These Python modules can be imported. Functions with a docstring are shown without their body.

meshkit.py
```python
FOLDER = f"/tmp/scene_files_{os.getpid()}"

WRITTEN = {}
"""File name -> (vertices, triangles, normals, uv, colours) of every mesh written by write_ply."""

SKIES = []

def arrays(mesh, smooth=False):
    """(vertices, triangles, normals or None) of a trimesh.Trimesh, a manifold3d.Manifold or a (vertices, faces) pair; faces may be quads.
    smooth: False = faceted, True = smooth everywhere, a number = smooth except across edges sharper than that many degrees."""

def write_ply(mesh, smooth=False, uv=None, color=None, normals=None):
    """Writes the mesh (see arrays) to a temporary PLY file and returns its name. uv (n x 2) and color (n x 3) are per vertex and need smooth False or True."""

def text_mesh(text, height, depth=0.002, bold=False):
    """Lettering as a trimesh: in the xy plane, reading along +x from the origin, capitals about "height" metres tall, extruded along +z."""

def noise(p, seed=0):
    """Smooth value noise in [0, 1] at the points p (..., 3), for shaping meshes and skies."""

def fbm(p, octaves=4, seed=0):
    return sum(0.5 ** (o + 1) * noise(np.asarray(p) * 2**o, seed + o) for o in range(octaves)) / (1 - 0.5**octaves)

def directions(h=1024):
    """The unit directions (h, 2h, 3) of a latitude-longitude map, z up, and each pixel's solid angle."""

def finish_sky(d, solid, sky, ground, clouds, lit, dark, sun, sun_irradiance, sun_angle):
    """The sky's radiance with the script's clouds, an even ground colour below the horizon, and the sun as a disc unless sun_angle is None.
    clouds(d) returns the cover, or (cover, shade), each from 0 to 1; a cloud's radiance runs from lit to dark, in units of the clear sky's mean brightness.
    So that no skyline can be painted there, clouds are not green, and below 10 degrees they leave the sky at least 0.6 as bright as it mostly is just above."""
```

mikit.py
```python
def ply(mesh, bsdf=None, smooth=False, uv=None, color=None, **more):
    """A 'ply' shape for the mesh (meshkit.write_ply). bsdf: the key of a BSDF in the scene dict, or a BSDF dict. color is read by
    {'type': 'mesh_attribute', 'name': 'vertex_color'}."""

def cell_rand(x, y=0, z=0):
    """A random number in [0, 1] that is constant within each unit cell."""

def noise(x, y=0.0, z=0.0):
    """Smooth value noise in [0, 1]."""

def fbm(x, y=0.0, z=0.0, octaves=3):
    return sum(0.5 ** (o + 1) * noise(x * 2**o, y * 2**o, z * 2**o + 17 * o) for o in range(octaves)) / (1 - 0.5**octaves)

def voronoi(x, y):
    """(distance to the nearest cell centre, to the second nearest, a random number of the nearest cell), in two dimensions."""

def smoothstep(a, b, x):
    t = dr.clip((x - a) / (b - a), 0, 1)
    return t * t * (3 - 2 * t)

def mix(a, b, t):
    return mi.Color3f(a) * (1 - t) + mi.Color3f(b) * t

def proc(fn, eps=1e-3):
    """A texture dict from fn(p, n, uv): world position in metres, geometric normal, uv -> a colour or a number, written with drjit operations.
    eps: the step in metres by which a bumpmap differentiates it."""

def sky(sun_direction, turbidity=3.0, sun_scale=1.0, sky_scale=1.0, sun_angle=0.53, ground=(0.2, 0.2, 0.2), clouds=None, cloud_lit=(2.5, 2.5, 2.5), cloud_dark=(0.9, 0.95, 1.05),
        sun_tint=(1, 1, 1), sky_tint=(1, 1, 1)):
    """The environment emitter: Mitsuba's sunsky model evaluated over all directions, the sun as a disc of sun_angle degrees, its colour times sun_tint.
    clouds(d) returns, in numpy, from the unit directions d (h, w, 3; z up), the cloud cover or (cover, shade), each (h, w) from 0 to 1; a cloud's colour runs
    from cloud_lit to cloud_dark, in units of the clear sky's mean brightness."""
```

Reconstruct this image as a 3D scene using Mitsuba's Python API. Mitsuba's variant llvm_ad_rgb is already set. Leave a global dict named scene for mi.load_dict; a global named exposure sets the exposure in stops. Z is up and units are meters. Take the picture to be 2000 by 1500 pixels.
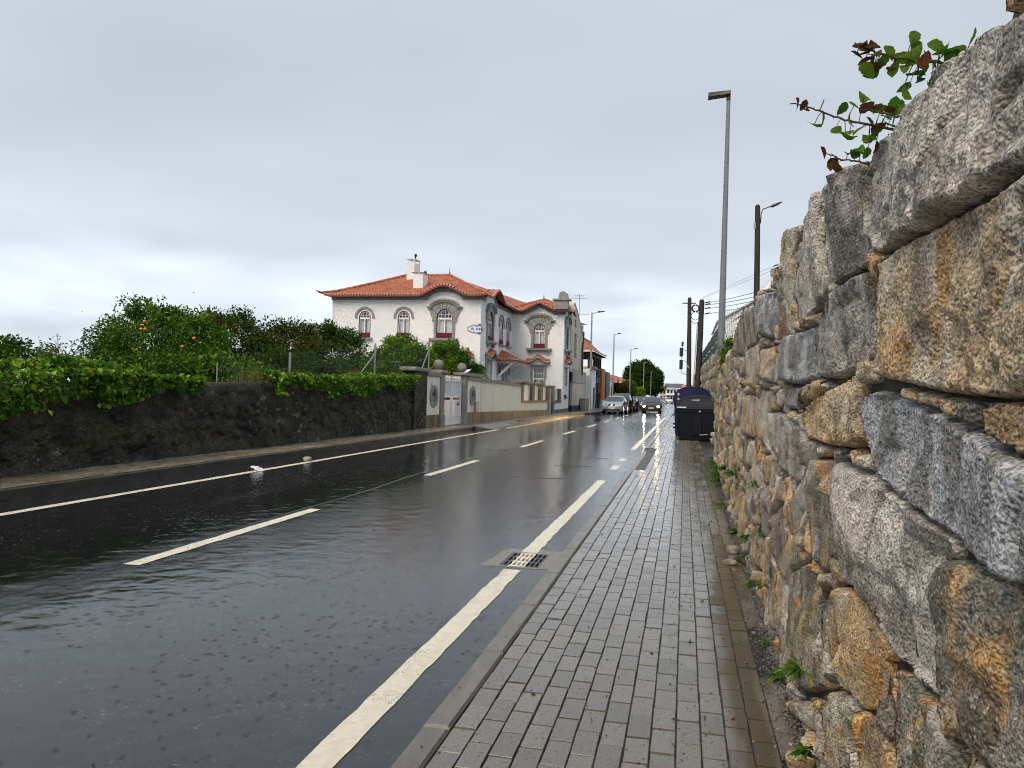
import math, random
import numpy as np, trimesh, drjit as dr, mitsuba as mi, mikit, meshkit
import shapely, shapely.geometry as sg
from shapely import affinity
from shapely.ops import unary_union
from scipy.spatial import Delaunay
from mikit import proc, noise, fbm, voronoi, cell_rand, smoothstep, mix

T = mi.ScalarTransform4f
scene, labels = {}, {}
PI = math.pi

# ------------------------------------------------------------------ camera, sky, exposure
scene['camera'] = {'type': 'perspective', 'fov': 67.38, 'fov_axis': 'x', 'near_clip': 0.05, 'far_clip': 6000.0,
                   'to_world': T().look_at(origin=[0, 0, 1.55], target=[-0.2200, 0.9754, 1.5620], up=[-0.0231, -0.0175, 0.9996])}


def cloud_cover(d):
    el = np.degrees(np.arcsin(np.clip(d[..., 2], -1, 1)))
    az = np.degrees(np.arctan2(d[..., 0], d[..., 1]))
    q = d / np.maximum(d[..., 2:3] + 0.16, 0.02)
    n1 = meshkit.fbm(np.stack([q[..., 0] * 0.9, q[..., 1] * 1.3, q[..., 0] * 0 + 3.1], -1))
    n2 = meshkit.fbm(np.stack([az * 0.055, el * 0.28, az * 0 + 8.7], -1))
    n3 = meshkit.fbm(np.stack([az * 0.16, el * 0.62, az * 0 + 1.7], -1))
    t = np.clip((el - 1.0) / 25.0, 0, 1)
    shade = 0.50 + 0.41 * t * t * (3 - 2 * t) + 0.55 * (n1 - 0.5) * np.clip(el / 12, 0, 1)
    low = np.clip(1 - np.abs(el - 5.0) / 6.5, 0, 1)          # broken bright and grey bands low in the sky
    shade += low * (1.0 * (np.clip((n2 - 0.36) / 0.28, 0, 1) - 0.5) + 1.5 * (n3 - 0.5)) * 0.85
    return np.ones_like(el), np.clip(shade, 0, 1)


exposure = 2.8
scene['sky'] = mikit.sky([-0.22, -0.67, 0.70], turbidity=3, sun_scale=0.3, sun_angle=38, clouds=cloud_cover, sun_tint=(0.94, 0.97, 1.02),
                         cloud_lit=(1.70, 1.87, 2.08), cloud_dark=(0.93, 1.03, 1.15), ground=(0.10, 0.10, 0.10))


# ------------------------------------------------------------------ helpers
def rgb(*c):
    return {'type': 'rgb', 'value': list(map(float, c))}


def tex(c):
    return proc(c) if callable(c) else (c if isinstance(c, dict) else rgb(*c) if hasattr(c, '__len__') else float(c))


def mat(name, col, rough=0.6, spec=0.4, bump=None, bscale=1.0, eps=1e-3, metallic=0.0, coat=0.0):
    b = {'type': 'principled', 'base_color': tex(col), 'roughness': tex(rough), 'specular': spec, 'metallic': metallic}
    if coat:
        b['clearcoat'] = coat
        b['clearcoat_gloss'] = 0.95
    if bump:
        b = {'type': 'bumpmap', 'arbitrary': proc(bump, eps), 'scale': bscale, 'bsdf': b}
    scene[name] = {'type': 'twosided', 'bsdf': b}
    return name


def leafmat(name, col, trans=0.5, rough=0.45):
    scene[name] = {'type': 'principledthin', 'base_color': tex(col), 'roughness': rough, 'diff_trans': trans, 'spec_trans': 0.0, 'eta': 1.4}
    return name


VC = {'type': 'mesh_attribute', 'name': 'vertex_color'}
used = {}


def name_of(base, parent=None):
    k = (parent + '__' if parent else '') + base
    n = used.get(k, -1) + 1
    used[k] = n
    return k if n == 0 else '%s_%03d' % (k, n)


def thing(base, label, cat, group=None):
    k = name_of(base)
    labels[k] = {'label': label, 'category': cat}
    if group:
        labels[k]['group'] = group
    return k


def put(base, mesh, m, parent=None, smooth=False, label=None, kind=None, **kw):
    k = name_of(base, parent)
    scene[k] = mikit.ply(mesh, m, smooth=smooth, **kw)
    if label or kind:
        labels[k] = {}
        if label:
            labels[k]['label'] = label
        if kind:
            labels[k]['kind'] = kind
    return k


def copy(base, ply, parent=None, to_world=None, bsdf=None):
    k = name_of(base, parent)
    scene[k] = dict(ply)
    if to_world is not None:
        scene[k]['to_world'] = to_world
    if bsdf:
        scene[k]['bsdf'] = {'type': 'ref', 'id': bsdf}
    return k


class MB:
    """Collects simple solids into one mesh."""

    def __init__(s):
        s.v, s.f, s.n = [], [], 0

    def add(s, v, f):
        v, f = np.asarray(v, float), np.asarray(f, int)
        if len(f) and f.shape[1] == 4:
            f = np.vstack([f[:, [0, 1, 2]], f[:, [0, 2, 3]]])
        s.v.append(v)
        s.f.append(f + s.n)
        s.n += len(v)
        return s

    def mesh(s, m):
        return s.add(m.vertices, m.faces)

    def box(s, x0, x1, y0, y1, z0, z1):
        v = [(x, y, z) for x in (x0, x1) for y in (y0, y1) for z in (z0, z1)]
        return s.add(v, [[0, 1, 3, 2], [4, 6, 7, 5], [0, 4, 5, 1], [2, 3, 7, 6], [0, 2, 6, 4], [1, 5, 7, 3]])

    def bar(s, a, b, w, h=None, up=(0, 0, 1)):
        a, b = np.array(a, float), np.array(b, float)
        h = h or w
        d = (b - a) / np.linalg.norm(b - a)
        u = np.array(up, float)
        if abs(d @ u) > 0.99:
            u = np.array([1.0, 0, 0])
        r = np.cross(d, u)
        r /= np.linalg.norm(r)
        u = np.cross(r, d)
        c = [r * sx * w / 2 + u * sz * h / 2 for sx, sz in ((-1, -1), (1, -1), (1, 1), (-1, 1))]
        return s.add([a + q for q in c] + [b + q for q in c], [[0, 1, 5, 4], [1, 2, 6, 5], [2, 3, 7, 6], [3, 0, 4, 7], [3, 2, 1, 0], [4, 5, 6, 7]])

    def tube(s, pts, r, n=6, cap=True):
        p = np.asarray(pts, float)
        r = np.broadcast_to(np.asarray(r, float), (len(p),))
        t = np.gradient(p, axis=0)
        t /= np.linalg.norm(t, axis=1, keepdims=True) + 1e-12
        ref = np.array([0, 0, 1.0]) if abs(t[0][2]) < 0.9 else np.array([1.0, 0, 0])
        vs = []
        for i in range(len(p)):
            a = np.cross(t[i], ref)
            a /= np.linalg.norm(a) + 1e-12
            b = np.cross(t[i], a)
            g = np.arange(n) * 2 * PI / n
            vs.append(p[i] + r[i] * (np.cos(g)[:, None] * a + np.sin(g)[:, None] * b))
        f = [[i * n + j, i * n + (j + 1) % n, (i + 1) * n + (j + 1) % n, (i + 1) * n + j] for i in range(len(p) - 1) for j in range(n)]
        s.add(np.vstack(vs), f)
        if cap:
            for i, sg_ in ((0, 1), (len(p) - 1, -1)):
                s.add(np.vstack([vs[i], p[i:i + 1]]), [[j, (j + 1) % n, n][::sg_] for j in range(n)])
        return s

    def out(s):
        return trimesh.Trimesh(np.vstack(s.v), np.vstack(s.f), process=False)


def poly3(poly, frame, d0, d1):
    """A shapely polygon in a wall's own (along, up) coordinates, as a solid from d0 to d1 metres in front of the wall. frame = (origin, along, outward)."""
    o, u, n = (np.array(q, float) for q in frame)
    ms = []
    for g in getattr(poly, 'geoms', [poly]):
        if g.is_empty or g.geom_type != 'Polygon' or g.area < 1e-6:
            continue
        m = trimesh.creation.extrude_polygon(g, d1 - d0, engine='earcut')
        v = np.array(m.vertices)
        w = o + v[:, :1] * u + v[:, 1:2] * np.array([0, 0, 1.0]) + (v[:, 2:3] + d0) * n
        f = np.array(m.faces)
        if np.cross(u, [0, 0, 1.0]) @ n < 0:
            f = f[:, ::-1]
        ms.append(trimesh.Trimesh(w, f, process=False))
    return trimesh.util.concatenate(ms)


def rect(a, b, c, d):
    return sg.box(a, c, b, d)


def vn(p, s, seed=0):
    return meshkit.noise(np.asarray(p) * s, seed) - 0.5


def vf(p, s, seed=0, octaves=4):
    p = np.asarray(p, float) * s
    return sum(0.5 ** o * (meshkit.noise(p * 2 ** o + 13.7 * o, seed + o) - 0.5) for o in range(octaves))


# ------------------------------------------------------------------ materials
def ring_waves(x, y, size, seed, thresh, amp):
    """Rings of raindrops on a film of water: height in metres."""
    gx, gy = x / size, y / size
    h = mi.Float(0)
    cx, cy = dr.floor(gx), dr.floor(gy)
    r = cell_rand(cx + seed, cy, 5)
    px = cx + 0.3 + 0.4 * cell_rand(cx + seed, cy, 6)
    py = cy + 0.3 + 0.4 * cell_rand(cx + seed, cy, 7)
    d = dr.sqrt(dr.square(gx - px) + dr.square(gy - py)) * size
    rad = 0.003 + 0.012 * cell_rand(cx + seed, cy, 8)
    w = 0.0038
    t = (d - rad) / w
    return dr.select(r < thresh, amp * dr.cos(t * 2.2) * dr.exp(-t * t * 0.35), h)


def road_bump(p, n, uv):
    film = smoothstep(0.34, 0.62, fbm(p.x * 0.75, p.y * 0.10, 0, 3))
    h = (0.0036 * noise(p.x * 5.5, p.y * 6.5, 1) + 0.0022 * noise(p.x * 13, p.y * 15, 2)) * (0.45 + 0.55 * film)
    h += 0.00035 * noise(p.x * 60, p.y * 60, 3)
    h += 0.0004 * (1 - 0.75 * film) * noise(p.x * 210, p.y * 210, 4)
    dens = smoothstep(0.30, 0.75, fbm(p.x * 0.9, p.y * 0.5, 7, 3))
    h += ring_waves(p.x, p.y, 0.075, 0, 0.22 * dens, 0.0006) + ring_waves(p.x + 0.07, p.y + 0.04, 0.11, 50, 0.30 * dens, 0.0007)
    return h


def road_rough(p, n, uv):
    film = smoothstep(0.34, 0.62, fbm(p.x * 0.75, p.y * 0.10, 0, 3))
    return 0.075 - 0.05 * film


def road_col(p, n, uv):
    g = noise(p.x * 230, p.y * 230, 1)
    big = fbm(p.x * 1.7, p.y * 0.5, 4)
    c = mix((0.0035, 0.004, 0.005), (0.012, 0.0128, 0.0145), g * 0.7 + 0.3 * big)
    chip = smoothstep(0.83, 0.9, noise(p.x * 95, p.y * 95, 9)) * smoothstep(0.5, 0.7, noise(p.x * 9, p.y * 9, 3))
    return mix(c, (0.16, 0.155, 0.15), chip * 0.5)


mat('asphalt', road_col, road_rough, spec=0.65, bump=road_bump, eps=8e-4)


def line_col(p, n, uv):
    w = fbm(p.x * 30, p.y * 30, 2)
    c = mix((0.50, 0.47, 0.38), (0.68, 0.65, 0.54), w)
    wear = smoothstep(0.74, 0.8, noise(p.x * 160, p.y * 160, 5)) * smoothstep(0.4, 0.7, noise(p.x * 6, p.y * 6, 2))
    return mix(c, (0.12, 0.115, 0.10), wear * 0.7)


mat('road_paint', line_col, 0.32, spec=0.4, bump=lambda p, n, uv: 0.0012 * noise(p.x * 120, p.y * 120, 3) + 0.001 * noise(p.x * 9, p.y * 9, 1), eps=1e-3)


def paver_col(p, n, uv):
    c = mix((0.112, 0.105, 0.094), (0.155, 0.146, 0.131), uv.x)
    c = mix(c, (0.158, 0.140, 0.125), smoothstep(0.6, 1.0, uv.y) * 0.5)
    g = noise(p.x * 210, p.y * 210, 1)
    c = c * (0.8 + 0.4 * g)
    pit = smoothstep(0.86, 0.9, noise(p.x * 120 + 3, p.y * 120, 8))
    c = mix(c, (0.02, 0.018, 0.015), pit * 0.8)
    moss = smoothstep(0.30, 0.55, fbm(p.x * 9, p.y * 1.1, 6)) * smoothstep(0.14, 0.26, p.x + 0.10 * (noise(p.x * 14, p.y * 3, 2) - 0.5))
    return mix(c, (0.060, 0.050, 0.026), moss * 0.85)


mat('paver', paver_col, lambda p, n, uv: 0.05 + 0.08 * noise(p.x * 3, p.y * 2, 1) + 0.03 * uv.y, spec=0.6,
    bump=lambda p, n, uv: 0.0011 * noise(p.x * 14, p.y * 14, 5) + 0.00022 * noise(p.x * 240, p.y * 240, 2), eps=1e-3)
mat('joint_sand', lambda p, n, uv: mix((0.006, 0.0055, 0.005), (0.085, 0.08, 0.072), smoothstep(0.55, 0.9, noise(p.x * 150, p.y * 150, 1))), 0.35,
    bump=lambda p, n, uv: 0.003 * noise(p.x * 140, p.y * 140, 1))


def left_pave_col(p, n, uv):
    c = mix((0.12, 0.094, 0.055), (0.28, 0.235, 0.165), fbm(p.x * 3, p.y * 1.1, 1)) * (0.75 + 0.5 * uv.x)
    return mix(c, (0.035, 0.033, 0.012), smoothstep(0.5, 0.75, fbm(p.x * 1.3, p.y * 0.5, 9)) * smoothstep(-9.1, -9.6, p.x))


mat('old_paver', left_pave_col, lambda p, n, uv: 0.22 + 0.25 * noise(p.x * 4, p.y * 2, 1), spec=0.4)
mat('kerb_concrete', lambda p, n, uv: mix((0.075, 0.07, 0.062), (0.16, 0.15, 0.135), fbm(p.x * 18, p.y * 6, p.z * 18)) * (0.75 + 0.5 * noise(p.x * 300, p.y * 300, p.z * 300)), 0.25, spec=0.45,
    bump=lambda p, n, uv: 0.0004 * noise(p.x * 220, p.y * 220, 2) + 0.002 * noise(p.x * 8, p.y * 8, 1))
mat('dark_kerb', lambda p, n, uv: mix((0.018, 0.016, 0.013), (0.06, 0.055, 0.045), fbm(p.x * 6, p.y * 3, p.z * 9)), 0.28, spec=0.45,
    bump=lambda p, n, uv: 0.004 * noise(p.x * 30, p.y * 12, p.z * 30))


# granite: uv.x picks the tone of the stone, uv.y is its own random number
PAL = {'grey': 0.05, 'blue': 0.20, 'tan': 0.35, 'ochre': 0.50, 'orange': 0.65, 'brown': 0.80, 'dark': 0.90, 'moss': 0.985}


def granite_col(p, n, uv):
    k, r = uv.x, uv.y
    x, y, z = p.x, p.y, p.z
    pal = [(0.05, (0.34, 0.315, 0.275)), (0.20, (0.33, 0.345, 0.365)), (0.35, (0.33, 0.295, 0.235)), (0.50, (0.36, 0.275, 0.165)), (0.65, (0.38, 0.255, 0.125)),
           (0.80, (0.24, 0.205, 0.165)), (0.90, (0.20, 0.185, 0.165)), (0.985, (0.20, 0.185, 0.14))]
    c = mi.Color3f(0.3)
    for kk, col in pal:
        c = dr.select(dr.abs(k - kk) < 0.04, mi.Color3f(*col), c)
    oc = dr.maximum(dr.select(dr.abs(k - 0.50) < 0.04, 0.75, 0.0), dr.select(dr.abs(k - 0.65) < 0.04, 1.0, 0.0))
    oc = dr.maximum(oc, dr.select((dr.abs(k - 0.35) < 0.04) | (dr.abs(k - 0.985) < 0.04), 0.75, 0.10))
    c = c * (0.85 + 0.35 * r)
    # rust and dirt soaked into the stone, in patches with run marks
    rust = smoothstep(0.46, 0.66, fbm(x * 9 + r * 40, y * 9, z * 5 + r * 9, 4))
    c = mix(c, (0.46, 0.235, 0.06), rust * oc * 0.9)
    pale = smoothstep(0.55, 0.72, fbm(x * 7 + 31 * r, y * 11, z * 3.2, 4))
    c = mix(c, (0.47, 0.45, 0.40), pale * 0.55)
    dirt = smoothstep(0.46, 0.64, fbm(x * 6 + 11 * r, y * 13, z * 4 + 5, 4))
    c = mix(c, (0.075, 0.066, 0.050), dirt * dr.select(k > 0.76, 0.85, 0.62))
    green = smoothstep(0.55, 0.75, fbm(x * 5, y * 6 + 77 * r, z * 5, 3)) * dr.select(k > 0.95, 0.6, 0.15)
    c = mix(c, (0.10, 0.10, 0.035), green)
    # crystals
    g1 = noise(x * 230, y * 230, z * 230)
    g2 = noise(x * 310 + 9, y * 310, z * 310)
    g3 = noise(x * 140 + 5, y * 140, z * 140)
    s = 0.5 * noise(x * 150, y * 150, z * 150) + 0.5 * g1
    c = c * (0.34 + 1.10 * smoothstep(0.28, 0.70, s) + 0.35 * noise(x * 60, y * 60, z * 45))
    c = mix(c, (0.022, 0.020, 0.019), smoothstep(0.68, 0.80, g2) * 0.75)
    c = mix(c, (0.62, 0.60, 0.55), smoothstep(0.68, 0.85, g3) * 0.40)
    return c


def granite_bump(p, n, uv):
    return 0.015 * fbm(p.x * 24, p.y * 24, p.z * 18, 3) + 0.0045 * noise(p.x * 160, p.y * 160, p.z * 160) + 0.0011 * noise(p.x * 330, p.y * 330, p.z * 330)


mat('granite', granite_col, lambda p, n, uv: 0.36 + 0.3 * noise(p.x * 120, p.y * 120, p.z * 120), spec=0.4, bump=granite_bump, eps=1.2e-3)
mat('earth', lambda p, n, uv: mix((0.008, 0.007, 0.005), (0.05, 0.042, 0.03), fbm(p.x * 20, p.y * 20, p.z * 20)), 0.8, bump=lambda p, n, uv: 0.03 * noise(p.x * 18, p.y * 18, p.z * 18))
mat('soil', lambda p, n, uv: mix((0.045, 0.035, 0.022), (0.06, 0.075, 0.02), fbm(p.x * 0.8, p.y * 0.8, 1)), 0.8)
mat('grit', lambda p, n, uv: mix((0.05, 0.047, 0.043), (0.30, 0.29, 0.28), dr.power(noise(p.x * 130, p.y * 130, p.z * 130), 2)), 0.3)


def dark_wall_col(p, n, uv):
    a = fbm(p.x * 2.2, p.y * 2.4, p.z * 3.0, 4)
    c = mix((0.009, 0.008, 0.0065), (0.060, 0.049, 0.031), smoothstep(0.35, 0.7, a))
    c = mix(c, (0.045, 0.045, 0.012), smoothstep(0.48, 0.66, fbm(p.x * 1.2, p.y * 0.9, p.z * 1.6 + 4, 3)) * 0.6)
    pale = smoothstep(0.62, 0.72, fbm(p.x * 9, p.y * 7, p.z * 7 + 3, 4)) * smoothstep(0.42, 0.62, fbm(p.x, p.y * 0.6, p.z * 0.8 + 9, 2))
    c = mix(c, (0.22, 0.21, 0.19), pale * 0.8)
    return c * (0.25 + 1.5 * dr.square(noise(p.x * 38, p.y * 38, p.z * 38)))


mat('mossy_render', dark_wall_col, 0.6, spec=0.35, bump=lambda p, n, uv: 0.06 * fbm(p.x * 11, p.y * 11, p.z * 11, 3) + 0.010 * noise(p.x * 55, p.y * 55, p.z * 55), eps=3e-3)
mat('cap_stone', lambda p, n, uv: mix((0.11, 0.103, 0.09), (0.29, 0.275, 0.25), fbm(p.x * 5, p.y * 5, p.z * 5, 4)) * (0.7 + 0.6 * noise(p.x * 60, p.y * 60, p.z * 60)), 0.55,
    bump=lambda p, n, uv: 0.006 * noise(p.x * 25, p.y * 25, p.z * 25), eps=3e-3)


# ------------------------------------------------------------------ the setting: ground, road, pavements
rng = np.random.default_rng(7)


def sheet(x0, x1, y0, y1, z):
    return trimesh.Trimesh([(x0, y0, z), (x1, y0, z), (x1, y1, z), (x0, y1, z)], [[0, 1, 2], [0, 2, 3]], process=False)


put('ground', sheet(-2500, 2500, -2500, 2500, -0.06), 'soil', kind='structure', label='open ground around the road')
# the road: its left edge swings out a little past the white house
edge = [(-8.62, -30), (-8.62, 40), (-8.3, 50), (-7.95, 58), (-7.35, 66), (-7.3, 120), (-7.3, 600)]
rd = sg.Polygon(edge + [(-1.08, 600), (-1.08, -30)]).difference(sg.box(-1.60, 6.74, -1.24, 7.32))
rv, rf = trimesh.creation.triangulate_polygon(rd, engine='earcut')
put('road', trimesh.Trimesh(np.hstack([rv, np.zeros((len(rv), 1))]), rf, process=False), 'asphalt', kind='structure', label='wet dark asphalt road with a film of rain water')


def stripe(x0, x1, y0, y1, z=0.004, wob=0.004, step=0.12):
    ys = np.arange(y0, y1 + 1e-6, min(step, (y1 - y0) / 2))
    w = rng.normal(0, wob, (2, len(ys)))
    v = np.vstack([np.stack([x0 + w[0], ys, 0 * ys + z], 1), np.stack([x1 + w[1], ys, 0 * ys + z], 1)])
    n = len(ys)
    return trimesh.Trimesh(v, [q for i in range(n - 1) for q in ((i, i + n, i + n + 1), (i, i + n + 1, i + 1))], process=False)


mb = MB()
for a, b in ((-6, 6.66), (7.36, 14.1), (16.2, 17.2), (18.4, 19.2), (22.5, 60)):
    m = stripe(-1.515, -1.365, a, b)
    mb.mesh(m)
put('edge_line', mb.out(), 'road_paint', 'road', label='cream edge line beside the right pavement')
put('edge_line', trimesh.util.concatenate([stripe(-7.70, -7.55, -10, 31.5), stripe(-7.68, -7.55, 33, 48)]), 'road_paint', 'road', label='cream edge line beside the left kerb')
for a, b in ((-2.3, 0.9), (5.7, 9.15), (13.4, 16.9), (21.7, 25.1), (29.8, 32.8), (37.2, 41.0), (45, 48), (53, 56), (61, 64)):
    put('lane_dash', stripe(-4.65, -4.50, a, b), 'road_paint', 'road')
# the lengthwise paving joint down the middle of the road, a shallow step of the asphalt layer
ys = np.arange(0, 60, 0.4)
jx = -4.80 + 0.10 * np.sin(ys * 0.23) + 0.03 * np.sin(ys * 1.3)
put('asphalt_seam', MB().tube(np.stack([jx, ys, 0 * ys - 0.006], 1), 0.014, 6).out(), 'asphalt', 'road', smooth=True)
for x0, x1, y in ((-2.75, -1.95, 16.6), (-3.1, -2.0, 13.9), (-2.3, -1.8, 18.9)):
    q = np.linspace(0, 1, 9)
    put('asphalt_crack', MB().tube(np.stack([x0 + (x1 - x0) * q, y + 0.05 * np.sin(q * 9) + 0.1 * q, 0 * q - 0.004], 1), 0.012, 5).out(), 'dark_kerb', 'road')
g = np.linspace(0, 2 * PI, 33)
ring = np.stack([0.33 * np.cos(g), 0.33 * np.sin(g), 0 * g], 1)
t = thing('manhole_cover', 'round manhole cover in the left lane near the middle line', 'manhole cover')
put('lid', MB().add(np.vstack([ring[:-1] * 0.93 + (-5.0, 20.6, 0.008), [(-5.0, 20.6, 0.010)]]), [[i, (i + 1) % 32, 32] for i in range(32)]).out(), 'dark_kerb', t)
put('frame', MB().tube(ring + (-5.0, 20.6, 0.002), 0.02, 6).out(), 'kerb_concrete', t, smooth=True)

# right pavement
PZ = 0.10
rp = put('pavement', MB().box(-0.955, 3.0, -6, 120, -0.05, PZ - 0.020).out(), 'joint_sand', kind='structure', label='right pavement of long grey concrete pavers in running bond')


def paver_mesh(w, l, h=0.05, b=0.004):
    x, y = w / 2, l / 2
    v = [(sx * (x - i * b), sy * (y - i * b), z) for z, i in ((-h, 0), (-b, 0), (0, 1)) for sx, sy in ((-1, -1), (1, -1), (1, 1), (-1, 1))]
    f = [[8, 9, 10, 11]]
    for k in (0, 4):
        f += [[k + j, k + (j + 1) % 4, k + 4 + (j + 1) % 4, k + 4 + j] for j in range(4)]
    return MB().add(v, f).out()


def wall_x(y):
    return 0.52 + 0.011 * y


PW, PL = 0.1045, 0.228
base = paver_mesh(PW - 0.0075, PL - 0.0135, 0.05, 0.0016)
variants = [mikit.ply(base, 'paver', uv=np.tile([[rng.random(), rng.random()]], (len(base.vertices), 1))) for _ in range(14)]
spots = []
for c in range(14):
    x = -0.945 + (c + 0.5) * PW
    yy = -1.0 + (c % 2) * PL / 2 + rng.normal(0, 0.006)
    while yy < 62:
        if x < wall_x(yy) - 0.10 - 0.03 * math.sin(yy * 3) and not (15.35 < yy < 22.1 and x < -0.72 and c < 3):
            spots.append((x + rng.normal(0, 0.0012), yy + rng.normal(0, 0.0025)))
        yy += PL
seen = [i for i, (x, y) in enumerate(spots) if y > 2.35 and x > -1.25 + 0.0 * y]
near = set(sorted(seen, key=lambda i: spots[i][1])[:300])
rest_v, rest_f, rest_uv = [], [], []
for i, (x, y) in enumerate(spots):
    tilt = rng.normal(0, 0.0055, 2)
    if rng.random() < 0.10:
        tilt *= 2.2
    dz = rng.normal(0, 0.0011)
    k = rng.integers(14)
    if i in near:
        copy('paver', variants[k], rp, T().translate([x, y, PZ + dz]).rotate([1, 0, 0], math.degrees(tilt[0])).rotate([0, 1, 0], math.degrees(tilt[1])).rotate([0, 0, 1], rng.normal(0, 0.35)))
    else:
        bv = np.array(base.vertices)
        rest_f.append(np.array(base.faces) + 12 * len(rest_v))
        rest_v.append(bv + np.stack([0 * bv[:, 0] + x, 0 * bv[:, 0] + y, PZ + dz - bv[:, 0] * tilt[1] + bv[:, 1] * tilt[0]], 1))
        rest_uv.append(np.tile([[rng.random(), rng.random()]], (len(bv), 1)))
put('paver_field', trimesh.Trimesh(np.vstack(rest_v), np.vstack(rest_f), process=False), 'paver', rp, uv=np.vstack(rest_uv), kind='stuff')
# the kerb: long concrete blocks
kb = mikit.ply(paver_mesh(0.122, 0.985, 0.16, 0.012), 'kerb_concrete', smooth=False)
for i in range(62):
    y = -1.3 + i
    if not 15.2 < y < 22.2:
        copy('kerb_block', kb, rp, T().translate([-1.018, y, PZ + rng.normal(0, 0.001)]).rotate([0, 0, 1], rng.normal(0, 0.12)))
# dropped kerb: two side wedges and a sloping concrete apron
t = MB()
v = [(-1.08, 15.5, 0.012), (-0.66, 15.5, 0.09), (-0.66, 21.9, 0.09), (-1.08, 21.9, 0.012), (-1.08, 15.5, -0.05), (-0.66, 15.5, -0.05), (-0.66, 21.9, -0.05), (-1.08, 21.9, -0.05)]
t.add(v, [[0, 1, 2, 3], [0, 4, 5, 1], [1, 5, 6, 2], [2, 6, 7, 3], [3, 7, 4, 0]])
put('ramp_apron', t.out(), 'kerb_concrete', rp, label='sloping concrete apron of the dropped kerb')
for y0, y1 in ((14.7, 15.49), (21.91, 22.7)):
    t = MB()
    a, b = (PZ, 0.015) if y0 < 18 else (0.015, PZ)
    v = [(-1.08, y0, a), (-0.66, y0, PZ), (-0.66, y1, PZ), (-1.08, y1, b)]
    t.add(v + [(x, y, -0.05) for x, y, z in v], [[0, 1, 2, 3], [0, 4, 5, 1], [1, 5, 6, 2], [2, 6, 7, 3], [3, 7, 4, 0]])
    put('ramp_wedge', t.out(), 'kerb_concrete', rp)

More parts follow.
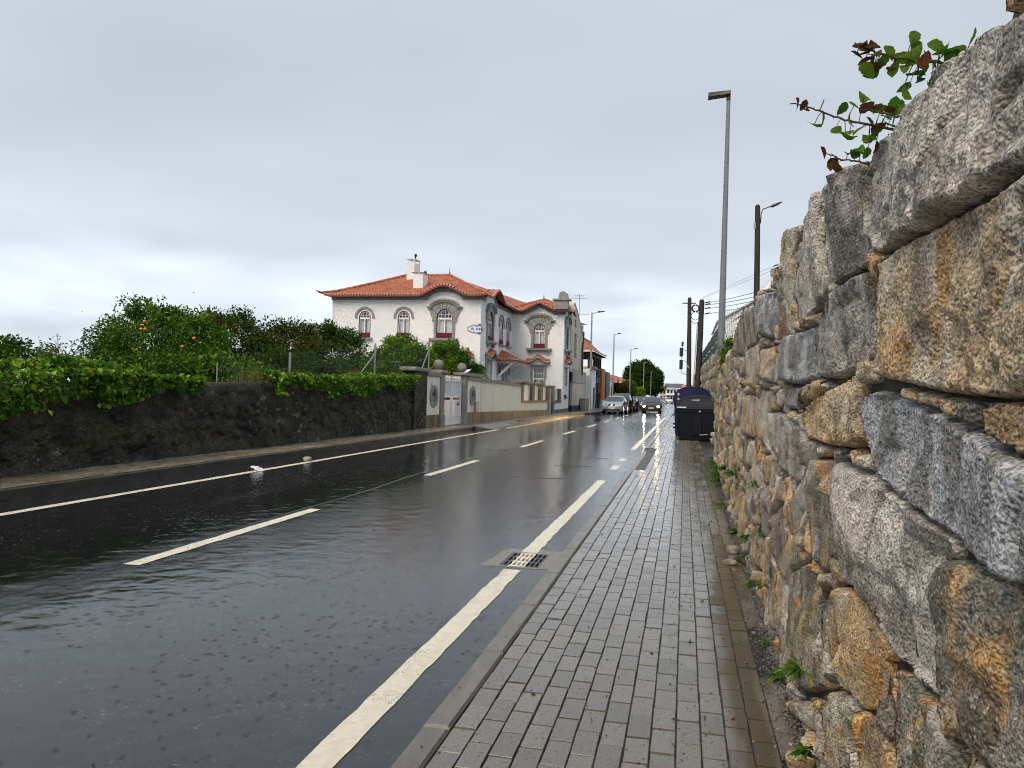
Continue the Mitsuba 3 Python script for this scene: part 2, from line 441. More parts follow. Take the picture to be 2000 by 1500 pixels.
# left pavement
lp = put('pavement', MB().add([(-8.50, -8, -0.05), (-9.9, -8, -0.05), (-8.50, -8, 0.122), (-9.9, -8, 0.122), (-8.50, 31.2, -0.05), (-9.9, 31.2, -0.05), (-8.50, 31.2, 0.122), (-9.9, 31.2, 0.122)],
                            [[0, 1, 3, 2], [4, 6, 7, 5], [2, 3, 7, 6], [0, 2, 6, 4], [1, 5, 7, 3]]).out(), 'joint_sand', kind='structure', label='left pavement of small worn brown pavers under the dark wall')
mb, uvs = MB(), []
for c in range(12):
    for r in range(190):
        x, y = -8.54 - (c + 0.5) * 0.1, -7.5 + (r + 0.5 * (c % 2)) * 0.205
        if -9.72 < x and y < 31:
            m = paver_mesh(0.094, 0.197)
            m.vertices = m.vertices + np.array([x, y, 0.135 + rng.normal(0, 0.003)]) + np.outer(m.vertices[:, 1], (0, 0, rng.normal(0, 0.015)))
            mb.mesh(m)
            uvs.append(np.tile([[rng.random(), 0.5]], (12, 1)))
put('paver_field', mb.out(), 'old_paver', lp, uv=np.vstack(uvs), kind='stuff')
kb2 = mikit.ply(paver_mesh(0.125, 1.19, 0.19, 0.015), 'dark_kerb')
for i in range(32):
    copy('kerb_block', kb2, lp, T().translate([-8.56, -7.4 + 1.2 * i, 0.14 + rng.normal(0, 0.002)]))
# in front of the gate and the cream wall the pavement is smooth wet concrete
path = [(-8.56, 31.2), (-8.56, 40), (-8.25, 50), (-7.9, 58), (-7.32, 66), (-7.28, 140)]
for nm, zz, off, back, m in (('walkway', 0.115, 0.13, -12.5, 'kerb_concrete'), ('kerb_strip', 0.128, 0.0, None, 'dark_kerb')):
    mb = MB()
    for (xa, ya), (xb, yb) in zip(path[:-1], path[1:]):
        ba, bb = (back, back) if back else (xa - 0.13, xb - 0.13)
        fa, fb = (zz, zz) if ya > 36 else ((zz, zz) if nm == 'walkway' else (0.03, 0.03))
        v = [(xa - off, ya, fa), (xb - off, yb, fb), (bb, yb, zz), (ba, ya, zz), (xa - off, ya, -0.05), (xb - off, yb, -0.05)]
        mb.add(v, [[0, 1, 2, 3], [4, 5, 1, 0]])
    if nm == 'walkway':
        put('walkway', mb.out(), m, kind='structure', label='smooth wet concrete walkway along the cream garden wall')
    else:
        put('kerb_edge', mb.out(), m, 'walkway')
mb = MB()
v = [(-8.55, 30.9, 0.145), (-8.55, 36.3, 0.125), (-7.95, 36.1, 0.012), (-7.98, 31.6, 0.012), (-8.55, 30.9, -0.03), (-8.55, 36.3, -0.03), (-7.95, 36.1, -0.03), (-7.98, 31.6, -0.03)]
put('ramp_apron', mb.add(v, [[0, 3, 2, 1], [4, 7, 3, 0], [3, 7, 6, 2], [2, 6, 5, 1]]).out(), 'kerb_concrete', 'walkway', label='pale concrete ramp of the dropped kerb opposite the gate')


# outlines of the blocks nearest the camera: (metres along the wall, metres up)
STONES=[('grey',[1.420,2.194,1.470,2.211,1.650,2.257,1.788,2.279,1.894,2.274,2.060,2.295,2.151,2.263,2.404,2.317,2.534,2.308,2.624,2.278,2.654,2.187,2.607,2.094,2.473,2.012,2.375,1.979,2.081,1.950,1.873,1.938,1.633,1.929,1.409,1.928,1.178,1.929,1.185,2.141]),
('ochre',[1.408,1.915,1.566,1.920,1.802,1.934,2.177,1.936,2.341,1.936,2.415,1.859,2.399,1.753,2.358,1.630,2.102,1.606,1.780,1.577,1.574,1.566,1.393,1.562,1.127,1.557,1.139,1.922]),
('dark',[2.569,2.306,2.899,2.384,3.147,2.378,3.250,2.303,3.246,2.169,3.165,2.064,2.928,1.961,2.672,1.975,2.451,1.985,2.622,2.089,2.685,2.195,2.655,2.287]),
('grey',[3.227,2.393,3.494,2.455,3.738,2.454,3.943,2.404,4.163,2.294,4.216,2.130,4.154,1.990,4.047,1.915,3.666,1.939,3.151,1.943,2.947,1.958,3.198,2.060,3.282,2.181,3.285,2.301]),
('tan',[3.980,2.422,4.378,2.491,4.722,2.485,4.973,2.424,5.032,2.291,4.984,2.046,4.903,1.913,4.612,1.878,4.201,1.915,4.278,2.139,4.245,2.309]),
('blue',[5.080,2.243,6.498,2.404,6.673,2.320,6.509,2.072,5.017,1.925]),
('brown',[6.785,2.355,8.629,2.507,9.519,2.373,9.850,2.117,8.455,2.000,6.555,2.063,6.749,2.221]),
('dark',[2.403,1.944,2.647,1.958,3.045,1.943,3.420,1.885,3.439,1.731,3.325,1.646,2.911,1.632,2.417,1.672,2.412,1.754,2.441,1.862]),
('blue',[3.486,1.878,4.499,1.904,4.842,1.878,4.854,1.664,3.948,1.632,3.364,1.653,3.483,1.755]),
('tan',[4.983,1.897,5.980,1.924,6.209,1.811,5.805,1.695,4.931,1.634]),
('tan',[6.495,2.022,8.207,1.981,8.543,1.769,6.692,1.626,6.229,1.713]),
('blue',[2.522,1.565,2.360,1.585,2.129,1.568,1.744,1.525,1.586,1.509,1.389,1.477,1.149,1.449,1.144,1.290,1.381,1.278,1.473,1.277,1.591,1.287,1.681,1.291,1.920,1.305,2.219,1.336,2.340,1.346,2.440,1.416,2.539,1.518]),
('ochre',[1.800,1.568,1.649,1.562,1.653,1.524,1.729,1.530]),
('brown',[1.638,1.559,1.455,1.555,1.450,1.501,1.597,1.515]),
('orange',[1.444,1.557,1.252,1.555,1.249,1.463,1.444,1.493]),
('ochre',[2.558,1.646,2.844,1.604,3.354,1.578,3.862,1.519,3.941,1.466,3.758,1.381,3.329,1.382,2.639,1.401,2.482,1.437,2.553,1.517]),
('ochre',[2.569,1.684,2.405,1.675,2.381,1.612,2.505,1.607]),
('grey',[2.871,1.345,2.633,1.340,2.376,1.341,2.217,1.318,1.919,1.296,1.681,1.283,1.639,1.273,1.752,1.211,1.745,1.157,1.729,1.111,1.738,1.030,1.749,0.943,1.853,0.931,2.129,0.920,2.363,0.976,2.666,0.961,2.849,0.974,2.894,1.128,2.882,1.273]),
('moss',[1.688,1.244,1.574,1.263,1.472,1.259,1.380,1.267,1.183,1.276,1.174,1.004,1.367,0.950,1.479,0.938,1.557,0.942,1.637,0.918,1.688,0.993,1.700,1.097,1.730,1.171,1.726,1.212]),
('orange',[2.842,0.916,2.595,0.956,2.388,0.970,2.258,0.929,2.089,0.915,2.192,0.874,2.162,0.821,2.209,0.746,2.470,0.639,2.575,0.671,2.726,0.660,2.871,0.666,2.913,0.787]),
('moss',[2.171,0.864,1.988,0.913,1.841,0.923,1.748,0.927,1.665,0.895,1.618,0.889,1.588,0.840,2.008,0.634,2.102,0.706,2.139,0.794]),
('orange',[2.404,0.645,2.229,0.718,2.121,0.684,2.021,0.628,2.469,0.407]),
('moss',[3.204,0.407,2.823,0.567,2.579,0.641,2.460,0.607,2.515,0.511,2.524,0.380,3.073,0.110,3.230,0.325]),
('moss',[4.022,0.704,3.542,0.845,3.284,0.838,3.141,0.835,3.284,0.740,3.198,0.550,2.964,0.533,3.265,0.402,3.746,0.213,4.034,0.194,3.997,0.554]),
('tan',[3.086,0.845,2.925,0.887,2.953,0.789,2.927,0.648,2.776,0.636,2.889,0.569,3.130,0.570,3.222,0.736]),
('moss',[3.505,1.301,3.358,1.307,3.297,1.229,2.936,1.158,2.932,0.951,3.170,0.889,3.454,0.926,3.590,1.079,3.563,1.201]),
('ochre',[3.308,1.315,2.957,1.342,2.917,1.251,2.938,1.176,3.151,1.195,3.274,1.242]),
('ochre',[3.418,1.368,2.932,1.382,2.958,1.353,3.360,1.323]),
('brown',[2.838,1.380,2.600,1.389,2.628,1.368,2.826,1.356]),
('tan',[2.563,1.393,2.419,1.398,2.377,1.354,2.537,1.350]),
('grey',[5.227,1.473,4.539,1.474,3.988,1.422,3.767,1.331,3.750,1.219,3.945,1.153,4.236,1.149,4.836,1.152,5.189,1.293]),
('tan',[6.300,1.634,5.389,1.617,5.361,1.487,5.337,1.224,5.698,1.236,6.194,1.396]),
('tan',[8.314,1.593,6.479,1.587,6.368,1.351,6.432,1.226,8.023,1.202]),
('grey',[5.159,1.598,4.639,1.624,4.544,1.499,5.082,1.517]),
('dark',[4.495,1.622,3.776,1.617,3.898,1.533,4.076,1.506,4.474,1.506])]


# ------------------------------------------------------------------ the dry stone wall on the right
srng = np.random.default_rng(21)
wall = thing('stone_wall', 'dry stone wall of large rough granite blocks along the right pavement, close by', 'wall')


def stone_mesh(poly, h, prot, rr, seed, back=0.10, rough=1.0):
    """One block: a front that rounds off towards its joints, uneven, and sides that run back into the wall. Coordinates (along, up) of the wall face."""
    poly = poly.simplify(0.002)
    ring = np.array(poly.exterior.segmentize(h).coords)[:-1]
    x0, y0, x1, y1 = poly.bounds
    gx, gy = np.meshgrid(np.arange(x0, x1, h), np.arange(y0, y1, h * 0.87))
    gx = gx + (np.arange(len(gx))[:, None] % 2) * h / 2
    pts = np.stack([gx.ravel(), gy.ravel()], 1) + srng.normal(0, h * 0.12, (gx.size, 2))
    pg = shapely.points(pts)
    d = shapely.distance(pg, poly.exterior)
    pts = pts[shapely.contains(poly, pg) & (d > h * 0.45)]
    p2 = np.vstack([ring, pts])
    if len(p2) < 4:
        return None
    tri = Delaunay(p2).simplices
    keep = shapely.contains(poly.buffer(1e-4), shapely.points(p2[tri].mean(1)))
    tri = tri[keep]
    a, b, c = p2[tri[:, 0]], p2[tri[:, 1]], p2[tri[:, 2]]
    cr = (b[:, 0] - a[:, 0]) * (c[:, 1] - a[:, 1]) - (b[:, 1] - a[:, 1]) * (c[:, 0] - a[:, 0])
    tri[cr > 0] = tri[cr > 0][:, ::-1]
    d = shapely.distance(shapely.points(p2), poly.exterior)
    d[:len(ring)] = 0
    q = np.stack([p2[:, 0], p2[:, 1], np.full(len(p2), seed * 3.17)], 1)
    rv = rr * (0.35 + 1.3 * meshkit.noise(q * 9, 3))
    k = np.clip(d / rv, 0, 1)
    prof = np.sqrt(np.clip(1 - (1 - k) ** 2, 0, 1))
    tiltx, tilty = srng.normal(0, 0.045, 2) * rough
    cx, cy = poly.centroid.x, poly.centroid.y
    lump = 0.014 * vf(q, 3.2, 11) + 0.018 * vf(q, 12, 17, 3) + 0.012 * vf(q, 42, 29, 2)
    sz = math.sqrt(poly.area)
    facet = np.full(len(p2), 1.0)
    for _ in range(6):                       # a roughly hewn face: the lowest of a few slanting planes
        fx, fy = srng.uniform(x0, x1), srng.uniform(y0, y1)
        g_ = srng.normal(0, 0.13, 2)
        facet = np.minimum(facet, srng.uniform(0.0, 0.06) * sz + g_[0] * (p2[:, 0] - fx) + g_[1] * (p2[:, 1] - fy))
    facet = facet - np.percentile(facet, 80)
    lump = lump + np.clip(facet, -0.028 - 0.012 * np.tanh(np.maximum(-facet, 0) * 8), 0.02)
    ridge = np.abs(meshkit.noise(q * 6, 41) - 0.5) * 2
    out = prot * prof + (lump * rough - 0.02 * rough * np.clip(0.22 - ridge, 0, 1) * 4) * (0.25 + 0.75 * k) + (tiltx * (p2[:, 0] - cx) + tilty * (p2[:, 1] - cy)) * k
    wob = 0.35 * h * np.stack([vn(q, 30, 5), vn(q, 30, 6)], 1)
    p2 = p2 + wob * (k[:, None] < 0.999)
    X = wall_x(p2[:, 0]) - out
    n, nr = len(p2), len(ring)
    v = np.vstack([np.stack([X, p2[:, 0], p2[:, 1]], 1), np.stack([wall_x(ring[:, 0]) + back, ring[:, 0], ring[:, 1]], 1)])
    i = np.arange(nr)
    j = (i + 1) % nr
    side = np.vstack([np.stack([i, j, n + j], 1), np.stack([i, n + j, n + i], 1)])
    if sg.LinearRing(ring).is_ccw:
        side = side[:, ::-1]
    return trimesh.Trimesh(v, np.vstack([tri, side[:, ::-1]]), process=False)


def place_stone(poly, tone, seed, hero=False, h=None):
    ymid = max(poly.bounds[0], 1.0)
    dist = math.hypot(0.55, ymid)
    h = h or min(0.05, max(0.0085, 0.0045 * dist))
    size = math.sqrt(poly.area)
    m = stone_mesh(poly, h, min(0.052, 0.034 + 0.03 * size), min(0.026, 0.008 + 0.024 * size), seed)
    if m is None:
        return
    lab = {'blue': 'blue-grey granite block', 'orange': 'rust-stained orange granite block', 'dark': 'dark weathered granite block'}.get(tone) if hero else None
    put('stone', m, 'granite', wall, smooth=True, uv=np.tile([[PAL[tone], srng.random()]], (len(m.vertices), 1)), label=lab)


traced = []
for k, (tone, xy) in enumerate(STONES):
    g = sg.Polygon(np.array(xy).reshape(-1, 2)).buffer(0)
    g = max(getattr(g, 'geoms', [g]), key=lambda q: q.area)
    r = min(0.02, 0.12 * math.sqrt(g.area))
    g = g.buffer(-r).buffer(r + 0.0015, quad_segs=4)
    g = max(getattr(g, 'geoms', [g]), key=lambda q: q.area)
    traced.append(g)
    place_stone(g, tone, k, True)
taken = unary_union([g.buffer(0.003) for g in traced])


def wall_top(y):
    return float(np.interp(y, [-3, 1.40, 1.44, 2.6, 3.0, 4, 6, 9, 10.0, 11, 13, 15, 17, 18.6], [2.5, 2.5, 2.08, 2.17, 2.25, 2.36, 2.38, 2.46, 2.40, 2.30, 2.24, 2.14, 2.02, 1.93]))


# the rest of the face: rough courses with uneven joints, cut where a traced block already stands
TONES = ['grey', 'tan', 'ochre', 'ochre', 'ochre', 'brown', 'orange', 'moss', 'moss', 'dark', 'orange', 'tan']
cells = []
y_edges = {}
z = 0.03
rows = []
while z < 2.6:
    hgt = srng.uniform(0.16, 0.42)
    rows.append((z, z + hgt))
    z += hgt


def zw(y, zz, k):
    return zz + 0.07 * math.sin(y * 2.1 + k * 1.7) + 0.05 * math.sin(y * 5.3 + k * 2.9)


for k, (za, zb) in enumerate(rows):
    y = -3.0 + srng.uniform(0, 0.4)
    lean0 = srng.normal(0, 0.05)
    while y < 18.5:
        wdt = srng.uniform(0.16, 0.62) * (1.0 if y < 9 else 1.3)
        if srng.random() < 0.2:
            wdt *= 0.5
        lean1 = srng.normal(0, 0.06)
        y2 = min(y + wdt, 18.55)
        ss = np.linspace(0, 1, 6)
        low = [(y + lean0 * -1 + s_ * (y2 + -lean1 - y + lean0), 0) for s_ in ss]
        bot = [(q, (zw(q, za, k) if k else 0.03)) for q, _ in low]
        top = [(y + lean0 + s_ * (y2 + lean1 - y - lean0), 0) for s_ in ss[::-1]]
        top = [(q, zw(q, zb, k + 1)) for q, _ in top]
        g = sg.Polygon(bot + top).buffer(0)
        if wdt > 0.3 and srng.random() < 0.45:      # split some blocks by a slanting joint
            cy, cz = g.centroid.x, g.centroid.y
            a = srng.uniform(-0.5, 0.5)
            cut = sg.Polygon([(cy - 3, cz - 3 * a), (cy + 3, cz + 3 * a), (cy + 3, 9), (cy - 3, 9)])
            cells += [g.intersection(cut), g.difference(cut)]
        else:
            cells.append(g)
        y, lean0 = y2, lean1
topline = sg.Polygon([(y, wall_top(y) + 0.05 * math.sin(y * 3.1) + 0.03 * math.sin(y * 7.7)) for y in np.arange(-3, 18.6, 0.15)] + [(18.6, 0), (-3, 0)])
n_fill = 0
for k, g in enumerate(cells):
    if g.is_empty:
        continue
    g = g.intersection(topline).difference(taken)
    for q in getattr(g, 'geoms', [g]):
        if q.geom_type != 'Polygon':
            continue
        r = min(0.025, 0.09 * math.sqrt(q.area))
        q = q.buffer(-r - 0.002).buffer(r, quad_segs=3)
        for w in getattr(q, 'geoms', [q]):
            if w.is_empty or w.area < 0.0022:
                continue
            w = sg.Polygon(w.exterior)
            y = w.centroid.x
            if y < 0.9 and w.bounds[2] < 1.1:
                place_stone(w, TONES[srng.integers(len(TONES))], 100 + k, h=0.05)
            else:
                place_stone(w, TONES[srng.integers(len(TONES))], 100 + k)
            n_fill += 1
# the hearting behind the blocks, dark with soil, and the end face
core = [(wall_x(y) + 0.012, y, wall_top(y) - 0.12) for y in np.linspace(-3, 18.5, 60)]
mb = MB()
v = []
for x, y, zt in core:
    v += [(x, y, -0.03), (x, y, zt), (x + 0.9, y, zt), (x + 0.9, y, -0.03)]
f = []
for i in range(len(core) - 1):
    for j in range(3):
        f.append([4 * i + j, 4 * i + 4 + j, 4 * i + 5 + j, 4 * i + 1 + j])
n = 4 * (len(core) - 1)
mb.add(v, f + [[n, n + 1, n + 2, n + 3]])
put('hearting', mb.out(), 'earth', wall, label='dark soil and small rubble between the blocks')
for i in range(5):
    zz = 0.05 + i * 0.36
    m = trimesh.creation.icosphere(subdivisions=3)
    vv = np.array(m.vertices)
    vv = np.sign(vv) * np.abs(vv) ** 0.6
    vv = vv * (0.27, 0.22, 0.19) + 0.06 * np.stack([vf(vv + i * 9, 1.4, 3), vf(vv + i * 9, 1.4, 7), vf(vv + i * 9, 1.4, 9)], 1)
    for dx in (0.22, 0.70):
        m2 = trimesh.Trimesh(vv + (wall_x(18.5) + dx, 18.52 + 0.05 * (i % 2), zz + 0.18 - 0.03 * dx), m.faces, process=False)
        put('stone', m2, 'granite', wall, smooth=True, uv=np.tile([[PAL[TONES[(3 * i + int(dx * 9)) % 12]], 0.3 + 0.1 * i]], (len(m2.vertices), 1)))
put('bank', MB().add([(1.2, -40, -0.05), (1.2, -40, 2.15), (60, -40, 2.6), (60, -40, -0.05), (1.3, 18.3, -0.05), (1.3, 18.3, 1.85), (60, 18.3, 2.6), (60, 18.3, -0.05)],
                     [[0, 1, 2, 3], [4, 7, 6, 5], [1, 5, 6, 2], [0, 4, 5, 1]]).out(), 'soil', kind='structure', label='raised ground behind the right stone wall')

# loose chips along the foot of the wall
grng = np.random.default_rng(5)
oc = np.array([(1, 0, 0), (0, 1, 0), (-1, 0, 0), (0, -1, 0), (0, 0, 1), (0, 0, -1)], float)
of = np.array([(0, 1, 4), (1, 2, 4), (2, 3, 4), (3, 0, 4), (1, 0, 5), (2, 1, 5), (3, 2, 5), (0, 3, 5)])
vs, fs = [], []
for i in range(9000):
    y = 2.3 + 9 * grng.random() ** 1.7
    x = wall_x(y) - 0.02 - abs(grng.normal(0, 0.055))
    if grng.random() < 0.06:
        x -= grng.random() * 0.6
    s = grng.uniform(0.0018, 0.0055) * (1.0 if grng.random() < 0.93 else 2.2)
    w = oc * s * grng.uniform(0.6, 1.4, 3) + grng.normal(0, s * 0.25, (6, 3))
    zz = PZ + 0.001 if x < wall_x(y) - 0.12 else PZ - 0.004 + 0.10 * max(0, x - wall_x(y) + 0.10)
    vs.append(w + (x, y, zz + s * 0.4))
    fs.append(of + 6 * i)
put('gravel', trimesh.Trimesh(np.vstack(vs), np.vstack(fs), process=False), 'grit', kind='stuff', label='fine grey grit washed along the foot of the stone wall')


# ------------------------------------------------------------------ building materials
def plaster(a, b, sx=1.0):
    def f(p, n, uv):
        c = mix(a, b, fbm(p.x * 0.9 * sx, p.y * 0.9 * sx, p.z * 0.5, 3))
        run = smoothstep(0.55, 0.8, fbm(p.x * 1.6, p.y * 1.6, p.z * 0.3, 2))
        return mix(c, mi.Color3f(*a) * 0.80, run * 0.30)
    return f


mat('white_plaster', plaster((0.70, 0.715, 0.735), (0.79, 0.805, 0.825)), 0.7)


def cream_col(p, n, uv):
    c = mix((0.72, 0.70, 0.58), (0.80, 0.78, 0.67), fbm(p.x * 2, p.y * 1.2, p.z * 0.5, 3))
    run = smoothstep(0.5, 0.75, fbm(p.y * 4.5, 2.0, p.z * 0.3, 3))
    c = mix(c, (0.45, 0.43, 0.33), run * 0.4)
    nick = smoothstep(0.80, 0.84, fbm(p.y * 1.6 + 3, p.z * 1.1, 4, 3))
    return mix(c, (0.10, 0.10, 0.09), nick)


mat('cream_plaster', cream_col, 0.55)
mat('beige_plaster', plaster((0.40, 0.385, 0.32), (0.47, 0.455, 0.385)), 0.7)


def grey_stone_col(p, n, uv):
    c = mix((0.18, 0.19, 0.18), (0.28, 0.29, 0.275), fbm(p.x * 4, p.y * 4, p.z * 4, 3))
    return c * (0.8 + 0.4 * noise(p.x * 40, p.y * 40, p.z * 40))


mat('grey_stone', grey_stone_col, 0.6)


def brown_stone_col(p, n, uv):
    c = mix((0.06, 0.055, 0.04), (0.20, 0.165, 0.09), fbm(p.y * 6, p.x * 6, p.z * 0.8, 4))
    return mix(c, (0.035, 0.034, 0.022), smoothstep(0.5, 0.7, fbm(p.y * 3.5 + 7, p.x * 3, p.z * 0.5, 3)) * 0.8)


mat('stained_stone', brown_stone_col, 0.5, bump=lambda p, n, uv: 0.006 * noise(p.x * 20, p.y * 20, p.z * 20), eps=4e-3)


def tile_col(p, n, uv):
    k = cell_rand(dr.floor(p.x / 0.21), dr.floor(p.y / 0.21), dr.floor(p.z / 0.14))
    c = mix((0.28, 0.095, 0.052), (0.44, 0.17, 0.095), k)
    return mix(c, (0.16, 0.075, 0.045), smoothstep(0.55, 0.8, fbm(p.x * 1.5, p.y * 1.5, p.z * 3, 3)) * 0.55)


mat('roof_tile', tile_col, 0.5)
mat('tile_lip', lambda p, n, uv: mix((0.55, 0.40, 0.32), (0.70, 0.62, 0.55), noise(p.x * 9, p.y * 9, p.z * 9)), 0.5)
mat('red_paint', (0.145, 0.012, 0.028), 0.35)
mat('eave_red', (0.24, 0.05, 0.045), 0.5)
mat('white_paint', (0.78, 0.78, 0.77), 0.35)
mat('gate_white', lambda p, n, uv: mix((0.70, 0.71, 0.70), (0.80, 0.80, 0.79), fbm(p.y * 3, p.x, p.z * 2)), 0.3)
mat('curtain', lambda p, n, uv: mix((0.50, 0.52, 0.54), (0.62, 0.63, 0.64), noise(p.x * 14 + p.y * 14, 1, 2)), 0.9)
mat('dark_metal', (0.03, 0.032, 0.034), 0.35, metallic=0.0)
mat('black_iron', (0.012, 0.012, 0.013), 0.4)
mat('grey_metal', lambda p, n, uv: mix((0.25, 0.26, 0.27), (0.36, 0.37, 0.38), fbm(p.x * 3, p.y * 3, p.z * 1.5)), 0.42, metallic=0.6)
mat('blue_tile', (0.03, 0.05, 0.25), 0.2)
mat('glazed_white', (0.62, 0.67, 0.78), 0.2)
mat('brown_rim', (0.16, 0.11, 0.10), 0.4)
scene['pane_glass'] = {'type': 'thindielectric', 'int_ior': 1.5}
mat('window_dark', (0.02, 0.024, 0.028), 0.08, spec=0.6)

FRONT = ((0, 51.5, 0), (1, 0, 0), (0, -1, 0))
STREET = ((-13.95, 0, 0), (0, 1, 0), (1, 0, 0))
WING = ((0, 61.0, 0), (1, 0, 0), (0, -1, 0))
SIDE = ((-9.6, 0, 0), (0, 1, 0), (1, 0, 0))
villa = thing('villa', 'white two-storey villa with curved red tile eaves, arched windows and grey stone trim', 'house')


def arch_poly(cx, hw, z0, zs, zt, n=14):
    a = np.linspace(0, PI, n)
    return sg.Polygon([(cx - hw, z0), (cx + hw, z0)] + [(cx + hw * math.cos(q), zs + (zt - zs) * math.sin(q)) for q in a])


def arch_window(fr, cx, hw, z0, zs, zt, grand, own=True, sill=True):
    """An arched French window with a red surround, a white sash, a red balustrade panel and a stone hood. Returns its opening."""
    op = arch_poly(cx, hw, z0, zs, zt)
    w = name_of('window', villa)
    part = lambda base, poly, a, b, m: put(base, poly3(poly, fr, a, b), m, w)
    red = op.difference(op.buffer(-0.055, join_style=2))
    part('surround', red, -0.10, 0.012, 'red_paint')
    inner = op.buffer(-0.055, join_style=2)
    tr = zs - 0.06
    holes = []
    glass = inner.buffer(-0.05, join_style=2)
    gx0, _, gx1, gz1 = glass.bounds
    for xa, xb in ((gx0, cx - 0.035), (cx + 0.035, gx1)):
        holes.append(glass.intersection(rect(xa, xb, z0 + 0.1, tr - 0.05)))
    xs = np.linspace(gx0, gx1, 4 if hw < 0.5 else 5)
    zm = tr + 0.05 + 0.45 * (gz1 - tr - 0.05)
    for xa, xb in zip(xs[:-1], xs[1:]):
        for za, zb in ((tr + 0.05, zm), (zm, gz1 + 0.1)):
            holes.append(glass.intersection(rect(xa + 0.014, xb - 0.014, za + 0.014, zb - 0.014)))
    part('sash', inner.difference(unary_union(holes)), -0.09, -0.045, 'white_paint')
    put('pane', poly3(inner.buffer(-0.02), fr, -0.072, -0.070), 'window_dark' if hw > 9 else 'pane_glass', w)
    o, u, nn = (np.array(q, float) for q in fr)
    for sgn in (-1, 1):                                      # a pair of gathered curtains
        ss = np.linspace(0.06 if sgn > 0 else -hw + 0.08, hw - 0.08 if sgn > 0 else -0.06, 26)
        wave = -0.22 + 0.025 * np.sin(ss * 46 + sgn)
        v = np.vstack([o + (cx + ss)[:, None] * u + wave[:, None] * nn + np.array([0, 0, zz]) for zz in (z0 + 0.05, tr)])
        m = len(ss)
        put('curtain', trimesh.Trimesh(v, [q for i in range(m - 1) for q in ((i, i + 1, i + m + 1), (i, i + m + 1, i + m))], process=False), 'curtain', w, smooth=True)
    # balustrade of scrolled iron
    hb = 0.37
    bars = rect(cx - hw, cx + hw, z0 + hb - 0.035, z0 + hb).union(rect(cx - hw, cx + hw, z0 + 0.02, z0 + 0.05))
    for q in np.linspace(cx - hw + 0.02, cx + hw - 0.02, 7):
        bars = bars.union(rect(q - 0.012, q + 0.012, z0, z0 + hb))
    for q in np.linspace(cx - hw, cx + hw, 7)[:-1]:
        c0 = sg.Point(q + hw / 6, z0 + 0.19).buffer(hw / 6.4, 8)
        bars = bars.union(c0.difference(c0.buffer(-0.026)))
        c1 = sg.Point(q + hw / 6, z0 + 0.19).buffer(0.04, 4)
        bars = bars.union(c1)
    put('balustrade', poly3(bars, fr, 0.03, 0.055), 'red_paint', w)
    put('balustrade_sheet', poly3(rect(cx - hw, cx + hw, z0 + 0.03, z0 + hb - 0.02), fr, 0.016, 0.022), 'red_paint', w)
    if not grand:
        ro, ri = hw + 0.30, hw + 0.145
        ap = arch_poly(cx, ro, zs - 0.03, zs + 0.02, zt + 0.29, 22).difference(arch_poly(cx, ri, zs - 0.1, zs + 0.02, zt + 0.145, 22))
        put('hood', poly3(ap, fr, 0.0, 0.09), 'grey_stone', w)
        if sill:
            put('sill', poly3(rect(cx - hw - 0.18, cx + hw + 0.18, z0 - 0.13, z0), fr, 0.0, 0.22), 'grey_stone', w)
        return op
    k = hw - 0.47
    side = [(0.66 + k, z0), (0.66 + k, 6.45), (0.79 + k, 6.45), (0.79 + k, 6.72), (0.90 + k * .8, 6.86), (0.94 + k * .8, 7.0), (1.10, 7.16), (1.10, 7.36)]
    a = np.linspace(0, PI, 25)
    dome = [(0.95 * math.cos(q), 7.36 + 0.50 * math.sin(q)) for q in a]
    body = sg.Polygon([(cx + x, z) for x, z in side] + [(cx + x, z) for x, z in dome] + [(cx - x, z) for x, z in side[::-1]]).difference(op.buffer(0.001))
    cuts = []
    for ang in (28, 62, 90 - 12, 90 + 12, 118, 152):
        q = math.radians(ang)
        cuts.append(sg.LineString([(cx + 0.3 * math.cos(q), 6.75 + 0.3 * math.sin(q)), (cx + 1.7 * math.cos(q), 6.75 + 1.7 * math.sin(q))]).buffer(0.013))
    pieces = body.difference(unary_union(cuts))
    for g in getattr(pieces, 'geoms', [pieces]):
        if g.area > 0.004:
            put('voussoir', poly3(g, fr, 0.0, 0.10), 'grey_stone', w)
    for zz, ex, pr in ((0.0, 0.0, 0.20), (0.085, 0.07, 0.27)):
        lo = [((0.93 + ex) * math.cos(q), 7.37 + zz + (0.43 + ex * .5) * math.sin(q)) for q in a]
        hi = [((1.02 + ex) * math.cos(q), 7.45 + zz + (0.48 + ex * .5) * math.sin(q)) for q in a]
        band = sg.Polygon([(cx + x, z) for x, z in hi] + [(cx + x, z) for x, z in lo[::-1]]).buffer(0)
        ends = rect(cx + 0.92, cx + 1.22 + ex, 7.34 + zz, 7.43 + zz).union(rect(cx - 1.22 - ex, cx - 0.92, 7.34 + zz, 7.43 + zz))
        put('cornice', poly3(band.union(ends), fr, 0.0, pr), 'grey_stone', w)
    put('sill', poly3(rect(cx - 1.03, cx + 1.03, z0 - 0.17, z0 - 0.01), fr, 0.0, 0.38), 'grey_stone', w)
    put('sill', poly3(rect(cx - 0.97, cx + 0.97, z0 - 0.24, z0 - 0.171), fr, 0.0, 0.28), 'grey_stone', w)
    for s in (-1, 1):
        put('bracket', poly3(rect(cx + s * 0.72 - 0.11, cx + s * 0.72 + 0.11, z0 - 0.46, z0 - 0.241), fr, 0.0, 0.22), 'grey_stone', w)
    return op


